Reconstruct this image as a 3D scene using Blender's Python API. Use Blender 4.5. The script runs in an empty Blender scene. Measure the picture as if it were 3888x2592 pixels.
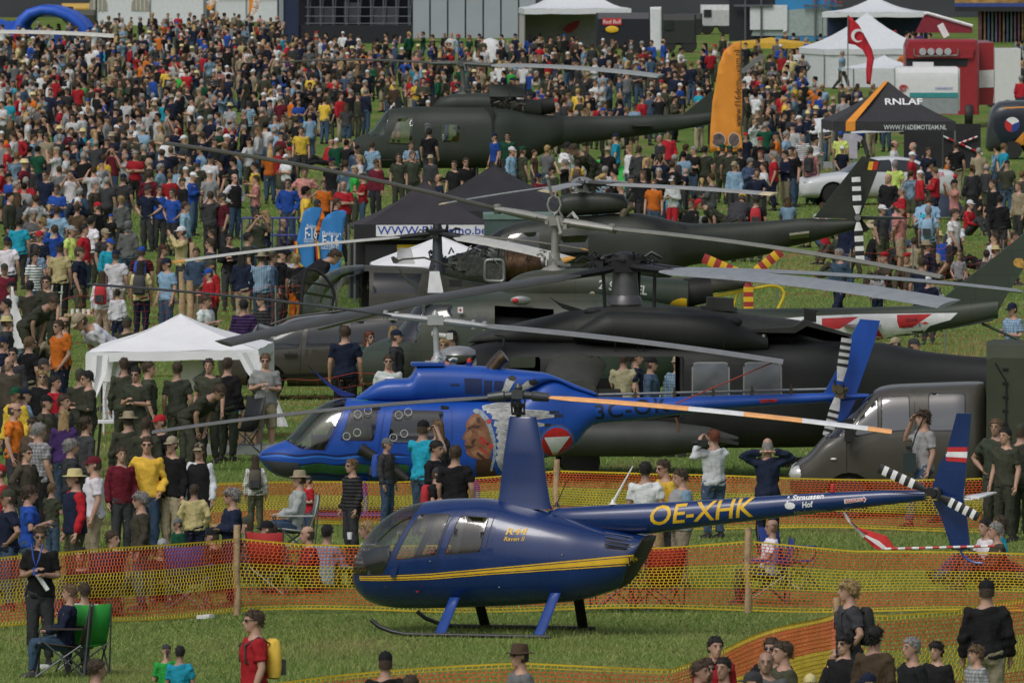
import bpy, bmesh, math, random
import numpy as np
from mathutils import Vector, Matrix
from mathutils.bvhtree import BVHTree
R = math.radians
rnd = random.Random(7)
S = bpy.context.scene
COL = S.collection
# ---------------------------------------------------------------- camera, sky, sun, exposure
CAM_H = 10.66
FPX = 51906.0                       # focal length in pixels of the 3888 px wide photograph
TILT = math.atan((1296 + 560.4) / FPX)
cd = bpy.data.cameras.new('camera')
cd.sensor_width = 36.0
cd.lens = 36.0 * FPX / 3888.0
cd.clip_start = 1.0
cd.clip_end = 6000
cd.dof.use_dof = True; cd.dof.focus_distance = 222.0; cd.dof.aperture_fstop = 15.0
cam = bpy.data.objects.new('camera', cd)
cam.location = (0, 0, CAM_H)
cam.rotation_euler = (math.pi / 2 - TILT, 0, 0)
COL.objects.link(cam)
S.camera = cam
SUN_EL, SUN_AZ = R(52), R(-150)      # azimuth measured from +Y (view direction) towards +X
w = bpy.data.worlds.new('World')
S.world = w
w.use_nodes = True
nt = w.node_tree
bgn = nt.nodes['Background']
sky = nt.nodes.new('ShaderNodeTexSky')
sky.sky_type = 'NISHITA'
sky.sun_disc = False
sky.sun_elevation = SUN_EL
sky.sun_rotation = SUN_AZ
sky.air_density = 1.0
sky.dust_density = 4.0
sky.ozone_density = 1.0
hsv = nt.nodes.new('ShaderNodeHueSaturation')
hsv.inputs['Saturation'].default_value = 0.5
nt.links.new(sky.outputs[0], hsv.inputs['Color'])
nt.links.new(hsv.outputs[0], bgn.inputs['Color'])
bgn.inputs['Strength'].default_value = 0.115
sl = bpy.data.lights.new('sun', 'SUN')
sl.energy = 1.1
sl.angle = R(24)
sl.color = (1.0, 0.975, 0.94)
so = bpy.data.objects.new('sun', sl)
sd = Vector((math.sin(SUN_AZ) * math.cos(SUN_EL), math.cos(SUN_AZ) * math.cos(SUN_EL), math.sin(SUN_EL)))
so.rotation_euler = sd.to_track_quat('Z', 'Y').to_euler()
so.location = (0, 100, 60)
COL.objects.link(so)
S.view_settings.view_transform = 'Standard'
S.view_settings.look = 'None'
S.view_settings.exposure = -0.1
S.view_settings.gamma = 1.0
S.cycles.max_bounces = 6
S.cycles.transparent_max_bounces = 16
# ---------------------------------------------------------------- photograph geometry -> place
CROP = {1: (0, 0, 1.8023), 2: (1300, 0, 1.8023), 3: (2588, 0, 1.8023), 4: (0, 860, 1.8023), 5: (1300, 860, 1.8023),
  6: (2588, 860, 1.8023), 7: (0, 1722, 1.8023), 8: (1300, 1722, 1.8023), 9: (2588, 1722, 1.8023),
  'A': (950, 1280, 1.96), 'B': (2100, 1180, 1.8816), 'C': (1100, 900, 1.96), 'E': (2200, 900, 1.96),
  'G': (1900, 560, 1.96), 'H': (1300, 180, 1.6221), 'D': (0, 0, 0.60494), 'F': (0, 0, 1.0)}
CT, ST = math.cos(TILT), math.sin(TILT)
def F(c, x, y):
 o = CROP[c]
 return o[0] + x / o[2], o[1] + y / o[2]
def ray(fx, fy):
 u, v = (fx - 1944) / FPX, -(fy - 1296) / FPX
 return Vector((u, CT + v * ST, -ST + v * CT))
def gp(c, x, y, h=0.0):
 "point at height h under the given pixel"
 d = ray(*F(c, x, y))
 t = (h - CAM_H) / d.z
 return Vector((d.x * t, d.y * t, h))
def at(c, x, y, Y):
 "point at depth Y under the given pixel"
 d = ray(*F(c, x, y))
 t = Y / d.y
 return Vector((d.x * t, Y, CAM_H + d.z * t))
def proj(p):
 v = Vector(p) - Vector((0, 0, CAM_H))
 dep = v.y * CT - v.z * ST
 up = v.y * ST + v.z * CT
 return 1944 + FPX * v.x / dep, 1296 - FPX * up / dep
class Frame:
 "local frame of a thing: origin on the ground, turned by yaw about z"
 def __init__(s, o, yaw):
  s.o = Vector(o); s.yaw = R(yaw); s.c = math.cos(s.yaw); s.s = math.sin(s.yaw)
 def loc(s, c, x, y, y0=0.0):
  d = ray(*F(c, x, y))
  cx, cy, cz = -s.o.x, -s.o.y, CAM_H - s.o.z
  ly0 = -cx * s.s + cy * s.c
  ld = -d.x * s.s + d.y * s.c
  t = (y0 - ly0) / ld
  wx, wy, wz = cx + d.x * t, cy + d.y * t, cz + d.z * t
  return wx * s.c + wy * s.s, wz
 def inv(s, p):
  q = Vector(p) - s.o
  return Vector((q.x * s.c + q.y * s.s, -q.x * s.s + q.y * s.c, q.z))
 def reach(s, hub, c, x, y, L, sign):
  "local point at horizontal distance L from local point hub that lies under the pixel; sign +1 away"
  hw = s.o + Vector((hub[0] * s.c - hub[1] * s.s, hub[0] * s.s + hub[1] * s.c, hub[2]))
  Y = hw.y
  for _ in range(12):
   p = at(c, x, y, Y)
   dx = p.x - hw.x
   k = max(-0.9995, min(0.9995, dx / L))
   Y = hw.y + sign * L * math.sqrt(1 - k * k)
  return s.inv(at(c, x, y, Y))
# ---------------------------------------------------------------- materials
MATS = {}
def mat(name, col, rough=0.6, metal=0.0, var=0.12, scale=6.0, bump=0.0, coat=0.0, col2=None, objcol=False, spec=0.5, bscale=None, panel=0.0):
 if name in MATS: return MATS[name]
 m = bpy.data.materials.new(name)
 m.use_nodes = True
 n, l = m.node_tree.nodes, m.node_tree.links
 b = n['Principled BSDF']
 b.inputs['Roughness'].default_value = rough
 b.inputs['Metallic'].default_value = metal
 b.inputs['Specular IOR Level'].default_value = spec
 if coat: b.inputs['Coat Weight'].default_value = coat; b.inputs['Coat Roughness'].default_value = 0.08
 tc = n.new('ShaderNodeTexCoord')
 no = n.new('ShaderNodeTexNoise')
 no.inputs['Scale'].default_value = scale
 no.inputs['Detail'].default_value = 6
 l.new(tc.outputs['Object'], no.inputs['Vector'])
 mx = n.new('ShaderNodeMix'); mx.data_type = 'RGBA'
 cr = n.new('ShaderNodeMapRange')
 cr.inputs['From Min'].default_value = 0.3; cr.inputs['From Max'].default_value = 0.7
 l.new(no.outputs['Fac'], cr.inputs['Value'])
 l.new(cr.outputs[0], mx.inputs[0])
 if objcol:
  oi = n.new('ShaderNodeObjectInfo')
  hs = n.new('ShaderNodeHueSaturation'); hs.inputs['Value'].default_value = 1 - var * 2
  l.new(oi.outputs['Color'], hs.inputs['Color'])
  l.new(hs.outputs[0], mx.inputs[6]); l.new(oi.outputs['Color'], mx.inputs[7])
 else:
  c2 = col2 or tuple(min(1, c * (1 + var)) for c in col)
  c1 = col if col2 else tuple(c * (1 - var) for c in col)
  mx.inputs[6].default_value = (*c1, 1); mx.inputs[7].default_value = (*c2, 1)
 res = mx.outputs[2]
 if panel:                                        # fine sheet joints and streaked wear of aircraft skin
  mp = n.new('ShaderNodeMapping'); mp.inputs['Rotation'].default_value = (math.pi / 2, 0, 0); l.new(tc.outputs['Object'], mp.inputs['Vector'])
  bk = n.new('ShaderNodeTexBrick'); bk.offset = 0.37; bk.squash = 0.8; bk.squash_frequency = 3
  for k_, v_ in (('Scale', 1.0), ('Mortar Size', 0.006), ('Mortar Smooth', 0.3), ('Brick Width', 0.78), ('Row Height', 0.46)): bk.inputs[k_].default_value = v_
  bk.inputs['Color1'].default_value = (1, 1, 1, 1); bk.inputs['Color2'].default_value = (.82, .82, .82, 1); bk.inputs['Mortar'].default_value = (.35, .35, .35, 1); l.new(mp.outputs[0], bk.inputs['Vector'])
  mu = n.new('ShaderNodeMix'); mu.data_type = 'RGBA'; mu.blend_type = 'MULTIPLY'; mu.inputs[0].default_value = panel; l.new(res, mu.inputs[6]); l.new(bk.outputs['Color'], mu.inputs[7]); res = mu.outputs[2]
  rr = n.new('ShaderNodeMapRange'); rr.inputs['To Min'].default_value = rough - .12; rr.inputs['To Max'].default_value = rough + .2; l.new(no.outputs['Fac'], rr.inputs['Value']); l.new(rr.outputs[0], b.inputs['Roughness'])
 l.new(res, b.inputs['Base Color'])
 if bump:
  bp = n.new('ShaderNodeBump'); bp.inputs['Strength'].default_value = bump; bp.inputs['Distance'].default_value = 0.02
  n2 = n.new('ShaderNodeTexNoise'); n2.inputs['Scale'].default_value = bscale or scale * 4; n2.inputs['Detail'].default_value = 5
  l.new(tc.outputs['Object'], n2.inputs['Vector']); l.new(n2.outputs['Fac'], bp.inputs['Height'])
  l.new(bp.outputs[0], b.inputs['Normal'])
 MATS[name] = m
 return m
def glass(name, tint=(0.5, 0.55, 0.58), refl=0.07):
 if name in MATS: return MATS[name]
 m = bpy.data.materials.new(name); m.use_nodes = True
 n, l = m.node_tree.nodes, m.node_tree.links
 n.remove(n['Principled BSDF'])
 tr = n.new('ShaderNodeBsdfTransparent'); tr.inputs[0].default_value = (*tint, 1)
 gl = n.new('ShaderNodeBsdfGlossy'); gl.inputs['Roughness'].default_value = 0.06
 lw = n.new('ShaderNodeLayerWeight'); lw.inputs[0].default_value = 0.5
 mr = n.new('ShaderNodeMapRange'); mr.inputs['To Min'].default_value = refl; mr.inputs['To Max'].default_value = 0.7
 mx = n.new('ShaderNodeMixShader')
 l.new(lw.outputs['Fresnel'], mr.inputs['Value']); l.new(mr.outputs[0], mx.inputs[0])
 l.new(tr.outputs[0], mx.inputs[1]); l.new(gl.outputs[0], mx.inputs[2])
 l.new(mx.outputs[0], n['Material Output'].inputs['Surface'])
 MATS[name] = m
 return m
def sc(r, g, b):
 "sRGB 0-255 seen in the photograph to linear"
 return tuple(((v / 255 + 0.055) / 1.055) ** 2.4 if v > 10 else v / 3294 for v in (r, g, b))
# ---------------------------------------------------------------- mesh helpers
class MB:
 def __init__(s): s.v = []; s.f = []; s.m = []; s.mi = 0
 def add(s, vs, fs):
  o = len(s.v); s.v += [tuple(p) for p in vs]
  s.f += [tuple(i + o for i in f) for f in fs]; s.m += [s.mi] * len(fs)
  return s
 def box(s, c, d, rz=0, rx=0, ry=0):
  M = Matrix.Rotation(rz, 3, 'Z') @ Matrix.Rotation(ry, 3, 'Y') @ Matrix.Rotation(rx, 3, 'X')
  c = Vector(c)
  vs = [c + M @ Vector((i * d[0] / 2, j * d[1] / 2, k * d[2] / 2)) for k in (-1, 1) for j in (-1, 1) for i in (-1, 1)]
  return s.add(vs, [(0, 2, 3, 1), (4, 5, 7, 6), (0, 1, 5, 4), (2, 6, 7, 3), (0, 4, 6, 2), (1, 3, 7, 5)])
 def loft(s, rings, caps=True, closed=True):
  n = len(rings[0]); vs = [p for r in rings for p in r]; fs = []
  for i in range(len(rings) - 1):
   for j in range(n if closed else n - 1):
    k = (j + 1) % n
    fs.append((i * n + j, i * n + k, (i + 1) * n + k, (i + 1) * n + j))
  if caps and closed:
   fs.append(tuple(range(n - 1, -1, -1))); fs.append(tuple((len(rings) - 1) * n + j for j in range(n)))
  return s.add(vs, fs)
 def tube(s, pts, r, n=8, caps=True, flat=1.0):
  pts = [Vector(p) for p in pts]
  rs = r if isinstance(r, (list, tuple)) else [r] * len(pts)
  up = None; rings = []
  for i, p in enumerate(pts):
   t = (pts[min(i + 1, len(pts) - 1)] - pts[max(i - 1, 0)])
   t = t.normalized() if t.length > 1e-9 else Vector((0, 0, 1))
   if up is None: up = Vector((0, 0, 1)) if abs(t.z) < 0.95 else Vector((0, 1, 0))
   a = t.cross(up)
   if a.length < 1e-6: up = Vector((1, 0, 0)); a = t.cross(up)
   a.normalize(); b = a.cross(t); up = b
   rings.append([p + a * (math.cos(2 * math.pi * k / n) * rs[i]) + b * (math.sin(2 * math.pi * k / n) * rs[i] * flat) for k in range(n)])
  return s.loft(rings, caps)
 def prism(s, poly, y0, y1):
  "polygon in x,z pushed along y"
  n = len(poly)
  vs = [(p[0], y0, p[1]) for p in poly] + [(p[0], y1, p[1]) for p in poly]
  return s.add(vs, [tuple(range(n)), tuple(range(2 * n - 1, n - 1, -1))] + [(i, i + n, (i + 1) % n + n, (i + 1) % n) for i in range(n)])
 def lathe(s, prof, c, ax='z', n=16):
  "prof: list of (r, h) along axis ax at c"
  rings = []
  for r, h in prof:
   ring = []
   for k in range(n):
    a = 2 * math.pi * k / n; u, v = r * math.cos(a), r * math.sin(a)
    ring.append({'z': (c[0] + u, c[1] + v, c[2] + h), 'x': (c[0] + h, c[1] + u, c[2] + v), 'y': (c[0] + v, c[1] + h, c[2] + u)}[ax])
   rings.append(ring)
  return s.loft(rings)
 def ball(s, c, r, n=10, k=6):
  r = r if isinstance(r, (tuple, list)) else (r, r, r)
  rings = []
  for i in range(k + 1):
   a = -math.pi / 2 + math.pi * i / k; q = max(0.02, math.cos(a))
   rings.append([(c[0] + r[0] * q * math.cos(2 * math.pi * j / n), c[1] + r[1] * q * math.sin(2 * math.pi * j / n), c[2] + r[2] * math.sin(a)) for j in range(n)])
  return s.loft(rings)
 def mesh(s, name, smooth=True, ang=0.7):
  me = bpy.data.meshes.new(name)
  me.from_pydata(s.v, [], s.f)
  if any(s.m): me.polygons.foreach_set('material_index', s.m)
  return finish(me, smooth, ang)
 def build(s, name, m, parent=None, smooth=True, ang=0.7):
  return obj(name, s.mesh(name, smooth, ang), m, parent)
def finish(me, smooth=True, ang=0.7):
 bm = bmesh.new(); bm.from_mesh(me)
 bmesh.ops.recalc_face_normals(bm, faces=bm.faces)
 bm.to_mesh(me); bm.free()
 if smooth:
  me.polygons.foreach_set('use_smooth', [True] * len(me.polygons))
  me.set_sharp_from_angle(angle=ang)
 return me
def obj(name, me, m, parent=None):
 o = bpy.data.objects.new(name, me)
 if m is not None and me is not None:
  if not me.materials:
   for q in (m if isinstance(m, (list, tuple)) else [m]): me.materials.append(q)
 COL.objects.link(o)
 if parent is not None: o.parent = parent
 return o
def tag(o, label, cat, group=None):
 o['label'] = label; o['category'] = cat
 if group: o['group'] = group
 return o
def thing(name, label, cat, loc=(0, 0, 0), rz=0, group=None):
 o = bpy.data.objects.new(name, None)
 o.empty_display_size = 0.2
 COL.objects.link(o); o.location = loc; o.rotation_euler = (0, 0, rz)
 return tag(o, label, cat, group)
def struct(o): o['kind'] = 'structure'; return o
def pch(pts):
 "smooth monotone interpolation through (x, value) points"
 pts = sorted(pts); xs = np.array([p[0] for p in pts], float); ys = np.array([p[1] for p in pts], float)
 d = np.diff(ys) / np.diff(xs)
 m = np.zeros(len(xs)); m[0] = d[0]; m[-1] = d[-1]
 for i in range(1, len(xs) - 1):
  if d[i - 1] * d[i] > 0:
   h0, h1 = xs[i] - xs[i - 1], xs[i + 1] - xs[i]
   w1, w2 = 2 * h1 + h0, h1 + 2 * h0
   m[i] = (w1 + w2) / (w1 / d[i - 1] + w2 / d[i])
 def f(x):
  x = min(max(x, xs[0]), xs[-1]); i = min(int(np.searchsorted(xs, x, 'right')) - 1, len(xs) - 2)
  h = xs[i + 1] - xs[i]; t = (x - xs[i]) / h
  return float(ys[i] * (1 + 2 * t) * (1 - t) ** 2 + m[i] * h * t * (1 - t) ** 2 + ys[i + 1] * t * t * (3 - 2 * t) + m[i + 1] * h * t * t * (t - 1))
 return f
def hull(top, bot, wid, ex, x0, x1, nx=60, nr=36, zf=0.45, endbias=0.0, extra=()):
 "closed loft along x; top/bot/wid/ex are (x,value) lists. returns bmesh"
 T, B, W = pch(top), pch(bot), pch(wid)
 E = pch(ex) if isinstance(ex, list) else (lambda x: ex)
 Z = pch(zf) if isinstance(zf, list) else (lambda x: zf)
 us = [i / nx for i in range(nx + 1)]
 xs = [x0 + (x1 - x0) * (u if not endbias else (1 - endbias) * u + endbias * u * u * (2 - u) ) for u in us]
 xs = sorted(set(xs) | set(extra))
 rings = []
 for x in xs:
  t, b, ww, e = T(x), B(x), max(W(x), 0.004), E(x)
  mid = b + Z(x) * (t - b); r = []
  for k in range(nr):
   a = 2 * math.pi * k / nr; c, s_ = math.cos(a), math.sin(a)
   yy = ww * math.copysign(abs(c) ** (2 / e), c)
   q = math.copysign(abs(s_) ** (2 / e), s_)
   r.append((x, yy, mid + q * ((t - mid) if q > 0 else (mid - b))))
  rings.append(r)
 mb = MB(); mb.loft(rings)
 bm = bmesh.new()
 vs = [bm.verts.new(p) for p in mb.v]
 for f in mb.f:
  try: bm.faces.new([vs[i] for i in f])
  except ValueError: pass
 bmesh.ops.recalc_face_normals(bm, faces=bm.faces)
 return bm
def pip(x, z, P):
 r = False; j = len(P) - 1
 for i in range(len(P)):
  if (P[i][1] > z) != (P[j][1] > z) and x < (P[j][0] - P[i][0]) * (z - P[i][1]) / (P[j][1] - P[i][1]) + P[i][0]: r = not r
  j = i
 return r
def rpoly(P, r, k=3):
 "round the corners of a polygon"
 out = []; n = len(P)
 for i in range(n):
  a, b, c = Vector(P[i - 1]), Vector(P[i]), Vector(P[(i + 1) % n])
  d1, d2 = (a - b), (c - b)
  q = min(r, d1.length * 0.45, d2.length * 0.45)
  p1, p2 = b + d1.normalized() * q, b + d2.normalized() * q
  for j in range(k + 1):
   t = j / k
   out.append(tuple(p1 * (1 - t) ** 2 + b * 2 * t * (1 - t) + p2 * t * t))
 return out
def carve(bm, poly, side=0):
 "cut the polygon (x,z) out of the shell; side -1 near, +1 far, 0 both. returns mesh data of the piece"
 xs = [p[0] for p in poly]; zs = [p[1] for p in poly]
 X0, X1, Z0, Z1 = min(xs) - .02, max(xs) + .02, min(zs) - .02, max(zs) + .02
 def near():
  r = []
  for f in bm.faces:
   c = f.calc_center_median()
   if side and c.y * side < 0: continue
   fx = [v.co.x for v in f.verts]; fz = [v.co.z for v in f.verts]
   if max(fx) < X0 or min(fx) > X1 or max(fz) < Z0 or min(fz) > Z1: continue
   r.append(f)
  return r
 for i in range(len(poly)):
  a, b = poly[i], poly[(i + 1) % len(poly)]
  no = Vector((b[1] - a[1], 0, -(b[0] - a[0])))
  if no.length < 1e-6: continue
  fs = near(); g = set(fs)
  for f in fs: g.update(f.edges); g.update(f.verts)
  bmesh.ops.bisect_plane(bm, geom=list(g), dist=1e-5, plane_co=(a[0], 0, a[1]), plane_no=no.normalized())
 ins = []
 for f in near():
  c = f.calc_center_median()
  if pip(c.x, c.z, poly): ins.append(f)
 idx = {}; vs = []; fs = []
 for f in ins:
  q = []
  for v in f.verts:
   if v not in idx: idx[v] = len(vs); vs.append(tuple(v.co))
   q.append(idx[v])
  fs.append(tuple(q))
 bmesh.ops.delete(bm, geom=ins, context='FACES')
 return vs, fs
def shell(name, vf, m, parent, inset=0.0, push=0.0, sealm=None, sealname='window_seal'):
 bm = bmesh.new()
 vs = [bm.verts.new(p) for p in vf[0]]
 for f in vf[1]:
  try: bm.faces.new([vs[i] for i in f])
  except ValueError: pass
 bmesh.ops.recalc_face_normals(bm, faces=bm.faces)
 rim = None
 if inset and bm.faces:
  res = bmesh.ops.inset_region(bm, faces=bm.faces[:], thickness=inset, use_even_offset=True, use_boundary=True)
  rim = res['faces']
 if push:
  bm.normal_update()
  for v in bm.verts: v.co += v.normal * push
 o = None
 if rim and sealm:
  idx = {}; sv = []; sf = []
  for f in rim:
   q = []
   for v in f.verts:
    if v not in idx: idx[v] = len(sv); sv.append(tuple(v.co))
    q.append(idx[v])
   sf.append(tuple(q))
  bmesh.ops.delete(bm, geom=rim, context='FACES')
 me = bpy.data.meshes.new(name); bm.to_mesh(me); bm.free()
 me.polygons.foreach_set('use_smooth', [True] * len(me.polygons))
 o = obj(name, me, m, parent)
 if rim and sealm:
  me2 = bpy.data.meshes.new(sealname); me2.from_pydata(sv, [], sf)
  me2.polygons.foreach_set('use_smooth', [True] * len(me2.polygons))
  obj(sealname, me2, sealm, o)
 return o
def bm_obj(name, bm, m, parent, ang=0.6, keep=False):
 me = bpy.data.meshes.new(name); bm.to_mesh(me)
 if not keep: bm.free()
 me.polygons.foreach_set('use_smooth', [True] * len(me.polygons)); me.set_sharp_from_angle(angle=ang)
 return obj(name, me, m, parent)
def tri2d(P):
 from mathutils.geometry import tessellate_polygon
 return tessellate_polygon([[Vector((p[0], p[1], 0)) for p in P]])
def decal(name, polys, bvh, m, parent, off=0.004, step=0.08, side=-1, tris=None):
 "flat shapes (x,z polygons) laid on the near side of a body. tris: ready (verts, faces)"
 bm = bmesh.new()
 if tris:
  vs = [bm.verts.new((p[0], 0, p[1])) for p in tris[0]]
  for f in tris[1]:
   try: bm.faces.new([vs[i] for i in f])
   except ValueError: pass
 else:
  for P in polys:
   vs = [bm.verts.new((p[0], 0, p[1])) for p in P]
   for t in tri2d(P):
    try: bm.faces.new([vs[i] for i in t])
    except ValueError: pass
 if not bm.verts: bm.free(); return None
 xs = [v.co.x for v in bm.verts]; zs = [v.co.z for v in bm.verts]
 for ax, lo, hi in ((0, min(xs), max(xs)), (2, min(zs), max(zs))):
  k = lo + step
  while k < hi:
   co = Vector((0, 0, 0)); co[ax] = k; no = Vector((0, 0, 0)); no[ax] = 1
   bmesh.ops.bisect_plane(bm, geom=bm.verts[:] + bm.edges[:] + bm.faces[:], dist=1e-5, plane_co=co, plane_no=no)
   k += step
 last = 0; bad = []
 for v in bm.verts:
  h = bvh.ray_cast(Vector((v.co.x, 6.0 * side, v.co.z)), Vector((0, -side, 0)))
  if h[0] is None: bad.append(v)
  else:
   nrm = h[1] if h[1].y * side > 0 else -h[1]
   v.co = h[0] + Vector((0, side * off, 0)) + nrm * 0.001
 if bad: bmesh.ops.delete(bm, geom=bad, context='VERTS')
 me = bpy.data.meshes.new(name); bm.to_mesh(me); bm.free()
 me.polygons.foreach_set('use_smooth', [True] * len(me.polygons))
 return obj(name, me, m, parent)
def textmesh(s, bold=0.0, shear=0.0, space=1.0):
 "letters as flat (verts, faces), scaled so that width and cap height are 1"
 c = bpy.data.curves.new('lettering', 'FONT'); c.body = s; c.size = 1.0; c.offset = bold; c.shear = shear
 c.space_character = space; c.resolution_u = 3
 o = bpy.data.objects.new('lettering', c); me = o.to_mesh()
 vs = [(v.co.x, v.co.y) for v in me.vertices]; fs = [tuple(p.vertices) for p in me.polygons]
 o.to_mesh_clear(); bpy.data.objects.remove(o); bpy.data.curves.remove(c)
 x0 = min(v[0] for v in vs); x1 = max(v[0] for v in vs); y1 = max(v[1] for v in vs); y0 = min(v[1] for v in vs)
 return [((x - x0) / (x1 - x0), (y - y0) / (y1 - y0)) for x, y in vs], fs
def text_tris(s, p0, p1, h, bold=0.0, shear=0.0, space=1.0):
 "letters on the line p0-p1 (x,z), height h"
 vs, fs = textmesh(s, bold, shear, space)
 a, b = Vector(p0), Vector(p1); u = b - a; n = Vector((-u.y, u.x)).normalized()
 if n.y < 0: n = -n
 return [tuple(a + u * x + n * (h * y)) for x, y in vs], fs
def flat_text(name, s, o3, ux, uz, h, m, parent=None, bold=0.0, shear=0.0, space=1.0):
 "letters in space: origin o3, vector ux spans the line, uz unit up"
 vs, fs = textmesh(s, bold, shear, space)
 o3, ux, uz = Vector(o3), Vector(ux), Vector(uz).normalized()
 me = bpy.data.meshes.new(name)
 me.from_pydata([tuple(o3 + ux * x + uz * (h * y)) for x, y in vs], [], fs)
 return obj(name, me, m, parent)
def bvh_of(bm): return BVHTree.FromBMesh(bm)
def copy_tree(o, parent=None):
 c = o.copy(); COL.objects.link(c); c.parent = parent
 for ch in list(o.children): copy_tree(ch, c)
 return c
def blade(name, root, tip, chord, m, parent, pitch=0.1, droop=0.15, thick=0.028, bands=None, taper=1.0, cut=0.0):
 "rotor blade; bands: list of (t0,t1,material) children pieces along the span"
 root, tip = Vector(root), Vector(tip)
 u = (tip - root); L = u.length; d = u.normalized()
 ch = Vector((0, 0, 1)).cross(d).normalized()
 if ch.y > 0: ch = -ch                                # leading side towards the viewer
 up = d.cross(ch); up = up if up.z > 0 else -up
 c_, s_ = math.cos(pitch), math.sin(pitch)
 cv = ch * c_ - up * s_; nv = ch * s_ + up * c_
 prof = [(-0.5, 0), (-0.42, .5), (-0.2, .8), (0.1, .7), (0.5, .08), (0.5, -.08), (0.1, -.5), (-0.2, -.6), (-0.42, -.4)]
 def ring(t):
  p = root + u * t + Vector((0, 0, 1)) * (droop * (4 * t * (1 - t)) * 0.8)
  k = chord * (1 - (1 - taper) * t)
  k *= 1 if t > 0.06 else 0.45 + 9 * t
  return [p + cv * (-a * k) + nv * (b * thick) for a, b in prof]
 segs = bands or [(0, 1, m)]
 first = None
 for t0, t1, mm in segs:
  n = max(2, int(14 * (t1 - t0)) + 1)
  mb = MB(); mb.loft([ring(t0 + (t1 - t0) * i / n) for i in range(n + 1)])
  o = mb.build(name if first is None else 'painted_band', mm, parent if first is None else first, ang=0.9)
  if first is None: first = o
 return first
# ---------------------------------------------------------------- shared materials
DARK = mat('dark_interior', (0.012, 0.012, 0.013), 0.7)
RUBBER = mat('black_rubber', (0.015, 0.015, 0.015), 0.6)
GREYM = mat('grey_metal', (0.22, 0.23, 0.23), 0.4, 0.5, scale=20)
STEEL = mat('steel', (0.4, 0.4, 0.4), 0.35, 0.9, scale=20)
BLACKM = mat('black_metal', (0.02, 0.02, 0.022), 0.45, 0.3, scale=20)
GL = glass('clear_glazing', (0.72, 0.76, 0.78), 0.045)
GLD = glass('tinted_glazing', (0.3, 0.33, 0.34), 0.04)
WHITEP = mat('white_paint', (0.75, 0.76, 0.77), 0.45)
YELLOWP = mat('yellow_paint', (0.72, 0.44, 0.02), 0.4)
BLACKP = mat('black_paint', (0.012, 0.012, 0.014), 0.5)
REDP = mat('red_paint', (0.5, 0.02, 0.025), 0.45)
# ---------------------------------------------------------------- people: one continuous body per pose, clothing as children
SKINM = mat('skin', (.45, .27, .19), .55, var=.06, scale=12, objcol=True); CLOTH = mat('cloth', (.5,) * 3, .9, var=.08, scale=5, objcol=True, bump=1.0, bscale=13, spec=.2)
HAIRM = mat('hair', (.1,) * 3, .7, var=.2, scale=40, objcol=True, bump=.8, bscale=90)
def pattern_mat(name, kind):
 m = bpy.data.materials.new(name); m.use_nodes = True; n, l = m.node_tree.nodes, m.node_tree.links; b = n['Principled BSDF']; b.inputs['Roughness'].default_value = .9; b.inputs['Specular IOR Level'].default_value = .2
 tc = n.new('ShaderNodeTexCoord'); oi = n.new('ShaderNodeObjectInfo'); prev = None
 for ax, sc_ in ((('Z', 11.), ('X', 11.)) if kind == 'check' else (('Z', 9.),)):
  wv = n.new('ShaderNodeTexWave'); wv.bands_direction = ax; wv.inputs['Scale'].default_value = sc_ * .55; wv.inputs['Distortion'].default_value = .6; l.new(tc.outputs['Object'], wv.inputs['Vector'])
  r = n.new('ShaderNodeMapRange'); r.inputs['From Min'].default_value = .55; r.inputs['From Max'].default_value = .65; l.new(wv.outputs['Fac'], r.inputs['Value'])
  mx = n.new('ShaderNodeMix'); mx.data_type = 'RGBA'; l.new(r.outputs[0], mx.inputs[0])
  if prev is None: l.new(oi.outputs['Color'], mx.inputs[6])
  else: l.new(prev, mx.inputs[6])
  hs = n.new('ShaderNodeHueSaturation'); hs.inputs['Value'].default_value = .35 if kind == 'check' else .2; hs.inputs['Saturation'].default_value = .8; l.new(oi.outputs['Color'], hs.inputs['Color']); l.new(hs.outputs[0], mx.inputs[7])
  if kind == 'check': mm = n.new('ShaderNodeMath'); mm.operation = 'MULTIPLY'; mm.inputs[1].default_value = .6; l.new(r.outputs[0], mm.inputs[0]); l.new(mm.outputs[0], mx.inputs[0])
  prev = mx.outputs[2]
 l.new(prev, b.inputs['Base Color']); return m
CHECK, STRIPE = pattern_mat('checked_cloth', 'check'), pattern_mat('striped_cloth', 'stripe')
def tnoise(p, a, f):
 return a * (math.sin(p[0] * f + p[2] * f * .7) * math.sin(p[1] * f * 1.3 + 1.1) + .6 * math.sin(p[2] * f * 1.7 + p[0] * f * .6 + 2))
def remesh(mb, vox, ratio, smooth=3, wob=0.0, freq=20):
 me = bpy.data.meshes.new('tmp'); me.from_pydata(mb.v, [], mb.f); finish(me, False)
 o = bpy.data.objects.new('tmp', me); COL.objects.link(o)
 r = o.modifiers.new('r', 'REMESH'); r.mode = 'VOXEL'; r.voxel_size = vox; r.use_smooth_shade = True
 s = o.modifiers.new('s', 'SMOOTH'); s.factor = .5; s.iterations = smooth
 d = o.modifiers.new('d', 'DECIMATE'); d.ratio = ratio
 dg = bpy.context.evaluated_depsgraph_get(); ev = o.evaluated_get(dg); out = bpy.data.meshes.new_from_object(ev)
 bpy.data.objects.remove(o); bpy.data.meshes.remove(me)
 if wob:
  n_ = [v.normal.copy() for v in out.vertices]
  for v, q in zip(out.vertices, n_): v.co += q * tnoise(v.co, wob, freq)
 out.polygons.foreach_set('use_smooth', [True] * len(out.polygons))
 return out
def ell(c, a, b, M=None, n=14, yo=0):
 return [Vector((c[0] + a * math.cos(2 * math.pi * k / n), c[1] + yo + b * math.sin(2 * math.pi * k / n), c[2])) for k in range(n)]
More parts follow.
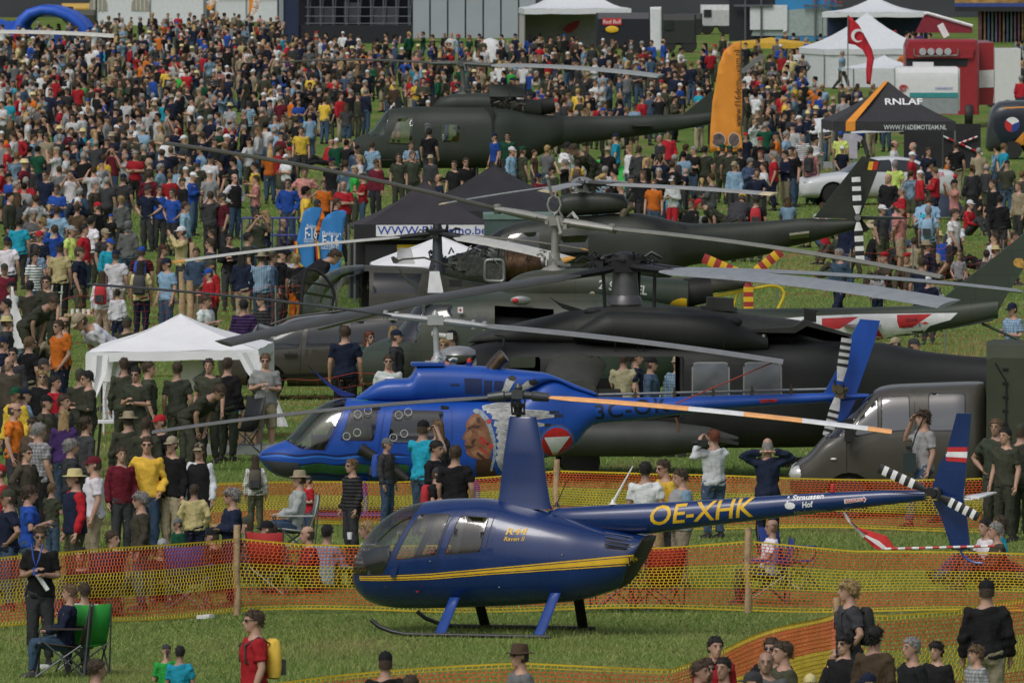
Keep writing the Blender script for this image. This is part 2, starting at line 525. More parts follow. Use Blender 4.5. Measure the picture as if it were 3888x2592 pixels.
TORSO = [(.80, .13, .10, .01), (.86, .165, .12, .01), (.93, .175, .125, .012), (1.0, .162, .115, .005), (1.08, .15, .108, 0), (1.18, .158, .115, 0), (1.28, .17, .122, 0), (1.36, .172, .116, .005), (1.41, .15, .098, .012), (1.455, .105, .08, .018), (1.485, .068, .065, .02), (1.57, .057, .06, .015)]
def pose_def(name):
 P = dict(pelvis=(0, 0, .92), pitch=0.0, hp=0.0, hy=0.0)
 arm = {'L': ((.235, .03, 1.13), (.245, -.06, .87)), 'R': ((-.235, .03, 1.13), (-.245, -.06, .87))}
 leg = {'L': ((.1, -.02, .48), (.11, .02, .085)), 'R': ((-.1, -.02, .48), (-.11, .02, .085))}
 if name == 'fr': arm = {'L': ((.24, .0, 1.13), (.06, -.22, 1.16)), 'R': ((-.24, .0, 1.13), (-.05, -.24, 1.22))}; P['hp'] = .15
 if name == 'cr': arm = {'L': ((.25, -.04, 1.15), (-.04, -.19, 1.2)), 'R': ((-.25, -.04, 1.15), (.05, -.2, 1.15))}
 if name == 'ph': arm = {'L': ((.26, -.16, 1.3), (.09, -.26, 1.58)), 'R': ((-.26, -.16, 1.3), (-.09, -.26, 1.58))}
 if name == 'po': arm = {'L': ((.27, .06, 1.14), (.19, -.08, .93)), 'R': ((-.27, .06, 1.14), (-.19, -.08, .93))}
 if name == 'hp': arm = {'L': ((.36, .06, 1.16), (.19, -.04, 1.0)), 'R': ((-.36, .06, 1.16), (-.19, -.04, 1.0))}
 if name == 'bb': arm = {'L': ((.25, .1, 1.14), (.06, .17, .98)), 'R': ((-.25, .1, 1.14), (-.05, .17, .95))}
 if name == 'wk':
  leg = {'L': ((.09, -.2, .5), (.1, -.3, .1)), 'R': ((-.09, .06, .48), (-.1, .34, .16))}; arm = {'L': ((.23, .12, 1.14), (.23, .1, .88)), 'R': ((-.23, -.06, 1.14), (-.21, -.2, .92))}; P['pitch'] = .05
 if name == 'ea': arm['R'] = ((-.3, -.12, 1.32), (-.11, -.12, 1.6)); leg = {'L': ((.09, -.2, .5), (.1, -.3, .1)), 'R': ((-.09, .06, .48), (-.1, .34, .16))}
 if name == 'bh': arm = {'L': ((.4, .0, 1.5), (.1, .1, 1.56)), 'R': ((-.4, .0, 1.5), (-.1, .1, 1.56))}; P['hp'] = .2
 if name == 'be': P['pitch'] = .95; arm = {'L': ((.22, -.1, 1.16), (.16, -.3, .98)), 'R': ((-.22, -.12, 1.18), (-.14, -.34, 1.0))}; P['pelvis'] = (0, .12, .88)
 if name == 'sg':
  P['pelvis'] = (0, .15, .12); P['pitch'] = .12; leg = {'L': ((.16, -.28, .46), (.14, -.5, .07)), 'R': ((-.16, -.28, .46), (-.14, -.5, .07))}; arm = {'L': ((.25, -.14, 1.16), (.1, -.36, 1.18)), 'R': ((-.25, -.14, 1.16), (-.1, -.36, 1.16))}
 if name == 'sc':
  P['pelvis'] = (0, .1, .5); P['pitch'] = -.12; leg = {'L': ((.13, -.36, .5), (.13, -.38, .08)), 'R': ((-.13, -.36, .5), (-.13, -.38, .08))}; arm = {'L': ((.25, -.05, 1.14), (.12, -.28, 1.05)), 'R': ((-.25, -.05, 1.14), (-.12, -.28, 1.05))}
 if name == 'sl':
  P['pelvis'] = (0, .2, .12); P['pitch'] = -.35; leg = {'L': ((.12, -.3, .16), (.12, -.7, .08)), 'R': ((-.12, -.22, .34), (-.13, -.52, .08))}; arm = {'L': ((.3, .14, 1.14), (.32, .24, .9)), 'R': ((-.3, .14, 1.14), (-.32, .24, .9))}
 P['arm'], P['leg'] = arm, leg
 return P
def build_pose(name):
 P = pose_def(name); pel = Vector(P['pelvis']); hip0 = Vector((0, 0, .92))
 M = Matrix.Rotation(P['pitch'], 3, 'X')           # forward lean towards -y
 T = lambda p: pel + M @ (Vector(p) - hip0)
 out = {}
 sh = {'L': Vector((.172, .012, 1.388)), 'R': Vector((-.172, .012, 1.388))}
 hips = {'L': Vector((.088, 0, .90)), 'R': Vector((-.088, 0, .90))}
 def torso(mb, lo, hi, inf):
  rings = []
  for z, a, b, yo in TORSO:
   if z < lo - 1e-6 or z > hi + 1e-6: continue
   rings.append([T(q) for q in ell((0, 0, z), a + inf, b + inf, yo=yo)])
  mb.loft(rings)
 def arm(mb, s, inf, t_end=1.0, hand=True):
  e, w_ = [T(q) for q in P['arm'][s]]; S_ = T(sh[s]); pts = []; rs = []
  segs = [(S_ + (S_ - e).normalized() * -.0, .058), (S_ * .6 + e * .4, .05), (e, .042), (e * .7 + w_ * .3, .043), (w_, .029)]
  tt = [0, .22, .5, .65, 1.0]
  for k, (q, r_) in enumerate(segs):
   if tt[k] <= t_end + 1e-6: pts.append(q); rs.append(r_ + inf * (1.0 if k else .6))
  if t_end < 1 and t_end not in tt:
   k = [i for i in range(4) if tt[i] < t_end < tt[i + 1]][0]; u = (t_end - tt[k]) / (tt[k + 1] - tt[k]); pts.append(segs[k][0].lerp(segs[k + 1][0], u)); rs.append(segs[k][1] * (1 - u) + segs[k + 1][1] * u + inf * 1.25)
  mb.tube(pts, rs, 10); mb.ball(S_, .06 + inf, 10, 6)
  if hand:
   d = (w_ - e).normalized(); side = Vector((1 if s == 'L' else -1, 0, 0)); pn = d.cross(Vector((0, 1, 0)));
   if pn.length < .2: pn = d.cross(Vector((1, 0, 0)))
   pn.normalize(); wd = d.cross(pn).normalized()      # palm width direction
   mb.tube([w_ - d * .02, w_ + d * .03, w_ + d * .075, w_ + d * .09], [.026, .034, .038, .033], 8, flat=.55)
   bend = -pn if pn.dot(side) > 0 else pn
   for k in range(4):
    b0 = w_ + d * .082 + wd * ((k - 1.5) * .019); L = (.065, .075, .072, .055)[k]
    mb.tube([b0, b0 + d * L * .5 + bend * .006, b0 + d * L * .85 + bend * .022, b0 + d * L + bend * .036], [.0095, .009, .0085, .007], 6)
   th = w_ + d * .03 + wd * .03
   mb.tube([w_ + d * .02 + wd * .015, th + wd * .012, th + d * .03 + wd * .02 + bend * .012, th + d * .052 + wd * .018 + bend * .024], [.013, .0125, .011, .008], 6)
 def leg(mb, s, inf, t_end=1.0):
  k_, a_ = [Vector(q) for q in P['leg'][s]]; h = T(hips[s])
  seg = [(h, .098), (h.lerp(k_, .35), .088), (h.lerp(k_, .75), .068), (k_, .058), (k_.lerp(a_, .3), .058), (k_.lerp(a_, .7), .044), (a_, .036)]; tt = [0, .18, .38, .5, .65, .85, 1.0]
  pts = []; rs = []
  for i, (q, r_) in enumerate(seg):
   if tt[i] <= t_end + 1e-6: pts.append(q); rs.append(r_ + inf * (1 if i < 3 else 1.5))
  if t_end < 1 and t_end not in tt:
   i = [j for j in range(6) if tt[j] < t_end < tt[j + 1]][0]; u = (t_end - tt[i]) / (tt[i + 1] - tt[i]); pts.append(seg[i][0].lerp(seg[i + 1][0], u)); rs.append(seg[i][1] * (1 - u) + seg[i + 1][1] * u + inf * 1.8)
  mb.tube(pts, rs, 12)
 # head
 neck = T((0, .015, 1.57)); HM = M if P['pitch'] < .5 else Matrix.Rotation(P['pitch'] * .75, 3, 'X')
 if name in ('sc', 'sl', 'sg'): HM = Matrix.Rotation(0, 3, 'X')
 HM = HM @ Matrix.Rotation(P['hp'], 3, 'X'); hc = neck + HM @ Vector((0, -.012, .078))
 Hd = lambda p: hc + HM @ Vector(p)
 def head(mb):
  rings = [(-.125, .022, .03, -.055), (-.115, .04, .05, -.042), (-.085, .052, .068, -.026), (-.045, .064, .083, -.012), (0, .072, .094, 0), (.04, .075, .098, .004), (.075, .068, .09, .006), (.1, .05, .07, .006), (.117, .022, .034, .006)]
  mb.loft([[Hd((a * math.cos(2 * math.pi * k / 14), yo + b * math.sin(2 * math.pi * k / 14), z)) for k in range(14)] for z, a, b, yo in rings])
  mb.tube([Hd((0, -.094, .02)), Hd((0, -.108, -.012)), Hd((0, -.118, -.032)), Hd((0, -.095, -.042))], [.008, .012, .016, .012], 6)
  mb.tube([Hd((-.03, -.09, -.066)), Hd((0, -.1, -.064)), Hd((.03, -.09, -.066))], .008, 6)
  mb.tube([Hd((-.05, -.08, .03)), Hd((0, -.094, .028)), Hd((.05, -.08, .03))], .009, 6)
  for s_ in (-1, 1): mb.ball(Hd((s_ * .076, .008, -.01)), (.014, .018, .032), 8, 6)
  mb.tube([T((0, .02, 1.45)), neck, hc + HM @ Vector((0, .01, -.05))], [.06, .058, .055], 10)
 mb = MB(); torso(mb, .8, 1.58, 0)
 for s in 'LR': arm(mb, s, 0); leg(mb, s, 0)
 head(mb)
 for s in 'LR':
  a_ = Vector(P['leg'][s][1]); mb.tube([a_ + Vector((0, 0, .0)), a_ + Vector((0, 0, -.05))], .036, 8)
 out['body'] = remesh(mb, .0105, .16, 2)
 for key, te in (('short', .36), ('long', .98)):
  mb = MB(); torso(mb, .86, 1.46, .022)
  for s in 'LR': arm(mb, s, .02 if key == 'short' else .019, te, False)
  out[key] = remesh(mb, .016, .26, 2, .0125, 31)
 mb = MB(); torso(mb, .86, 1.46, .042); out['vest'] = remesh(mb, .018, .2, 3, .008, 20)
 for key, te in (('trousers', .985), ('shorts', .53)):
  mb = MB(); torso(mb, .80, 1.0, .012)
  for s in 'LR': leg(mb, s, .014 if key == 'trousers' else .02, te)
  out[key] = remesh(mb, .017, .24, 2, .0115, 33)
 for s in 'LR':
  mb = MB(); k_, a_ = [Vector(q) for q in P['leg'][s]]; fw = Vector((.04 if s == 'L' else -.04, -1, 0)).normalized(); z0 = a_.z - .085; sd = Vector((-fw.y, fw.x, 0))
  up = Vector((0, 0, 1))
  if name == 'sl' : fw = Vector((0, -.35, .9)).normalized(); up = Vector((0, .9, .35)).normalized()
  prof = [(-.075, .03, .05, .02), (-.06, .042, .1, 0), (0, .045, .105, 0), (.06, .046, .075, 0), (.12, .05, .055, 0), (.17, .044, .045, 0), (.195, .025, .03, .005)]
  rr = []
  for x_, hw, hh, lift in prof:
   c = Vector((a_.x, a_.y, z0)) + fw * x_ + up * .0
   rr.append([c + sd * (hw * u) + up * (v * hh + lift * (1 - v)) for u, v in ((-1, 0.02), (1, 0.02), (1.0, .45), (.7, .9), (0, 1), (-.7, .9), (-1.0, .45))])
  mb.loft(rr); out['shoe' + s] = mb.mesh('shoe')
 out['H'] = (hc, HM); out['T'] = (pel, M); out['wrists'] = [T(P['arm'][s][1]) for s in 'LR']
 return out
def head_meshes():
 H = {}
 def cap_shell(mb, s, zcut, back=0, front=-.03, n=22, hair_lo=0.0):
  rings = [(-.09 + back * 0, .068, .06), (-.05, .074, .086), (-.01, .079, .099), (.04, .083, .106), (.08, .075, .097), (.108, .055, .073), (.128, .02, .03)]
  R_ = []
  for z, a, b in rings:
   if z < zcut: continue
   ring = []
   for k in range(n):
    t = 2 * math.pi * k / n; x, y = a * s * math.cos(t), b * s * math.sin(t) + .008
    u = math.sin(t); zm = float(np.interp(u, [-1, -.75, -.45, -.1, .35, 1], [.066, .064, .035, -.005, -.05, -.085])) + hair_lo
    ring.append((x, y, max(z, zm)))
   R_.append(ring)
  mb.loft(R_)
 q = random.Random(2)
 def fuzz(me, a):
  for v in me.vertices: v.co += v.co.normalized() * q.uniform(-a, a)
  return me
 def tufts(mb, n, s, lo_=0.0, ln=.022):
  g = random.Random(n)
  for _ in range(n):
   t = g.uniform(0, 2 * math.pi); u = math.sin(t); zm = float(np.interp(u, [-1, -.75, -.45, -.1, .35, 1], [.066, .064, .035, -.005, -.05, -.085])) + lo_
   z = zm + (.122 - zm) * g.random() ** 1.3; q_ = math.sqrt(max(0.02, 1 - ((z - .03) / .1) ** 2)) if z > .03 else 1 - .25 * ((.03 - z) / .12) ** 2
   c = Vector((.081 * s * q_ * math.cos(t), .104 * s * q_ * u + .008, z)); nr = Vector((c.x, c.y * .7, max(0, c.z - .02))).normalized()
   d = (Vector((g.uniform(-.5, .5), g.uniform(-.2, .6), g.uniform(-1.1, .1))) + nr * .35).normalized(); w_ = nr.cross(d).normalized() * g.uniform(.006, .011); L = ln * g.uniform(.6, 1.4)
   mb.add([c - w_ + nr * .001, c + w_ + nr * .001, c + d * L + nr * .006, c + d * L * .4 + nr * .012], [(0, 1, 3), (1, 2, 3), (2, 0, 3)])
 mb = MB(); cap_shell(mb, 1.03, -.06, front=-.045); tufts(mb, 150, 1.02); H['short'] = fuzz(mb.mesh('short_hair'), .005)
 mb = MB(); cap_shell(mb, 1.09, -.1, hair_lo=-.012); tufts(mb, 190, 1.09, -.012, .035); H['bushy'] = fuzz(mb.mesh('bushy_hair'), .01)
 mb = MB(); cap_shell(mb, 1.07, -.06, front=-.05)
 rr = []
 for z, a, b, yo in ((.04, .085, .075, .05), (-.05, .092, .065, .06), (-.13, .1, .055, .075), (-.21, .105, .045, .085), (-.28, .08, .03, .09), (-.31, .04, .015, .09)): rr.append([(a * math.cos(2 * math.pi * k / 14) * (1 + .06 * math.sin(k * 5 + z * 40)), yo + b * math.sin(2 * math.pi * k / 14), z) for k in range(14)])
 mb.loft(rr[::-1]); tufts(mb, 110, 1.06, 0, .04); H['long'] = fuzz(mb.mesh('long_hair'), .008)
 mb = MB(); cap_shell(mb, 1.05, -.06, front=-.05); mb.ball((0, .12, .03), .04); mb.tube([(0, .13, .03), (0, .16, -.04), (0, .15, -.14)], [.03, .035, .012], 8); H['ponytail'] = fuzz(mb.mesh('ponytail'), .005)
 mb = MB(); rings = []
 for z, s_ in ((-.07, .98), (-.03, 1.03), (.02, 1.04), (.045, 1.0)): rings.append([(.078 * s_ * math.cos(t), max(.1 * s_ * math.sin(t) + .008, -.01), z) for t in [2 * math.pi * k / 16 for k in range(16)]])
 mb.loft(rings); H['balding'] = mb.mesh('hair_fringe')
 mb = MB(); R_ = [[(a * math.cos(t), b * math.sin(t) + .004, z) for t in [2 * math.pi * k / 18 for k in range(18)]] for z, a, b in ((.028, .083, .106), (.06, .083, .105), (.095, .072, .09), (.12, .048, .06), (.132, .012, .015))]
 mb.loft(R_)
 br = [[(.078 * math.sin(t) * f_, -.085 - .0 - .085 * g * math.cos(t) , .032 - .012 * g + dz) for t in [-1.25 + 2.5 * k / 8 for k in range(9)]] for f_, g, dz in ((.95, .0, .0), (1.0, 1.0, 0.0), (1.0, 1.0, -.007), (.95, 0, -.007))]
 mb.loft([[r[k] for r in br] for k in range(9)]); mb.ball((0, .004, .133), .01, 6, 4); H['cap'] = mb.mesh('cap')
 mb = MB(); mb.loft([[(a * math.cos(t), b * math.sin(t), z) for t in [2 * math.pi * k / 20 for k in range(20)]] for z, a, b in ((.035, .085, .108), (.03, .15, .175), (.036, .152, .177), (.045, .09, .112), (.1, .084, .104), (.135, .074, .094), (.142, .05, .06), (.132, .02, .02))]); H['hat'] = mb.mesh('brimmed_hat')
 mb = MB(); mb.loft([[(a * math.cos(t) + .02 * (z > .08), b * math.sin(t), z) for t in [2 * math.pi * k / 16 for k in range(16)]] for z, a, b in ((.04, .084, .107), (.06, .086, .108), (.1, .105, .12), (.125, .09, .1), (.135, .03, .04))]); H['beret'] = mb.mesh('beret')
 mb = MB(); cap_shell(mb, 1.22, -.1, hair_lo=-.05); mb.tube([(-.1, -.02, -.15), (0, -.09, -.17), (.1, -.02, -.15), (0, .1, -.13), (-.1, -.02, -.15)], .035, 8); H['hood'] = mb.mesh('hood')
 mb = MB(); cap_shell(mb, 1.06, .0, hair_lo=-.01); mb.tube([(0, .1, .0), (.01, .13, -.06), (.02, .13, -.14)], [.03, .025, .008], 6); H['bandana'] = mb.mesh('bandana')
 mb = MB()
 for s_ in (-1, 1): mb.ball((s_ * .034, -.094, .008), (.028, .012, .017), 8, 6); mb.tube([(s_ * .06, -.085, .012), (s_ * .078, 0, .012)], .004, 5)
 mb.tube([(-.02, -.1, .012), (.02, -.1, .012)], .004, 5); H['sunglasses'] = mb.mesh('sunglasses')
 mb = MB()
 for s_ in (-1, 1):
  mb.ball((s_ * .031, -.09, .006), (.009, .005, .0045), 6, 4); mb.tube([(s_ * .015, -.098, .027), (s_ * .035, -.095, .031), (s_ * .05, -.084, .027)], .003, 5)
 mb.tube([(-.031, -.085, .006), (0, -.07, .006), (.031, -.085, .006)], .003, 4); mb.tube([(-.015, -.097, .027), (0, -.08, .02), (.015, -.097, .027)], .003, 4); mb.tube([(0, -.07, .006), (0, -.08, .02)], .003, 4); H['eyes'] = mb.mesh('eyes'); return H
HEADS = head_meshes()
POSES = {}
for _n in ('st', 'fr', 'cr', 'ph', 'po', 'hp', 'bb', 'wk', 'ea', 'bh', 'be', 'sg', 'sc', 'sl'): POSES[_n] = build_pose(_n)
for d_ in POSES.values():
 for k_, m_ in d_.items():
  if isinstance(m_, bpy.types.Mesh): m_.materials.append(SKINM if k_ == 'body' else (RUBBER if k_[:4] == 'shoe' else CLOTH))
for k_, m_ in HEADS.items(): m_.materials.append({'sunglasses': BLACKP, 'eyes': BLACKP}.get(k_, HAIRM if k_ in ('short', 'bushy', 'long', 'ponytail', 'balding') else CLOTH))
LOW = {}
def low(key, me, ratio):
 o = bpy.data.objects.new('tmp', me); COL.objects.link(o); d = o.modifiers.new('d', 'DECIMATE'); d.ratio = ratio
 ev = o.evaluated_get(bpy.context.evaluated_depsgraph_get()); m2 = ev.to_mesh(); m2.calc_loop_triangles()
 v = np.empty(len(m2.vertices) * 3); m2.vertices.foreach_get('co', v); t = np.empty(len(m2.loop_triangles) * 3, int); m2.loop_triangles.foreach_get('vertices', t)
 ev.to_mesh_clear(); bpy.data.objects.remove(o); LOW[key] = (v.reshape(-1, 3), t.reshape(-1, 3))
for _n in ('st', 'fr', 'po', 'cr', 'ph', 'hp', 'bb', 'wk', 'sg', 'sl'):
 for _k, _r in (('body', .1), ('short', .11), ('long', .11), ('vest', .16), ('trousers', .1), ('shorts', .12), ('shoeL', .5), ('shoeR', .5)): low(_n + _k, POSES[_n][_k], _r)
for _k in ('short', 'bushy', 'long', 'ponytail', 'balding', 'cap', 'hat', 'sunglasses'): low('H' + _k, HEADS[_k], .28)
COLS = {'k': ((.014, .014, .016), 'black'), 'n': ((.014, .02, .045), 'navy'), 'd': ((.045, .046, .05), 'dark grey'), 'g': ((.14, .145, .15), 'grey'), 'l': ((.32, .33, .34), 'light grey'), 'w': ((.66, .67, .69), 'white'), 'r': ((.42, .02, .03), 'red'), 'm': ((.13, .014, .025), 'maroon'), 'o': ((.62, .16, .02), 'orange'), 'y': ((.7, .47, .06), 'yellow'), 'Y': ((.6, .52, .26), 'pale yellow'), 'b': ((.02, .07, .33), 'blue'), 'c': ((.24, .38, .52), 'light blue'), 't': ((.02, .32, .45), 'turquoise'), 'e': ((.05, .085, .14), 'denim blue'), 'v': ((.075, .078, .05), 'olive'), 'V': ((.05, .055, .038), 'dark olive'), 'f': ((.01, .075, .04), 'dark green'), 'G': ((.04, .42, .07), 'bright green'), 'a': ((.5, .62, .16), 'lime'), 's': ((.33, .28, .19), 'sand'), 'p': ((.55, .24, .22), 'pink'), 'u': ((.06, .03, .12), 'purple'), 'B': ((.085, .055, .035), 'brown'), 'h': ((.07, .062, .045), 'grey-brown')}
HAIR = {'k': (.012, .01, .009), 'B': (.06, .038, .021), 'd': (.16, .1, .05), 'y': (.4, .27, .12), 'g': (.28, .27, .26), 'r': (.16, .04, .015), 'w': (.5, .5, .48), 'V': (.03, .03, .02)}
HNAME = {'k': 'black', 'B': 'brown', 'd': 'light brown', 'y': 'blond', 'g': 'grey', 'r': 'red', 'w': 'white', 'V': 'dark'}
PEOPLE = []
def person(x, y, H, face, top, bot, head, pose, extra='', label=None, group=None):
 "head: style letter + colour: s short, b bushy, l long, p ponytail, z balding, c cap, h hat, e beret, o hood, a bandana"
 D_ = POSES[pose]; base = 1.765 if pose not in ('sg', 'sc', 'sl', 'be') else {'sg': .98, 'sc': 1.34, 'sl': .93, 'be': 1.35}[pose]
 k = H / base; r = thing('person', '', 'person', (x, y, 0), R(face)); q = random.Random(int(x * 977 + y * 131))
 wdt = q.uniform(.95, 1.1) if H > 1.3 and 'F' not in extra else .95
 if 'X' in extra: wdt = 1.12
 r.scale = (k * wdt, k * wdt, k); skin = random.Random(int(x * 77 + y * 31)).uniform(.75, 1.1); sk = (.44 * skin, .26 * skin, .185 * skin, 1)
 def part(nm, me, col, m=None, hd=False):
  o = bpy.data.objects.new(nm, me); COL.objects.link(o); o.parent = r; o.color = (*col[:3], 1)
  if m: o.material_slots[0].link = 'OBJECT'; o.material_slots[0].material = m
  if hd: hc, HM = D_['H']; o.matrix_basis = Matrix.Translation(hc) @ (HM @ Matrix.Rotation(0, 3, 'Z')).to_4x4()
  return o
 jit = lambda c: (lambda u: tuple(v * u * q.uniform(.95, 1.05) for v in c))(q.uniform(.75, 1.15))
 part('body', D_['body'], sk)
 pat = CHECK if 'C' in top else (STRIPE if 'S' in top else None); sl = 'long' if 'L' in top else 'short'
 part('jacket' if sl == 'long' else 'shirt', D_[sl], jit(COLS[top[0]][0]), pat)
 if 'V' in top[1:]: part('vest', D_['vest'], COLS[top[-1]][0])
 part('shorts' if 'H' in bot else 'trousers', D_['shorts' if 'H' in bot else 'trousers'], jit(COLS[bot[0]][0]))
 part('shoe', D_['shoeL'], (.03, .03, .03)); part('shoe', D_['shoeR'], (.03, .03, .03))
 hs, hcq = head[0], head[1]
 nm = {'s': 'short', 'b': 'bushy', 'l': 'long', 'p': 'ponytail', 'z': 'balding', 'c': 'cap', 'h': 'hat', 'e': 'beret', 'o': 'hood', 'a': 'bandana'}[hs]
 if nm in ('cap', 'hat', 'beret', 'hood', 'bandana'):
  part({'hat': 'brimmed_hat'}.get(nm, nm), HEADS[nm], COLS[hcq][0], hd=True)
  if nm in ('cap', 'hat', 'beret'): part('hair', HEADS['long' if 'F' in extra else 'balding'], HAIR[head[2] if len(head) > 2 else 'B'], hd=True)
 else: part('hair', HEADS[nm], HAIR[hcq], hd=True)
 part('sunglasses' if 'g' in extra else 'eyes', HEADS['sunglasses' if 'g' in extra else 'eyes'], (0, 0, 0), hd=True)
 r['_d'] = 1
 PEOPLE.append([r, x, y, H, face % 360, top, bot, head, pose, extra, label])
 return r
# ---------------------------------------------------------------- ground
def ground_mat():
 m = bpy.data.materials.new('grass_ground'); m.use_nodes = True
 n, l = m.node_tree.nodes, m.node_tree.links; b = n['Principled BSDF']
 b.inputs['Roughness'].default_value = 0.95; b.inputs['Specular IOR Level'].default_value = 0.1
 tc = n.new('ShaderNodeTexCoord')
 def noise(sc_, det, mp=None):
  q = n.new('ShaderNodeTexNoise'); q.inputs['Scale'].default_value = sc_; q.inputs['Detail'].default_value = det
  if mp:
   mm = n.new('ShaderNodeMapping'); mm.inputs['Scale'].default_value = mp
   l.new(tc.outputs['Object'], mm.inputs['Vector']); l.new(mm.outputs[0], q.inputs['Vector'])
  else: l.new(tc.outputs['Object'], q.inputs['Vector'])
  return q
 def ramp(src, stops):
  r = n.new('ShaderNodeValToRGB'); e = r.color_ramp.elements
  e[0].position, e[0].color = stops[0][0], (*stops[0][1], 1); e[1].position, e[1].color = stops[-1][0], (*stops[-1][1], 1)
  for p, c in stops[1:-1]:
   k = e.new(p); k.color = (*c, 1)
  l.new(src, r.inputs[0]); return r
 a = noise(0.35, 8, (1, .35, 1)); f_ = noise(14, 6)
 r1 = ramp(a.outputs['Fac'], [(0.32, (0.11, 0.195, 0.038)), (0.52, (0.16, 0.24, 0.055)), (0.70, (0.27, 0.235, 0.095))])
 r2 = ramp(f_.outputs['Fac'], [(0.3, (0.5, 0.5, 0.5)), (0.7, (1.2, 1.2, 1.15))])
 mx = n.new('ShaderNodeMix'); mx.data_type = 'RGBA'; mx.blend_type = 'MULTIPLY'; mx.inputs[0].default_value = 0.8
 l.new(r1.outputs[0], mx.inputs[6]); l.new(r2.outputs[0], mx.inputs[7]); l.new(mx.outputs[2], b.inputs['Base Color'])
 bp = n.new('ShaderNodeBump'); bp.inputs['Strength'].default_value = 0.9; bp.inputs['Distance'].default_value = 0.06
 n3 = noise(30, 4); l.new(n3.outputs['Fac'], bp.inputs['Height']); l.new(bp.outputs[0], b.inputs['Normal'])
 return m
GM = ground_mat()
mb = MB(); mb.add([(-1500, -100, 0), (1500, -100, 0), (1500, 4500, 0), (-1500, 4500, 0)], [(0, 1, 2, 3)])
struct(mb.build('ground', GM, smooth=False))
def grass():
 rs = np.random.RandomState(3)
 V = []; N = 0
 zones = [(160, 232, 330000, 0.075, 0.010), (232, 330, 95000, 0.085, 0.018), (330, 470, 60000, 0.09, 0.03)]
 vs = []; fs = []; cols = []
 base = 0
 for d0, d1, cnt, hh, ww in zones:
  d = np.sqrt(rs.uniform(d0 * d0, d1 * d1, cnt)); x = rs.uniform(-0.0400, 0.0400, cnt) * d
  patch = 0.5 + 0.5 * np.sin(x * 1.3 + np.sin(d * .7) * 2) * np.sin(d * 0.9 + x * .5)
  h = hh * rs.uniform(0.35, 1.15, cnt) * (0.6 + 0.6 * patch); a = rs.uniform(0, 2 * np.pi, cnt)
  wx, wy = np.cos(a) * ww * .5, np.sin(a) * ww * .5
  lx, ly = rs.normal(0, .035, cnt), rs.normal(0, .035, cnt)
  P = np.stack([np.stack([x - wx, d - wy, np.zeros(cnt)], 1), np.stack([x + wx, d + wy, np.zeros(cnt)], 1), np.stack([x + lx, d + ly, h], 1)], 1)
  vs.append(P.reshape(-1, 3))
  t = np.clip(rs.normal(0.35, 0.25, cnt) + 0.25 * (1 - patch), 0, 1)[:, None]
  c = np.array([[0.145, 0.245, 0.05]]) * (1 - t) + np.array([[0.33, 0.32, 0.125]]) * t
  cols.append(np.repeat(c * rs.uniform(.7, 1.15, (cnt, 1)), 3, 0)); base += cnt
 vs = np.concatenate(vs); cols = np.concatenate(cols); n = len(vs)
 me = bpy.data.meshes.new('grass'); me.vertices.add(n); me.vertices.foreach_set('co', vs.ravel())
 me.loops.add(n); me.loops.foreach_set('vertex_index', np.arange(n)); me.polygons.add(n // 3)
 me.polygons.foreach_set('loop_start', np.arange(0, n, 3)); me.update()
 ca = me.color_attributes.new('tint', 'FLOAT_COLOR', 'POINT')
 ca.data.foreach_set('color', np.concatenate([cols, np.ones((n, 1))], 1).ravel())
 o = obj('grass', me, vcol_mat('grass_blades', 'tint', 0.7))
 o['kind'] = 'stuff'; tag(o, 'short mown green grass with dry patches covering the airfield', 'grass')
def vcol_mat(name, attr, rough=0.8):
 m = bpy.data.materials.new(name); m.use_nodes = True
 n, l = m.node_tree.nodes, m.node_tree.links; b = n['Principled BSDF']; b.inputs['Roughness'].default_value = rough
 b.inputs['Specular IOR Level'].default_value = 0.2
 v = n.new('ShaderNodeVertexColor'); v.layer_name = attr; l.new(v.outputs[0], b.inputs['Base Color'])
 return m
grass()
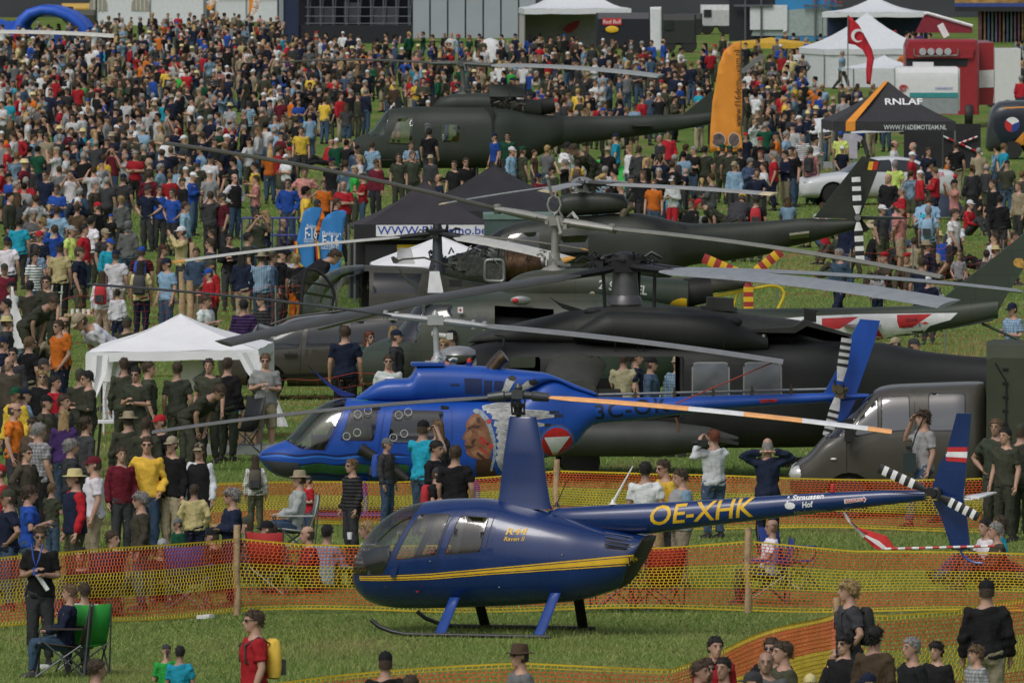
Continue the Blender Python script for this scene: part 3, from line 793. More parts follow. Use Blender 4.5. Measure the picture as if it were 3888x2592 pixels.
# ---------------------------------------------------------------- blue light helicopter in front
def make_r44():
 fr = Frame(gp('F', 1968, 2405), -17)
 root = thing('light_helicopter', 'shiny dark blue four-seat helicopter with yellow stripe on grass behind orange net', 'helicopter', fr.o, fr.yaw)
 BLUE = mat('dark_blue_gloss', (0.004, 0.026, 0.128), 0.22, 0.0, 0.08, 2.0, coat=0.5, panel=.45)
 LB = mat('mid_blue_gloss', (0.012, 0.05, 0.24), 0.25, coat=0.4)
 T = [(75, 848), (80, 760), (110, 678), (160, 588), (230, 498), (310, 428), (400, 374), (500, 342), (620, 319), (800, 305), (960, 303), (1080, 318), (1250, 360), (1430, 400), (1600, 445), (1800, 505), (2020, 548), (2100, 556)]
 Bt = [(75, 855), (95, 920), (140, 972), (200, 1015), (300, 1044), (420, 1056), (600, 1056), (900, 1046), (1200, 1035), (1400, 1022), (1550, 1012), (1700, 985), (1800, 955), (1900, 920), (1960, 882), (2020, 790), (2060, 720), (2100, 600)]
 top = [fr.loc(8, *p) for p in T]; bot = [fr.loc(8, *p) for p in Bt]
 xn, xe = top[0][0], top[-1][0]
 L = xe - xn
 wid = [(xn, 0.0), (xn + .03, .13), (xn + .10, .25), (xn + .25, .40), (xn + .5, .52), (xn + .9, .615), (xn + 1.5, .64), (xn + 2.6, .64), (xn + 3.2, .58), (xn + 3.7, .46), (xe, .33)]
 ex = [(xn, 2.0), (xn + .6, 2.15), (xn + 1.4, 2.5), (xn + 2.8, 2.6), (xe, 2.3)]
 xs_near = [xn + q for q in (0.004, .012, .025, .045, .07, .1, .14, .19, .25)]
 bm = hull(top, bot, wid, ex, xn, xe, nx=70, nr=44, zf=0.46, extra=xs_near)
 full = bvh_of(bm)
 # slanted rear end: everything behind the rim line is the dark open engine bay
 p = lambda cx, cy, y0=-0.6: fr.loc(8, cx, cy, y0)
 back = carve(bm, [p(2048, 540, -.36), p(2200, 520, -.36), p(2200, 960, -.36), p(1800, 968, -.36), p(1900, 885, -.36), p(1985, 700, -.36), (p(2025, 620, -.36))], 0)
 shell('engine_bay', back, mat('sooty_engine_bay', (0.02, 0.02, 0.02), 0.6), root)
 wind = carve(bm, [p(495, 388, -.5), p(285, 822, -.5), (p(250, 826, -.3)), p(-60, 826, 0), p(-60, 300, 0), p(560, 250, 0), p(560, 318, -.1), p(530, 345, -.3)], 0)
 shell('windshield', wind, GL, root, inset=0.012, sealm=RUBBER)
 seal = mat('blue_door_frame', (0.008, 0.03, 0.16), 0.3)
 for side in (-1, 1):
  front = carve(bm, rpoly([p(505, 412, -.55), p(728, 412, -.6), p(640, 700, -.63), p(352, 728, -.6)], 0.05), side)
  rear = carve(bm, rpoly([p(790, 420, -.6), p(995, 436, -.6), p(945, 672, -.63), p(695, 694, -.63)], 0.06), side)
  for q in (front, rear): shell('side_window', q, GL, root, inset=0.014, sealm=RUBBER)
 hb = bm_obj('fuselage', bm, BLUE, root)
 # door outlines and rivet lines
 for pts in ([(760, 400), (720, 470), (655, 690), (628, 800), (625, 835)], [(1045, 365), (1020, 450), (1000, 560), (985, 640)], [(400, 740), (330, 812)]):
  mb = MB()
  P = [p(*q, -.62) for q in pts]; poly = [(a + .006, b) for a, b in P] + [(a - .006, b) for a, b in reversed(P)]
  decal('door_seam', [poly], full, BLACKP, hb, 0.002)
 # stripes
 def strip(up, lo, name, m, off=0.004):
  pu = [p(*q, -.62) for q in up]; pl = [p(*q, -.62) for q in lo]
  decal(name, [pu + pl[::-1]], full, m, hb, off, 0.06)
 strip([(76, 842), (250, 836), (600, 818), (1000, 782), (1400, 745), (1955, 695)], [(76, 848), (250, 843), (600, 825), (1000, 790), (1400, 754), (1955, 706)], 'thin_stripe', YELLOWP)
 strip([(76, 853), (250, 849), (600, 832), (1000, 797), (1400, 760), (1960, 711)], [(76, 862), (250, 860), (600, 846), (1000, 814), (1400, 786), (1962, 752)], 'broad_stripe', YELLOWP)
 strip([(80, 867), (250, 865), (600, 852), (1000, 820), (1400, 793), (1955, 760)], [(80, 872), (250, 871), (600, 859), (1000, 827), (1400, 800), (1955, 768)], 'thin_stripe', YELLOWP)
 decal('lettering', None, full, YELLOWP, hb, 0.006, 0.03, tris=text_tris('R44', p(1116, 553), p(1262, 553), 0.092, 0.012, 0.25))
 decal('lettering', None, full, YELLOWP, hb, 0.006, 0.03, tris=text_tris('Raven II', p(1108, 595), p(1250, 595), 0.058, 0.01, 0.25))
 decal('lettering', None, full, YELLOWP, hb, 0.006, 0.03, tris=text_tris('R44', p(1968, 733, -.36), p(2020, 733, -.36), 0.045, 0.02, 0.25))
 # louvres
 mb = MB(); mb.mi = 0
 decal('vent_opening', [[p(1795, 520, -.45), p(1995, 556, -.4), p(1930, 660, -.42), p(1785, 640, -.45)]], full, BLACKP, hb, 0.003)
 for k in range(4):
  a = k / 4 * 120
  q0, q1 = p(1796, 538 + a * .85, -.47), p(1990 - a * .5, 572 + a * .75, -.4)
  mb = MB(); mb.tube([(q0[0], -.475, q0[1]), (q1[0], -.40, q1[1])], 0.012, 6); mb.build('louvre', BLUE, hb)
 # tail boom
 bt = [(1380, 402), (1430, 376), (1500, 367), (1600, 362), (1800, 350), (2321, 325), (2871, 291), (3371, 263), (3871, 248), (3990, 250)]
 bb = [(1380, 430), (1500, 500), (1600, 525), (1800, 540), (2060, 548), (2321, 516), (2821, 456), (3421, 386), (3871, 333), (3990, 320)]
 top = [fr.loc(8, *q) for q in bt]; bot = [fr.loc(8, *q) for q in bb]
 x0, x1 = top[0][0], top[-1][0]
 wt = [(x0, .03), (x0 + .1, .1), (x0 + .4, .16), (x0 + 1.2, .17), (x0 + 1.9, .16), (x1, .065)]
 bmb = hull(top, bot, wt, 2.0, x0, x1, 24, 24, 0.5)
 bv = bvh_of(bmb); boom = bm_obj('tail_boom', bmb, BLUE, root)
 pz = lambda cx, cy, y0=-.16: fr.loc(9, cx, cy, y0)
 q0, q1 = fr.loc(8, 2112, 492, -.16), pz(500, 430)
 decal('registration', None, bv, YELLOWP, boom, 0.005, 0.04, tris=text_tris('OE-XHK', q0, q1, 0.265, 0.012, 0.22))
 decal('lettering', None, bv, WHITEP, boom, 0.005, 0.04, tris=text_tris('Straussen', pz(750, 322), pz(965, 308), 0.075, 0.03, 0.1))
 decal('lettering', None, bv, WHITEP, boom, 0.005, 0.04, tris=text_tris('Hof', pz(820, 370), pz(895, 364), 0.08, 0.03, 0.1))
 decal('lettering', None, bv, mat('khaki_paint', (0.3, 0.28, 0.12), .5), boom, 0.005, 0.04, tris=text_tris('Niederöblarn', pz(760, 418), pz(980, 400), 0.05, 0.01, 0.1))
 # small bird emblem beside the lettering
 decal('emblem', [[pz(*q) for q in ((722, 335), (735, 332), (760, 338), (772, 350), (765, 372), (745, 380), (720, 378), (704, 368), (700, 345), (712, 335), (714, 295), (722, 290), (727, 296))]], bv, WHITEP, boom)
 decal('danger_arrow', [[pz(*q) for q in ((1103, 312), (1235, 300), (1233, 290), (1256, 312), (1240, 336), (1238, 326), (1106, 342))]], bv, WHITEP, boom, 0.004)
 decal('danger_panel', [[pz(*q) for q in ((1108, 315), (1240, 303), (1250, 313), (1240, 324), (1110, 338))]], bv, REDP, boom, 0.006)
 decal('lettering', None, bv, WHITEP, boom, 0.009, 0.04, tris=text_tris('DANGER', pz(1111, 334), pz(1236, 322), 0.04, 0.01))
 # mast fairing
 def mf(y0, sgn): pass
 rings = []
 for (xl, xr, cy, cr, hw) in ((1055, 1440, 372, 8, .13), (1066, 1424, 330, 8, .11), (1085, 1398, 180, 8, .095), (1105, 1378, 0, 8, .085)):
  (xa, za), (xb, zb) = fr.loc(cr, xl, cy), fr.loc(cr, xr, cy)
  rings.append((xa, xb, za, hw))
 (xa, za), (xb, zb) = fr.loc(5, 1142, 1308), fr.loc(5, 1330, 1304); rings.append((xa, xb, za, .075))
 (xa, za), (xb, zb) = fr.loc(5, 1148, 1298), fr.loc(5, 1324, 1296); rings.append((xa, xb, za, .06))
 mb = MB(); R3 = []
 for xa, xb, z, hw in rings:
  c, a = (xa + xb) / 2, (xb - xa) / 2
  R3.append([(c + a * math.copysign(abs(math.cos(t)) ** .75, math.cos(t)), hw * math.sin(t) , z) for t in [2 * math.pi * k / 24 for k in range(24)]])
 mb.loft(R3); fair = mb.build('mast_fairing', BLUE, root)
 hx, hz = fr.loc(5, 1205, 1148)
 mb = MB()
 mb.tube([(hx, 0, rings[-1][2] - .05), (hx, 0, hz)], 0.035, 12)
 mb.lathe([(.09, 0), (.1, .015), (.1, .03), (.05, .05), (.05, .1), (.085, .11), (.085, .15), (.045, .17)], (hx, 0, rings[-1][2] + .02))
 for s_ in (-1, 1):
  mb.tube([(hx + s_ * .085, -.02, rings[-1][2] + .05), (hx + s_ * .1, -.02, hz - .03)], 0.014, 6)
  mb.tube([(hx + s_ * .02, -.09, rings[-1][2] + .05), (hx + s_ * .05, -.12, hz - .05)], 0.012, 6)
 mb.build('mast', BLACKM, root)
 hub = MB()
 hub.box((hx, 0, hz), (.16, .14, .12)); hub.lathe([(.0, 0), (.05, .0), (.06, .05), (.03, .1), (.0, .1)], (hx, 0, hz + .05))
 tl = fr.reach((hx, 0, hz), 4, 1045, 1405, 5.03, 1); trr = fr.reach((hx, 0, hz), 6, 1438, 1402, 5.03, -1)
 H = Vector((hx, 0, hz))
 for t_ in (tl, trr):
  d = (t_ - H).normalized(); hub.tube([H, H + d * .18, H + d * .2, H + d * .42], [.055, .055, .075, .06], 10)
  hub.tube([H + d * .3, H + d * .55], [.05, .03], 8, flat=.6)
 hub.build('rotor_hub', mat('grey_hub', (.07, .075, .08), .4, .4), root)
 OR, WH = mat('orange_band', (.85, .42, .16), .5), WHITEP
 GB = mat('blade_grey', (.14, .14, .14), .4, .2)
 d = (tl - H).normalized(); blade('rotor_blade', H + d * .4, tl, .25, GB, root, 0.13, .07)
 d = (trr - H).normalized()
 blade('rotor_blade', H + d * .4, trr, .25, GB, root, 0.2, .05, bands=[(0, .41, OR), (.41, .57, WH), (.57, .74, OR), (.74, .93, WH), (.93, 1, OR)])
 # tail: fins and tail rotor
 def fin(name, pts, hw, m):
  mb = MB(); P = [pz(*q, 0) for q in pts]; mb.prism(P, -hw, hw); return mb.build(name, m, root, ang=.4)
 upx = [fr.loc(6, 1885, 1275, 0), fr.loc(6, 1985, 1278, 0)]
 P = upx[::-1] + [pz(1712, 240, 0), pz(1715, 310, 0), pz(1930, 300, 0)]
 P = [upx[0], upx[1], pz(1960, 0, 0), pz(1930, 300, 0), pz(1715, 310, 0), pz(1712, 250, 0), pz(1770, 60, 0), pz(1812, 0, 0)]
 mb = MB(); mb.prism(P, -.022, .022); up = mb.build('upper_fin', BLUE, root, ang=.4)
 P = [pz(1720, 318, 0), pz(1925, 300, 0), pz(1950, 400, 0), pz(1975, 655, 0), pz(1850, 655, 0), pz(1830, 590, 0), pz(1780, 440, 0)]
 mb = MB(); mb.prism(P, -.02, .02); lo = mb.build('lower_fin', BLUE, root, ang=.4)
 # flag on the upper fin: red white red
 for (a, b, m) in ((1508, 1540, REDP), (1540, 1568, WHITEP)):
  q = [fr.loc(6, 1820 - (a - 1508) * .12, a, -.03), fr.loc(6, 1955, a, -.03), fr.loc(6, 1953, b, -.03), fr.loc(6, 1816 - (b - 1508) * .12, b, -.03)]
  mb = MB(); mb.prism(q, -.026, -.023); mb.build('flag_stripe', m, up, False)
 q = [pz(1808, 0, -.03), pz(1953, 0, -.03), pz(1952, 28, -.03), pz(1808, 20, -.03)]
 mb = MB(); mb.prism(q, -.0262, -.023); mb.build('flag_stripe', WHITEP, up, False)
 q = [pz(1808, 21, -.03), pz(1952, 29, -.03), pz(1948, 60, -.03), pz(1808, 48, -.03)]
 mb = MB(); mb.prism(q, -.0262, -.023); mb.build('flag_stripe', REDP, up, False)
 # horizontal stabiliser on the far side and near tip light
 mb = MB(); a, b = pz(1935, 285, .05), pz(2040, 300, .05)
 mb.add([(a[0], .03, a[1]), (b[0], .03, b[1]), (b[0] + .05, .75, b[1] + .05), (a[0] + .15, .75, a[1] + .02), (a[0], .03, a[1] - .03), (b[0], .03, b[1] - .02), (b[0] + .05, .75, b[1] + .03), (a[0] + .15, .75, a[1] - .01)], [(0, 1, 2, 3), (4, 7, 6, 5), (0, 4, 5, 1), (2, 6, 7, 3), (0, 3, 7, 4), (1, 5, 6, 2)])
 mb.build('stabiliser', WHITEP, root)
 mb = MB(); a = pz(1935, 312, 0); b = pz(1985, 314, 0); mb.tube([(a[0], 0, a[1]), (b[0] - .03, 0, b[1])], .014, 8); mb.ball((b[0], 0, b[1]), .02); mb.build('tail_light', WHITEP, root)
 c = pz(1725, 270, -.2); tr0 = pz(1350, 98, -.22); tr1 = pz(2030, 432, -.22)
 mb = MB(); mb.lathe([(.0, -.12), (.05, -.12), (.06, -.06), (.05, .0), (.08, .02), (.08, .12), (.0, .12)], (c[0], -.14, c[1]), 'y'); mb.box((c[0], -.21, c[1]), (.2, .06, .1), ry=.45); mb.build('tail_rotor_hub', BLACKM, root)
 for e in (tr0, tr1):
  d = Vector((e[0] - c[0], 0, e[1] - c[1])); Lb = d.length; d.normalize(); nrm = Vector((-d.z, 0, d.x))
  first = None
  cuts = [0.12, .36, .44, .52, .60, .68, .76, .84, .92, 1.0]
  for i in range(len(cuts) - 1):
   rr = []
   for t in (cuts[i], cuts[i + 1]):
    hc = .065 if t > .3 else .03
    o_ = Vector((c[0], -.22, c[1])) + d * (Lb * t)
    rr.append([o_ + nrm * (hc * a_) + Vector((0, b_, 0)) for a_, b_ in ((-1, 0), (-.5, -.012), (.6, -.008), (1, 0), (.6, .008), (-.5, .012))])
   mb = MB(); mb.loft(rr)
   o = mb.build('tail_rotor_blade' if first is None else 'painted_band', BLACKP if i % 2 == 0 else WHITEP, first or root)
   first = first or o
 # tail guard tube: red and white, then blue skid
 a, b = pz(1390, 650, -.03), pz(2145, 630, -.03)
 first = None
 N = 16
 for k in range(N):
  t0, t1 = k / N, (k + 1) / N
  mb = MB(); mb.tube([(a[0] + (b[0] - a[0]) * t, -.04, a[1] + (b[1] - a[1]) * t) for t in (t0, t1)], .017, 8)
  o = mb.build('tow_pole' if first is None else 'painted_band', REDP if k % 2 else WHITEP, first or root); first = first or o
 a = [pz(1905, 640, 0), pz(1920, 690, 0), pz(1960, 725, 0), pz(2010, 745, 0), pz(2060, 748, 0)]
 mb = MB(); mb.tube([(q[0], 0, q[1]) for q in a], .018, 8); mb.build('tail_skid', LB, root)
 # red and white flag tied under the boom
 a = [(1112, 395), (1140, 450), (1185, 510), (1240, 575), (1310, 630), (1345, 655)]
 b = [(1118, 400), (1160, 455), (1215, 500), (1300, 530), (1400, 560), (1470, 640)]
 mb = MB(); n = 6; rows = []
 for k in range(5):
  t = k / 4; rows.append([Vector((pz(a[i][0] * (1 - t) + b[i][0] * t, a[i][1] * (1 - t) + b[i][1] * t, 0)[0], -.02 - .05 * math.sin(i * 1.7 + k * 1.3), pz(a[i][0], a[i][1] * (1 - t) + b[i][1] * t, 0)[1])) for i in range(n)])
 vs = [p_ for r_ in rows for p_ in r_]; fs = []; mi = []
 for k in range(4):
  for i in range(n - 1): fs.append((k * n + i, k * n + i + 1, (k + 1) * n + i + 1, (k + 1) * n + i)); mi.append(0 if (i == 0 or i == 1 and k < 2 or k == 1 or k == 0 and i < 3) else 1)
 mb.add(vs, fs); mb.m = mi; mb.build('cloth_pennant', [mat('white_cloth', (.7, .7, .72), .9), mat('red_cloth', (.55, .03, .03), .85)], root)
 # antennas, beacon
 q = fr.loc(8, 1467, 362, 0); q2 = fr.loc(8, 1538, 180, 0)
 mb = MB(); mb.lathe([(.05, 0), (.03, .02), (.014, .06), (.0, .07)], (q[0], 0, q[1])); mb.tube([(q[0], 0, q[1] + .04), (q2[0], 0, q2[1])], .006, 6); mb.build('whip_antenna', BLACKM, root)
 q = fr.loc(8, 1850, 345, 0); q2 = fr.loc(8, 1988, 84, 0)
 mb = MB(); mb.lathe([(.06, 0), (.03, .02), (.012, .07), (.0, .07)], (q[0], 0, q[1])); mb.tube([(q[0], 0, q[1] + .02), (q2[0], 0, q2[1])], [.022, .008], 6); mb.build('white_antenna', WHITEP, root)
 q = pz(1033, 262, 0); mb = MB(); mb.lathe([(.035, 0), (.03, .05), (.03, .09), (.02, .11), (0, .115)], (q[0], 0, q[1])); bc = mb.build('beacon', REDP, root)
 # interior: floor, seats, panel
 c0 = fr.loc(8, 380, 820, 0); mb = MB()
 mb.box((c0[0] + .9, 0, c0[1] - .14), (1.9, 1.0, .05)); mb.build('cabin_floor', DARK, root)
 for dx in (.5, 1.35):
  for yy in (-.3, .3):
   mb = MB(); mb.box((c0[0] + dx + .2, yy, c0[1] + .1), (.45, .42, .3)); mb.box((c0[0] + dx + .48, yy, c0[1] + .42), (.12, .42, .62), ry=.2); mb.ball((c0[0] + dx + .56, yy, c0[1] + .78), (.06, .13, .09)); mb.build('cabin_seat', mat('seat_leather', (.09, .08, .07), .6), root)
 mb = MB(); mb.box((c0[0] - .25, 0, c0[1] + .1), (.3, .4, .5), ry=-.3); mb.build('instrument_panel', DARK, root)
 mb = MB(); mb.box((c0[0] + 1.75, 0, c0[1] + .25), (.05, 1.0, .8)); mb.build('cabin_bulkhead', mat('grey_lining', (.03, .03, .032), .8), root)
 # pitot, step, handle
 for (cx, cy) in ((602, 735), (1075, 912), (1505, 690)):
  q = p(cx, cy, -.63); mb = MB(); mb.ball((q[0], -.645, q[1]), .012, 8, 4); mb.build('door_latch', STEEL, root)
 q = p(370, 770, -.55); mb = MB(); mb.prism([p(330, 800, -.55), p(385, 755, -.55), p(392, 765, -.55), p(372, 842, -.55), p(345, 845, -.55)], -.62, -.52); mb.build('air_scoop', BLUE, root)
 # skids and struts
 for side, col in ((-1, LB), (1, BLACKM)):
  ys = side * 1.06
  zb = .03
  xa = fr.loc(8, 195, 1203, -1.06); xf = fr.loc(8, 700, 1265, -1.06)[0]; xr = fr.loc(8, 1365, 1270, -1.06)[0]
  P = [(xa[0], ys, .22), (xa[0] + .12, ys, .13), (xa[0] + .3, ys, .065), (xa[0] + .5, ys, zb), (xf, ys, zb), (xr, ys, zb), (xr + .12, ys, zb)]
  mb = MB(); mb.tube(P, .03, 10); mb.build('skid', mat('dark_skid', (.03, .032, .036), .4, .3), root)
  for (bx, tx, ty) in ((665, 770, 1020), (1340, 1460, 990)):
   b0 = fr.loc(8, bx, 1262, -1.06); t0 = fr.loc(8, tx, ty, -.5)
   rr = []
   for t in (0, .3, .7, 1):
    q = Vector((b0[0], ys, .03)) * (1 - t) + Vector((t0[0], side * .5, t0[1] + .08)) * t
    rr.append([q + Vector((.075 * math.cos(a), .03 * math.sin(a), 0)) for a in [2 * math.pi * k / 16 for k in range(16)]])
   mb = MB(); mb.loft(rr); mb.build('skid_strut', col, root)
 mb = MB()
 q = fr.loc(8, 520, 940, -.6); mb.tube([(q[0], -.58, q[1]), (q[0], -.68, q[1])], .012, 6); mb.build('drain_pin', REDP, root)
 mb = MB(); mb.tube([(xe - .35, 0, bot[0][1] - .3), (xe - .1, 0, bot[0][1] - .35)], .05, 10); mb.build('exhaust_pipe', STEEL, root)
 return root
make_r44()
def face_poly(fr, c, pts, y0): return [fr.loc(c, a, b, y0) for a, b in pts]
def clutter(mb, c, ext, n, seed, r=(.012, .03)):
 "pipes and small boxes of rotor heads and open engines"
 q = random.Random(seed)
 for k in range(n):
  p = [c[i] + q.uniform(-1, 1) * ext[i] for i in range(3)]
  if k % 3 == 0: mb.box(p, (q.uniform(.04, .16), q.uniform(.04, .14), q.uniform(.04, .12)), q.uniform(0, 3))
  else:
   p2 = [p[i] + q.uniform(-1, 1) * ext[i] * .7 for i in range(3)]
   m_ = [(p[i] + p2[i]) / 2 for i in range(3)]; m_[2] += q.uniform(0, .12)
   mb.tube([p, m_, p2], q.uniform(*r), 5)
 return mb
def spars(mb, H, tips, l0, r):
 for t in tips:
  d = (Vector(t) - Vector(H)).normalized()
  mb.tube([Vector(H) + d * .05, Vector(H) + d * l0 * .5, Vector(H) + d * l0], [r, r * 1.15, r * .7], 8, flat=.6)
# ---------------------------------------------------------------- bright blue helicopter with painted chief
def make_oh58():
 fr = Frame(gp('F', 1652, 1958), 3)
 root = thing('blue_helicopter', 'bright blue helicopter with painted feather-headdress face and red roundel, second from front', 'helicopter', fr.o, fr.yaw)
 BL = mat('bright_blue', (0.009, 0.072, 0.39), 0.35, 0, .15, 1.2, coat=.15, panel=.4)
 BD = mat('deep_blue', (0.008, 0.028, 0.2), 0.4)
 LBL = mat('light_blue_paint', (0.03, 0.16, 0.6), .4)
 p = lambda x, y, y0=0: fr.loc('A', x, y, y0)
 pb = lambda x, y, y0=0: fr.loc('B', x, y, y0)
 top = [p(55, 885), p(80, 852), p(120, 825), p(190, 792), p(262, 765), p(330, 690), p(400, 610), p(480, 533), p(560, 483), p(640, 457), p(720, 450), p(1000, 462), p(1500, 460), p(1900, 460), pb(0, 470), pb(150, 540), pb(305, 600)]
 bot = [p(56, 895), p(80, 925), p(130, 985), p(220, 1035), p(400, 1062), p(800, 1078), p(1300, 1085), p(1800, 1080), pb(-100, 1060), pb(60, 1020), pb(160, 960), pb(240, 850), pb(305, 802)]
 xn, xe = top[0][0], top[-1][0]
 wid = [(xn, .0), (xn + .04, .12), (xn + .15, .25), (xn + .45, .42), (xn + .9, .58), (xn + 1.5, .66), (xn + 3.2, .68), (xn + 4.0, .58), (xn + 5, .36), (xe, .24)]
 bm = hull(top, bot, wid, [(xn, 2.1), (xn + 1, 2.4), (xn + 2, 3.0), (xn + 3.4, 3.0), (xe, 2.1)], xn, xe, 70, 40, .5, extra=[xn + q for q in (.004, .015, .03, .06, .1, .16)])
 full = bvh_of(bm)
 y1 = -.62
 w1 = carve(bm, [p(272, 778, -.45), p(380, 835, -.55), p(555, 848, -.6), p(700, 540, -.55), p(722, 470, -.4), p(700, 380, 0), p(300, 380, 0), p(200, 740, 0)], 0)
 shell('windshield', w1, GL, root, .015, sealm=BD)
 for sd in (-1, 1):
  for q in ([(748, 537), (958, 537), (920, 778), (665, 770)], [(1062, 538), (1445, 545), (1410, 790), (1015, 785)]):
   shell('side_window', carve(bm, rpoly([p(a, b, y1) for a, b in q], .06), sd), GLD, root, .015, sealm=BD)
 body = bm_obj('fuselage', bm, BL, root)
 for pts in ([(985, 500), (1010, 520), (985, 640), (965, 760), (955, 850)], [(1480, 520), (1500, 560), (1500, 770)], [(735, 500), (690, 600), (560, 850)]):
  P = [p(a, b, y1) for a, b in pts]
  decal('door_seam', [[(a + .008, b) for a, b in P] + [(a - .008, b) for a, b in P[::-1]]], full, BD, body, .002)
 # transmission and engine cowling on the roof
 ct = [p(790, 442), p(850, 402), p(900, 362), p(950, 332), p(1010, 314), p(1100, 306), p(1185, 302), p(1215, 255), p(1235, 205), p(1400, 203), p(1700, 212), p(1900, 232), p(2100, 252), p(2190, 262), p(2352, 322), pb(0, 460), pb(150, 522), pb(305, 580)]
 cb = [p(790, 470), p(1000, 480), p(1900, 480), pb(0, 500), pb(150, 560), pb(305, 608)]
 x0, x1 = ct[0][0], ct[-1][0]
 cm = hull(ct, cb, [(x0, .12), (x0 + .25, .3), (x0 + .8, .4), (x0 + 2.5, .45), (x0 + 4, .38), (x1, .16)], 2.8, x0, x1, 60, 30, .5)
 cv = bvh_of(cm); cow = bm_obj('engine_cowling', cm, BL, root)
 a, b = p(1200, 207), p(1440, 200)
 mb = MB(); mb.box(((a[0] + b[0]) / 2, 0, a[1] + .02), (b[0] - a[0], .62, .05)); mb.build('cowling_lip', BL, root)
 for q in ([(1592, 303), (1725, 308), (1722, 425), (1600, 420)], [(1740, 318), (1800, 320), (1798, 428), (1736, 426)], [(1815, 322), (1885, 326), (1880, 410), (1812, 420)], [(1490, 345), (1555, 345), (1555, 362), (1490, 362)], [(2155, 350), (2225, 378), (2222, 430), (2155, 415)]):
  decal('vent', [[p(a, b, -.42) for a, b in q]], cv, mat('vent_blue', (.01, .02, .09), .6), cow)
 # exhaust stack, beacon, roof vents
 for yy in (-.18, .18):
  mb = MB(); a = p(1800, 255); mb.tube([(a[0] - .03, yy, a[1] - .05), (a[0], yy, a[1] + .06), (a[0] + .12, yy * 1.2, a[1] + .2), (a[0] + .2, yy * 1.3, a[1] + .26)], [.1, .1, .095, .105], 12); mb.build('exhaust_stack', mat('heat_stained_steel', (.12, .085, .06), .35, .8, .3, 8), root)
 a = p(1630, 208); mb = MB(); mb.lathe([(.05, 0), (.05, .05), (.0, .05)], (a[0], 0, a[1])); bq = mb.build('beacon_base', BD, root)
 mb = MB(); mb.lathe([(.04, 0), (.035, .05), (.0, .07)], (a[0], 0, a[1] + .05)); mb.build('beacon', mat('red_lens', (.6, .04, .02), .3), root)
 a = p(1040, 305); mb = MB(); mb.ball((a[0], 0, a[1]), (.09, .09, .03)); mb.build('roof_dome', WHITEP, root)
 decal('roof_skylight', [[p(x_, y_, -.5) for x_, y_ in ((735, 447), (860, 450), (1015, 466), (1010, 474), (850, 474), (740, 472))]], full, mat('green_tint', (.05, .25, .13), .3), body)
 # wire cutter blade ahead of the roof
 mb = MB(); P = [p(418, 198), p(470, 245), p(600, 350), p(700, 400), p(790, 432), p(700, 440), p(660, 430), p(560, 345), p(440, 215)]
 mb.prism(P, -.03, .03); mb.build('wire_cutter', BD, root)
 # tail boom
 bt = [pb(240, 585), pb(305, 612), pb(700, 617), pb(1200, 602), pb(1700, 591), pb(2000, 585), pb(2260, 592)]
 bb = [pb(240, 830), pb(305, 803), pb(500, 788), pb(900, 742), pb(1400, 690), pb(2000, 648), pb(2260, 622)]
 x0, x1 = bt[0][0], bt[-1][0]
 bo = hull(bt, bb, [(x0, .25), (x1, .07)], 2.0, x0, x1, 20, 20, .5); bv = bvh_of(bo); boom = bm_obj('tail_boom', bo, BL, root)
 DB = mat('black_blue_letters', (.008, .012, .03), .5)
 decal('registration', None, bv, DB, boom, .005, .04, tris=text_tris('3C-OK', pb(308, 778, -.22), pb(835, 718, -.18), .245, .012, .0, 1.1))
 decal('danger_arrow', [[pb(*q, -.15) for q in ((1478, 632), (1580, 630), (1580, 622), (1606, 640), (1582, 656), (1580, 650), (1480, 656))]], bv, REDP, boom)
 decal('lettering', None, bv, BLACKP, boom, .008, .04, tris=text_tris('DANGER', pb(1486, 651, -.15), pb(1576, 647, -.15), .036))
 # drive shaft on the boom
 a, b = pb(310, 598), pb(1990, 557); mb = MB(); mb.tube([(a[0], 0, a[1]), (b[0], 0, b[1])], .022, 8); sh = mb.build('drive_shaft', GREYM, root)
 for k in range(6):
  t = k / 6.05; x_, z_ = a[0] + (b[0] - a[0]) * t, a[1] + (b[1] - a[1]) * t
  mb = MB(); mb.box((x_, 0, z_ - .03), (.05, .1, .1)); mb.tube([(x_, 0, z_), (x_, 0, z_ + .09)], .012, 6); mb.build('shaft_bearing', mat('bronze', (.09, .07, .04), .5, .5), root)
 # fin and tail rotor
 mb = MB(); P = [pb(2195, 58), pb(2335, 70), pb(2290, 240), pb(2165, 590), pb(2160, 640), pb(2090, 780), pb(2030, 790), pb(2000, 700), pb(1935, 585), pb(2000, 470), pb(2090, 300), pb(2140, 160)]
 mb.prism(P, -.03, .03); fin = mb.build('tail_fin', BL, root, ang=.4)
 c = pb(2045, 562, -.2); mb = MB(); mb.lathe([(0, -.2), (.06, -.2), (.08, -.1), (.06, 0), (.05, .2), (0, .2)], (c[0], -.12, c[1]), 'y'); clutter(mb, (c[0], -.22, c[1]), (.1, .06, .1), 9, 3); mb.build('tail_rotor_hub', mat('brass_grey', (.12, .1, .06), .4, .6), root)
 GW = mat('worn_white', (.45, .46, .46), .5, 0, .2, 10)
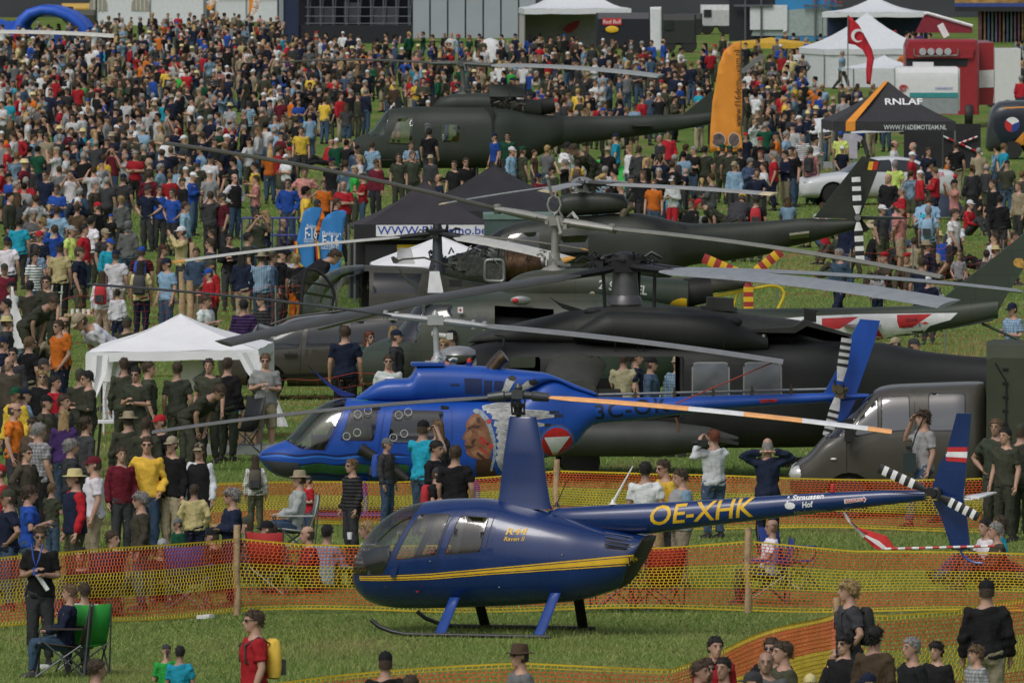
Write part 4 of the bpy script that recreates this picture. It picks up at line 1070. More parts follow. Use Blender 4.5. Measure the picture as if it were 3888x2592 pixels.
 for e0, e1, w0 in (((2050, 500), (2098, 196), .085), ((2032, 620), (1962, 892), .085)):
  a, b = pb(*e0, -.28), pb(*e1, -.28); d = Vector((b[0] - a[0], 0, b[1] - a[1])); L = d.length; d.normalize(); nr = Vector((-d.z, 0, d.x)); first = None
  cuts = [0, .33, .41, .5, .58, .66, .74, .82, .9, 1]
  for i in range(9):
   rr = []
   for t in (cuts[i], cuts[i + 1]):
    hc = w0 if t > .1 else .05; o_ = Vector((a[0], -.27, a[1])) + d * (L * t)
    rr.append([o_ + nr * (hc * u) + Vector((0, v, 0)) for u, v in ((-1, 0), (-.4, -.014), (.7, -.006), (1, 0), (.7, .006), (-.4, .014))])
   mb = MB(); mb.loft(rr); o = mb.build('tail_rotor_blade' if not first else 'painted_band', GW if i % 2 == 0 else BLACKP, first or root); first = first or o
 # mast, hub and blades
 hx, hz = fr.loc(5, 635, 640); a = p(1393, 200)
 mb = MB(); mb.tube([(a[0], 0, a[1] - .05), (hx, 0, hz)], .05, 12); mb.lathe([(.12, 0), (.12, .05), (.07, .1), (.06, .2)], (a[0], 0, a[1])); clutter(mb, (a[0], 0, a[1] + .08), (.2, .12, .07), 9, 5)
 mb.build('mast', mat('pale_grey', (.38, .40, .40), .45, .2), root)
 PG = MATS['pale_grey']; H = (hx, 0, hz)
 tl = fr.reach(H, 4, 600, 395, 5.4, 1); tr = fr.reach(H, 6, 695, 925, 5.4, -1)
 mb = MB(); mb.box(H, (.26, .2, .15)); mb.lathe([(.05, 0), (.06, .08), (.03, .14), (0, .17)], H); spars(mb, H, (tl, tr), .85, .085)
 for t in (tl, tr):
  d = (t - Vector(H)).normalized()
  for q in (.62, .8): mb.lathe([(.04, -.07), (.04, .07), (0, .08)], Vector(H) + d * q)
 mb.build('rotor_hub', PG, root)
 BG = mat('blade_mid_grey', (.2, .205, .21), .45, .1)
 for t, pt, m_ in ((tl, .02, mat('blade_black', (.03, .03, .032), .4)), (tr, .2, BG)):
  d = (t - Vector(H)).normalized(); blade('rotor_blade', Vector(H) + d * .7, t, .33, m_, root, pt, .06)
 a, b = fr.inv(at(6, 605, 922, fr.o.y - 1.2)), pb(880, 660, -.25)
 mb = MB(); mb.tube([tr + (Vector(H) - tr) * .03 - Vector((0, 0, .03)), (b[0], -.27, b[1]), (b[0] + .02, -.2, b[1] - .12)], .012, 6); mb.build('tie_down_strap', mat('red_strap', (.3, .05, .04), .8), root)
 # skids
 for s_ in (-1, 1):
  mb = MB(); mb.tube([(xn + .55, s_ * .95, .3), (xn + .75, s_ * .95, .1), (xn + 1, s_ * .95, .06), (xn + 4.3, s_ * .95, .06)], .045, 8); mb.build('skid', BD, root)
 for k in (1.7, 3.5):
  mb = MB(); mb.tube([(xn + k, -.95, .08), (xn + k, -.7, .5), (xn + k, -.3, .62), (xn + k, .3, .62), (xn + k, .7, .5), (xn + k, .95, .08)], .04, 8); mb.build('cross_tube', BD, root)
 # seats inside
 for dx in (1.2, 2.3):
  for yy in (-.32, .32):
   mb = MB(); q = xn + dx + .35; z = bot[5][1] + .3; mb.box((q, yy, z + .1), (.5, .45, .3)); mb.box((q + .28, yy, z + .55), (.12, .45, .8), ry=.15); mb.build('cabin_seat', DARK, root)
 mb = MB(); mb.box((xn + 1.0, 0, p(400, 800)[1]), (.25, .8, .3)); mb.build('instrument_panel', DARK, root)
 # pop-out light rings seen in the windows
 for (cx, cy) in ((800, 570), (875, 545), (717, 735), (795, 708), (1105, 577), (1175, 555), (1065, 745), (1145, 715)):
  c = p(cx, cy, y1 - .04); rr = .058; mb = MB()
  mb.tube([(c[0] + rr * math.cos(t), y1 - .075, c[1] + rr * math.sin(t)) for t in [2 * math.pi * k / 16 for k in range(17)]], .007, 5); mb.build('vent_ring', mat('ring_plastic', (.5, .52, .52), .4), root)
 # searchlight gun tube at the door
 a, b = p(1050, 965, -.8), p(1170, 1060, -.8); mb = MB(); mb.tube([(a[0], -.8, a[1]), (b[0], -.85, b[1])], [.09, .06], 10); mb.tube([(a[0] - .5, -.75, a[1] + .3), (a[0], -.8, a[1])], [.1, .06], 10); mb.build('gun_barrel', mat('gun_metal', (.06, .055, .05), .4, .6), root)
 # ---- painted artwork on the flank
 def art(name, pts, m, off=.004, c='A', y0=-.58):
  for q in pts: decal(name, [[fr.loc(c, a_, b_, y0) for a_, b_ in q]], full, m, body, off, .04)
 GRN = mat('wave_green', (.03, .12, .04), .45, 0, .3, 5); NV = mat('wave_navy', (.006, .015, .09), .45); FE = mat('feather_white', (.42, .43, .42), .6, 0, .3, 16); FB = mat('feather_black', (.02, .02, .022), .6)
 SK = mat('painted_skin', (.2, .085, .04), .6, 0, .4, 9); SKD = mat('painted_skin_shadow', (.06, .025, .014), .6); SKL = mat('painted_skin_light', (.3, .15, .08), .6)
 W = lambda x, y, a, f: y + a * math.sin(x * f)
 def band(y0, y1, x0, x1, m, name, off):
  up = [(x_, W(x_, y0, 8, .022)) for x_ in range(x0, x1, 40)]; lo = [(x_, W(x_ + 30, y1, 8, .02)) for x_ in range(x0, x1, 40)]
  art(name, [up + lo[::-1]], m, off)
 band(868, 882, 90, 1560, NV, 'wave_line', .004); band(885, 900, 90, 1500, LBL, 'wave_line', .004)
 band(945, 1015, 380, 1200, GRN, 'wave_band', .004); band(938, 946, 360, 1250, NV, 'wave_line', .005); band(1016, 1040, 300, 1500, NV, 'wave_line', .005)
 art('grey_belly_panel', [[(85, 922), (360, 935), (395, 1010), (380, 1045), (250, 1038), (150, 1000)]], mat('belly_grey', (.05, .055, .06), .6), .003)
 art('face_paint', [[(1650, 575), (1610, 620), (1600, 660), (1608, 680), (1578, 738), (1576, 755), (1600, 765), (1592, 790), (1600, 805), (1592, 822), (1606, 835), (1605, 858), (1640, 890), (1700, 905), (1760, 912), (1790, 890), (1800, 800), (1785, 700), (1760, 630), (1720, 580), (1680, 560)]], SK)
 art('face_paint', [[(1680, 910), (1790, 900), (1830, 1010), (1850, 1040), (1690, 1040), (1675, 990)]], SKD, .0042)
 art('face_highlight', [[(1625, 620), (1665, 590), (1690, 600), (1660, 640), (1640, 655)], [(1590, 735), (1612, 705), (1640, 690), (1655, 715), (1630, 745), (1605, 755)], [(1640, 850), (1700, 830), (1740, 860), (1700, 890), (1660, 880)], [(1690, 690), (1740, 700), (1750, 740), (1700, 735)]], SKL, .0055)
 art('face_shadow', [[(1615, 668), (1660, 650), (1710, 655), (1700, 680), (1650, 672), (1620, 690)], [(1595, 800), (1650, 805), (1690, 790), (1640, 825), (1600, 825)], [(1680, 600), (1705, 595), (1715, 630), (1690, 640)], [(1650, 760), (1680, 750), (1660, 800), (1640, 790)], [(1690, 850), (1750, 900), (1735, 908), (1680, 870)], [(1740, 760), (1790, 800), (1785, 815), (1735, 780)]], SKD, .006)
 art('war_paint', [[(1705, 745), (1715, 735), (1765, 780), (1755, 790)], [(1700, 770), (1708, 762), (1750, 800), (1742, 808)], [(1705, 830), (1712, 822), (1770, 860), (1765, 870)]], REDP, .007)
 art('head_band', [[(1655, 545), (1680, 530), (1730, 545), (1775, 600), (1805, 680), (1825, 760), (1830, 880), (1800, 1000), (1785, 990), (1808, 870), (1795, 760), (1775, 690), (1745, 620), (1700, 570), (1665, 562)]], mat('bead_blue', (.25, .3, .34), .6, 0, .5, 30), .0065)
 for (cx, cy, r_) in ((1775, 625, 19), (1790, 808, 21)):
  art('painted_bead', [[(cx + r_ * math.cos(t), cy + r_ * math.sin(t)) for t in [k * math.pi / 6 for k in range(12)]]], mat('bead_red', (.45, .05, .03), .5), .009)
 q = random.Random(5)
 def feather(x0, y0, x1, y1, w0, tipblack=.75):
  dx, dy = x1 - x0, y1 - y0; L = math.hypot(dx, dy); nx_, ny_ = -dy / L, dx / L
  f = lambda t, s_: (x0 + dx * t + nx_ * w0 * s_ * math.sin(min(1, .25 + t * .9) * math.pi * .95) ** .5 * (1 if t < .98 else .3) , y0 + dy * t + ny_ * w0 * s_ * math.sin(min(1, .25 + t * .9) * math.pi * .95) ** .5 + 0 * t)
  n = 6
  o1 = [f(k / n * tipblack, 1) for k in range(n + 1)] + [f(k / n * tipblack, -1) for k in range(n, -1, -1)]
  o2 = [f(tipblack + k / 3 * (1 - tipblack), 1) for k in range(4)] + [f(tipblack + k / 3 * (1 - tipblack), -1) for k in range(3, -1, -1)]
  off = .0044 + q.random() * .002
  art('feather', [o1], FE, off); art('feather_tip', [o2], FB, off)
  for s_ in (-.55, -.1, .4):
   art('feather_barb', [[f(.05, s_), f(.5, s_ + .18), f(.95 * tipblack, s_ + .12), f(.5, s_ + .05)]], FB, off + .003)
 for x1, y1, x0, y0, w_ in ((2120, 640, 1800, 590, 20), (2300, 560, 1790, 560, 24), (2330, 585, 1880, 600, 24), (2060, 700, 1815, 640, 24), (2010, 760, 1830, 690, 24), (1960, 830, 1840, 730, 24), (1945, 900, 1840, 780, 24), (1930, 980, 1842, 830, 24), (1900, 1030, 1838, 880, 22), (2050, 520, 1760, 545, 24), (1980, 490, 1730, 530, 22), (2200, 600, 1850, 620, 24), (2240, 655, 1900, 640, 24)):
  feather(x0, y0, x1, y1, w_, .86)
 # two feathers that rise over the cowling
 def art2(name, pts, m, off): decal(name, [[p(a_, b_, -.42) for a_, b_ in pts]], cv, m, cow, off, .04)
 art2('feather', [(1850, 440), (1880, 380), (1905, 310), (1950, 280), (1985, 300), (1960, 340), (1930, 390), (1900, 450)], FE, .006); art2('feather_tip', [(1915, 300), (1950, 280), (1985, 300), (1965, 325), (1930, 320)], FB, .009)
 art2('feather', [(1950, 420), (2000, 370), (2060, 325), (2120, 310), (2148, 340), (2110, 365), (2050, 390), (1980, 440)], FE, .006); art2('feather_tip', [(2070, 322), (2120, 310), (2148, 340), (2110, 362), (2080, 350)], FB, .009)
 # red roundel with white triangle
 cx, cy = F('B', 30, 945)
 def rnd_(r_, m, off, name):
  decal(name, [[fr.loc('F', cx - 0 + r_ * math.cos(t), cy + r_ * math.sin(t), -.42) for t in [k * math.pi / 16 for k in range(32)]]], full, m, body, off, .04)
 rnd_(72, mat('roundel_ring', (.07, .09, .16), .5, 0, .4, 20), .004, 'roundel_ring'); rnd_(66, LBL, .006, 'roundel_rim'); rnd_(60, REDP, .008, 'roundel')
 decal('roundel_triangle', [[fr.loc('F', cx - 50, cy - 22, -.42), fr.loc('F', cx + 50, cy - 26, -.42), fr.loc('F', cx - 8, cy + 56, -.42)]], full, WHITEP, body, .011, .03)
 a, b = pb(875, 760, -.2), pb(895, 870, -.2); mb = MB(); mb.tube([(a[0], -.2, a[1]), ((a[0] + b[0]) / 2 + .02, -.2, (a[1] + b[1]) / 2), (b[0], -.2, b[1])], .02, 6); mb.build('rope_tie', mat('brown_rope', (.12, .06, .03), .9), root)
 return root
make_oh58()
# ---------------------------------------------------------------- black transport helicopter
def wheel(parent, c, r, w_, name='wheel', hub=None, ax='y'):
 mb = MB(); mb.lathe([(r * .55, -w_ / 2), (r * .92, -w_ / 2), (r, -w_ / 4), (r, w_ / 4), (r * .92, w_ / 2), (r * .55, w_ / 2)], c, ax, 20); o = mb.build(name, RUBBER, parent)
 mb = MB(); mb.lathe([(0.01, -w_ * .4), (r * .3, -w_ * .42), (r * .56, -w_ * .3), (r * .56, w_ * .3), (r * .3, w_ * .42), (0.01, w_ * .4)], c, ax, 14); mb.build('rim', hub or GREYM, o)
 return o
def make_bh():
 fr = Frame(gp('F', 2360, 1810), 2)
 root = thing('transport_helicopter', 'large black transport helicopter with open cabin door behind the bright blue helicopter', 'helicopter', fr.o, fr.yaw)
 BK = mat('matt_black_green', (.009, .0102, .0096), .55, 0, .25, 3.0, panel=.9); BK2 = mat('matt_olive_black', (.021, .0225, .0195), .6, 0, .3, 3.0, panel=.9)
 C_ = lambda x, y, y0=0: fr.loc('C', x, y, y0); E_ = lambda x, y, y0=0: fr.loc('E', x, y, y0); B_ = lambda x, y, y0=0: fr.loc('B', x, y, y0)
 top = [(-4.45, 1.1), (-4.3, 1.32), (-3.7, 1.52), (-3.25, 1.62), (-2.75, 2.12), (-2.55, 2.27), (-2.1, 2.34), (3.3, 2.32), (4.3, 2.3), (5.27, 2.13), (6.2, 2.04), (9.5, 1.95)]
 bot = [(-4.45, 1.0), (-4.3, .75), (-3.8, .58), (-3, .5), (3.2, .52), (4.2, .7), (6.2, 1.15), (9.5, 1.4)]
 wid = [(-4.45, 0), (-4.4, .2), (-4.1, .5), (-3.5, .85), (-2.8, 1.08), (-2, 1.18), (3.0, 1.18), (4.2, .8), (6, .5), (9.5, .28)]
 bm = hull(top, bot, wid, [(-4.45, 2.2), (-3, 3), (-2, 4.5), (2.5, 4.5), (4.5, 2.8), (9.5, 2.2)], -4.45, 9.5, 80, 40, .5, extra=[-4.44, -4.42, -4.4, -4.35])
 full = bvh_of(bm); y1 = -1.17
 LIN = mat('cabin_lining', (.03, .03, .03), .8)
 wd = carve(bm, [(-3.4, 1.55), (-2.5, 1.5), (-2.75, 2.0), (-2.62, 2.2), (-3.2, 2.6), (-4, 1.8)], 0); shell('windshield', wd, GLD, root, .03, sealm=BK)
 for sd in (-1, 1):
  shell('cockpit_window', carve(bm, rpoly([C_(1150, 945, y1), C_(1185, 878, y1), C_(1405, 875, y1), C_(1400, 1000, y1), C_(1180, 1010, y1)], .08), sd), GLD, root, .03, sealm=BK)
  carve(bm, rpoly([C_(1640, 892, y1), C_(1865, 892, y1), C_(1865, 1010, y1), C_(1640, 1010, y1)], .05), sd)
  carve(bm, rpoly([B_(270, 328, y1), B_(918, 325, y1), B_(918, 760, y1), B_(270, 760, y1)], .08), sd)
  for x0, x1 in ((990, 1262), (1357, 1635)):
   shell('cabin_window', carve(bm, rpoly([B_(x0, 365, y1), B_(x1, 365, y1), B_(x1, 640, y1), B_(x0, 640, y1)], .1), sd), mat('reflective_pane', (.12, .13, .14), .12, .35, .35, 2.5), root, .025, sealm=mat('pale_seal', (.2, .21, .21), .5))
 body = bm_obj('fuselage', bm, BK, root)
 mb = MB(); mb.box((0, 0, .85), (6.4, 2.1, .05)); mb.build('cabin_floor', LIN, root)
 # door frame edges
 for x_ in (270, 918):
  q0, q1 = B_(x_, 325, y1), B_(x_, 760, y1); mb = MB(); mb.tube([(q0[0], -1.17, q0[1]), (q1[0], -1.17, q1[1])], .03, 6); mb.build('door_post', BK2, root)
 # upper cowling
 ct = [C_(1315, 790), C_(1325, 765), C_(1350, 745), C_(1450, 702), C_(1640, 652), C_(1900, 592), C_(2100, 547), C_(2250, 532), E_(100, 525), E_(250, 511), E_(400, 506), E_(700, 515), E_(900, 527), E_(1050, 546), E_(1200, 562), E_(1400, 592), E_(1650, 622), E_(1720, 650), E_(2020, 722), fr.loc(6, 1310, 790), fr.loc(6, 1500, 832)]
 x0, x1 = ct[0][0], ct[-1][0]
 cm = hull(ct, [(x0, 2.3), (x1, 2.0)], [(x0, .1), (x0 + .15, .35), (x0 + .8, .62), (x0 + 2.2, .78), (1.2, .8), (2.6, .66), (x1, .2)], 2.7, x0, x1, 60, 34, .4)
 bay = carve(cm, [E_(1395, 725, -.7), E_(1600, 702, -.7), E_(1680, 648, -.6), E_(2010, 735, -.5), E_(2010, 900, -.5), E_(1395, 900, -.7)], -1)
 cv = bvh_of(cm); cow = bm_obj('upper_cowling', cm, BK2, root)
 # tail transition under the cowling lip; recess shade put into its near-black sooty colour
 shell('exhaust_recess', bay, mat('shaded_soot', (.006, .006, .006), .9), root, push=-.2)
 mb = MB(); mb.prism([E_(1230, 690, -.8), E_(1590, 665, -.8), E_(1672, 615, -.8), E_(2020, 722, -.5), E_(2018, 740, -.5), E_(1690, 660, -.8), E_(1600, 712, -.8), E_(1235, 705, -.8)], -.95, -.55); mb.build('cowling_lip', BK2, root, ang=.4)
 # engine nacelles
 for s_ in (-1, 1):
  hm = hull([E_(-60, 700), E_(60, 615), E_(200, 540), E_(450, 545), E_(1040, 565), E_(1180, 640), E_(1380, 720)], [E_(-60, 745), E_(60, 770), E_(200, 790), E_(1000, 850), E_(1180, 850), E_(1380, 845)], [(E_(-60, 700)[0], .12), (E_(60, 700)[0], .28), (E_(200, 700)[0], .36), (E_(1040, 700)[0], .36), (E_(1380, 700)[0], .25)], 2.3, E_(-60, 700)[0], E_(1380, 700)[0], 30, 24, .5)
  for v in hm.verts: v.co.y += s_ * .78
  na = bm_obj('engine_nacelle', hm, BK, root)
  for cx in (245, 415, 455, 1050):
   q = E_(cx, 700); mb = MB(); h_ = .0
   mb.tube([(q[0], s_ * .78 + s_ * .365 * math.cos(t), q[1] - .04 + .36 * math.sin(t)) for t in [-1.2 + k * .3 for k in range(9)]], .008, 4); mb.build('panel_seam', BK2, na)
 q = E_(1165, 632, -1.08); mb = MB(); mb.ball((q[0], -.95, q[1]), (.12, .06, .08)); mb.build('intake_scoop', DARK, root)
 a, b = E_(1360, 820, -1), E_(1375, 725, -1); mb = MB(); mb.tube([(a[0], -.95, a[1]), (b[0], -.95, b[1])], .035, 8); mb.build('exhaust_edge', STEEL, root)
 mb = MB(); mb.prism([E_(945, 520), E_(950, 445), E_(1142, 455), E_(1145, 525)], -.25, .25); mb.box((E_(1035, 530)[0], 0, E_(1035, 530)[1]), (.62, .6, .06), ry=.06); mb.build('roof_antenna_box', BK2, root)
 mb = MB(); mb.prism([E_(1670, 625), E_(1672, 535), E_(1655, 525), E_(1785, 550), E_(1762, 560), E_(1762, 635)], -.03, .03); mb.build('rear_antenna', BK, root)
 mb = MB(); mb.prism([C_(1925, 440), C_(2000, 485), C_(2180, 540), C_(2080, 548), C_(2030, 530), C_(1960, 470)], -.03, .03); mb.build('wire_cutter', BK, root)
 for (x_, y_) in ((100, 553),): q = E_(x_, y_, -.5); mb = MB(); mb.ball((q[0], -.5, q[1]), (.15, .05, .07)); mb.build('vent', DARK, root)
 decal('lettering', None, cv, mat('dull_stencil', (.06, .06, .055), .7), cow, .005, .05, tris=text_tris('NO STEP', E_(90, 630, -.6), E_(200, 630, -.6), .07))
 mb = MB(); a, b = C_(1395, 725, -.6), C_(1590, 815, -1.1); mb.tube([(a[0] + .3, -.7, a[1]), (a[0] + .45, -.8, a[1] - .02), (b[0], -1.2, b[1])], .02, 6); mb.build('pitot_arm', BK2, root)
 mb = MB(); q = C_(1240, 815, -.9); mb.ball((q[0] + .05, -.72, q[1] - .14), (.36, .36, .15)); mb.build('roof_window', mat('silver_panel', (.4, .41, .42), .25, .5), root)
 # stub wings with tanks
 for s_ in (-1, 1):
  rr = []
  for y_, xa, xb, zc, th in ((1.1, C_(1900, 900)[0], C_(2230, 900)[0] + .25, 1.95, .2), (1.35, C_(1900, 900)[0] - .05, C_(2230, 900)[0] + .2, 1.88, .18), (1.9, C_(1890, 900)[0], C_(2230, 900)[0] + .1, 1.74, .13), (2.7, C_(1900, 900)[0] + .15, C_(2230, 900)[0], 1.62, .14)):
   c_, a_ = (xa + xb) / 2, (xb - xa) / 2
   rr.append([(c_ + a_ * math.cos(t), s_ * y_, zc + th * math.sin(t)) for t in [2 * math.pi * k / 14 for k in range(14)]])
  mb = MB(); mb.loft(rr); mb.build('stub_wing', mat('wing_olive', (.045, .045, .038), .55, 0, .2, 3), root)
  q = B_(30, 450)[0]; mb = MB()
  mb.lathe([(.05, q - 1.35), (.16, q - 1.2), (.2, q - .9), (.2, q + .25), (.12, q + .5), (.03, q + .55)], (0, s_ * 2.0, 1.3), 'x', 16); mb.prism([(q - .9, 1.45), (q, 1.45), (q + .1, 1.65), (q - .8, 1.65)], s_ * 2.0 - .04, s_ * 2.0 + .04); mb.build('pylon_pod', BK2, root)
  e = B_(1270, 865)[0]; z = B_(900, 868)[1]; mb = MB()
  mb.lathe([(.02, e - 4.7), (.16, e - 4.4), (.27, e - 3.9), (.3, e - 3.2), (.3, e - 1.3), (.2, e - .5), (.03, e)], (0, s_ * 2.45, z), 'x', 20); tk = mb.build('fuel_tank', mat('tank_grey', (.04, .043, .038), .5, 0, .2, 3), root)
  mb = MB(); mb.prism([(e - .45, z - .02), (e - .02, z - .1), (e, z - .06), (e - .4, z + .06)], s_ * 2.45 - .3, s_ * 2.45 + .3); mb.build('tank_fin', BK2, tk)
  mb = MB(); mb.prism([(e - 2.9, z + .25), (e - 1.8, z + .25), (e - 2.0, 1.6), (e - 2.7, 1.6)], s_ * 2.45 - .05, s_ * 2.45 + .05); mb.build('tank_pylon', BK2, root)
  wheel(root, (fr.loc(8, 1590, 40)[0] + .05, s_ * 1.35, .33), .33, .28)
  mb = MB(); q = fr.loc(8, 1590, 40)[0]; mb.tube([(q - .7, s_ * 1.0, .7), (q, s_ * 1.3, .35)], .07, 8); mb.tube([(q, s_ * 1.25, .35), (q - .1, s_ * 1.2, 1.3)], .05, 8); mb.build('landing_leg', BK, root)
 mb = MB(); mb.prism([(9.2, 1.95), (9.6, 1.95), (10.9, 3.7), (10.2, 3.75)], -.12, .12); mb.build('tail_fin', BK, root)
 mb = MB(); mb.box((10, 0, 1.75), (.9, 4.4, .08)); mb.build('stabilator', BK, root); wheel(root, (6.5, 0, .2), .2, .15, 'tail_wheel'); mb = MB(); mb.tube([(6.5, .09, .2), (6.3, 0, .8), (6.2, 0, 1.3)], .05, 8); mb.build('tail_wheel_leg', BK, root)
 # rotor head
 hx, hz = E_(340, 215); H = (hx, 0, hz)
 mb = MB(); mb.tube([(hx, 0, E_(370, 500)[1] - .1), (hx, 0, hz)], [.26, .2], 12); mb.lathe([(.3, 0), (.28, .1), (.2, .2)], (hx, 0, E_(370, 500)[1])); mb.build('mast', mat('mast_grey', (.1, .1, .105), .4, .4), root)
 for cx in (190, 297, 447, 555):
  a, b = E_(cx, 520, -.2), E_(cx - 15 if cx < 400 else cx + 5, 260, -.2); mb = MB(); mb.tube([(a[0], -.25 if cx in (190, 555) else .2, a[1] - .05), (b[0], -.25 if cx in (190, 555) else .2, b[1])], .03, 8); mb.build('pitch_link', BLACKM, root)
 tips = [fr.reach(H, 'F', 849, 1304, 8.18, -1), fr.reach(H, 'F', 1245, 1242, 8.18, 1), fr.reach(H, 6, 1830, 530, 8.18, -1), fr.reach(H, 6, 2280, 438, 8.18, 1)]
 mb = MB(); mb.box(H, (.5, .5, .2)); mb.lathe([(.22, 0), (.2, .12), (.1, .16), (0, .17)], (hx, 0, hz + .08)); spars(mb, H, tips, 1.3, .11); clutter(mb, (hx, 0, hz + .04), (.6, .3, .11), 60, 11, (.014, .035)); mb.build('rotor_head', BLACKM, root)
 DG, LG = mat('blade_black_green', (.05, .05, .045), .4, .1), mat('blade_grey_light', (.23, .25, .27), .45)
 for t, pt, m_ in zip(tips, (.13, .13, .24, .1), (DG, DG, LG, LG)):
  d = (t - Vector(H)).normalized(); blade('rotor_blade', Vector(H) + d * 1.0, t, .53, m_, root, pt, .1, .045)
 return root
make_bh()
# ---------------------------------------------------------------- two-blade utility helicopters
def make_huey(fr, label, opt):
 root = thing('utility_helicopter', label, 'helicopter', fr.o, fr.yaw)
 if opt == 'far': M1 = mat('camo_dull', (.035, .042, .036), .6, 0, .2, .55, col2=(.018, .028, .018), panel=.8); M2 = M1
 else: M1 = mat('camo_green_brown', (.06, .062, .042), .45, 0, .2, .5, col2=(.022, .05, .036), panel=.8); M2 = M1
 top = [(-3.75, 1.1), (-3.62, 1.33), (-3.35, 1.5), (-3.05, 1.62), (-2.78, 1.95), (-2.5, 2.3), (-2.25, 2.4), (-1, 2.45), (.5, 2.45), (1.5, 2.36), (2.6, 2.18), (3.2, 2.14)]
 bot = [(-3.75, 1.02), (-3.6, .75), (-3.2, .55), (-2.5, .45), (1.3, .45), (2.2, .75), (3.2, 1.25)]
 wid = [(-3.75, 0), (-3.7, .2), (-3.5, .45), (-3.1, .8), (-2.5, 1.08), (-1.8, 1.2), (1.0, 1.2), (1.9, .9), (3.2, .42)]
 bm = hull(top, bot, wid, [(-3.75, 2.1), (-2.8, 2.6), (-2, 3.4), (1, 3.4), (3.2, 2.2)], -3.75, 3.2, 60, 36, .5, extra=[-3.74, -3.72, -3.69, -3.65])
 full = bvh_of(bm)
 shell('windshield', carve(bm, [(-3.12, 1.5), (-2.55, 1.5), (-2.52, 1.7), (-2.42, 2.2), (-2.5, 2.6), (-3.2, 2.2)], 0), GL, root, .03, sealm=M1)
 for sd in (-1, 1):
  if opt == 'far':
   shell('cockpit_window', carve(bm, rpoly([(-2.5, 1.25), (-2.15, 2.1), (-1.65, 2.1), (-1.7, 1.2)], .06), sd), GL, root, .02, sealm=M1)
   shell('cabin_window', carve(bm, rpoly([(-1.3, 1.35), (-1.3, 1.95), (-1.05, 1.95), (-1.05, 1.35)], .05), sd), GL, root, .02, sealm=M1)
   shell('cabin_window', carve(bm, rpoly([(-.75, 1.3), (-.75, 1.9), (-.15, 1.9), (-.15, 1.3)], .05), sd), GL, root, .02, sealm=M1)
  else:
   shell('cockpit_window', carve(bm, rpoly([fr.loc('C', *q, -1.15) for q in ((985, 520), (1000, 640), (1220, 640), (1220, 500), (1020, 500))], .05), sd), GLD, root, .02, sealm=M1)
   shell('cabin_window', carve(bm, rpoly([fr.loc('C', *q, -1.2) for q in ((1370, 572), (1485, 572), (1485, 660), (1370, 660))], .05), sd), GLD, root, .02, sealm=M1)
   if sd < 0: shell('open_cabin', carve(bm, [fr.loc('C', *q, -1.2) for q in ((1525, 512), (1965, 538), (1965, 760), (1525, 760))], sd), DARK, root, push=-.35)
 body = bm_obj('fuselage', bm, M1, root)
 mb = MB(); mb.box((-.9, 0, .75), (3.6, 2.0, .05)); mb.build('cabin_floor', DARK, root)
 for yy in (-.55, .55):
  mb = MB(); mb.box((-1.8, yy, 1.0), (.5, .5, .3)); mb.box((-1.5, yy, 1.45), (.1, .5, .8)); mb.build('pilot_seat', DARK, root)
 # engine and transmission cowling
 ct = [(-1.0, 2.45), (-.83, 2.66), (-.55, 2.8), (-.2, 2.86), (.7, 2.88), (1.85, 2.72), (2.5, 2.66)]
 cm = hull(ct, [(-1.0, 2.3), (1.2, 2.2), (2.5, 2.1)], [(-1, .1), (-.8, .32), (-.3, .5), (1.4, .52), (2.5, .36)], 2.6, -1.0, 2.5, 36, 28, .5)
 if opt == 'far':
  hole = carve(cm, [(.85, 2.2), (1.95, 2.2), (1.95, 3), (.85, 3)], 0)
 cv = bvh_of(cm); cow = bm_obj('engine_cowling', cm, M2, root)
 if opt == 'far':
  mb = MB(); clutter(mb, (1.4, -.15, 2.3), (.5, .4, .4), 70, 21, (.015, .05)); mb.tube([(1.0, -.1, 2.55), (1.9, -.1, 2.45)], .22, 12); mb.build('open_engine', mat('engine_parts', (.07, .065, .055), .5, .4, .5, 12), root)
  mb = MB(); mb.box((1.4, -.35, 2.95), (1.15, .5, .05), rx=.9); mb.build('raised_cowl_door', M2, root)
  mb = MB(); mb.box((.8, -.95, 2.0), (.06, .6, .9), rz=.4); mb.build('raised_cowl_door', M2, root)
  for x_ in (1.05, 1.75): mb = MB(); mb.tube([(x_, -.9, 1.5), (1.4, -.6, 2.3)], .02, 6); mb.build('prop_rod', GREYM, root)
 mb = MB(); mb.tube([(2.45, 0, 2.42), (2.95, 0, 2.5)], [.27, .24], 16); mb.build('exhaust_pipe', mat('sooty_pipe', (.03, .03, .028), .6, .4), root)
 # boom and fin
 bt = [(2.0, 2.2), (3.2, 2.13), (5, 2.14), (7.2, 2.2), (8.3, 2.3)]; bb = [(2.0, 1.05), (3.2, 1.2), (5, 1.4), (7.2, 1.72), (8.3, 1.95)]
 bo = hull(bt, bb, [(2, .45), (3.2, .4), (7.2, .2), (8.3, .14)], 2.3, 2.0, 8.3, 24, 24, .5); bv = bvh_of(bo); boom = bm_obj('tail_boom', bo, M1, root)
 mb = MB(); mb.prism([(7.05, 2.15), (8.8, 3.55), (9.15, 3.5), (8.45, 2.35), (8.2, 1.9), (7.4, 1.75)], -.09, .09); fin = mb.build('tail_fin', M1, root, ang=.4)
 mb = MB()
 for s_ in (-1, 1): mb.add([(5.4, s_ * .25, 1.85), (6.1, s_ * .25, 1.85), (6.05, s_ * 1.3, 1.85), (5.55, s_ * 1.3, 1.85), (5.4, s_ * .25, 1.8), (6.1, s_ * .25, 1.82), (6.05, s_ * 1.3, 1.83), (5.55, s_ * 1.3, 1.82)], [(0, 1, 2, 3), (4, 7, 6, 5), (0, 4, 5, 1), (1, 5, 6, 2), (2, 6, 7, 3), (3, 7, 4, 0)])
 mb.build('elevator', GREYM if opt != 'far' else M1, root, False)
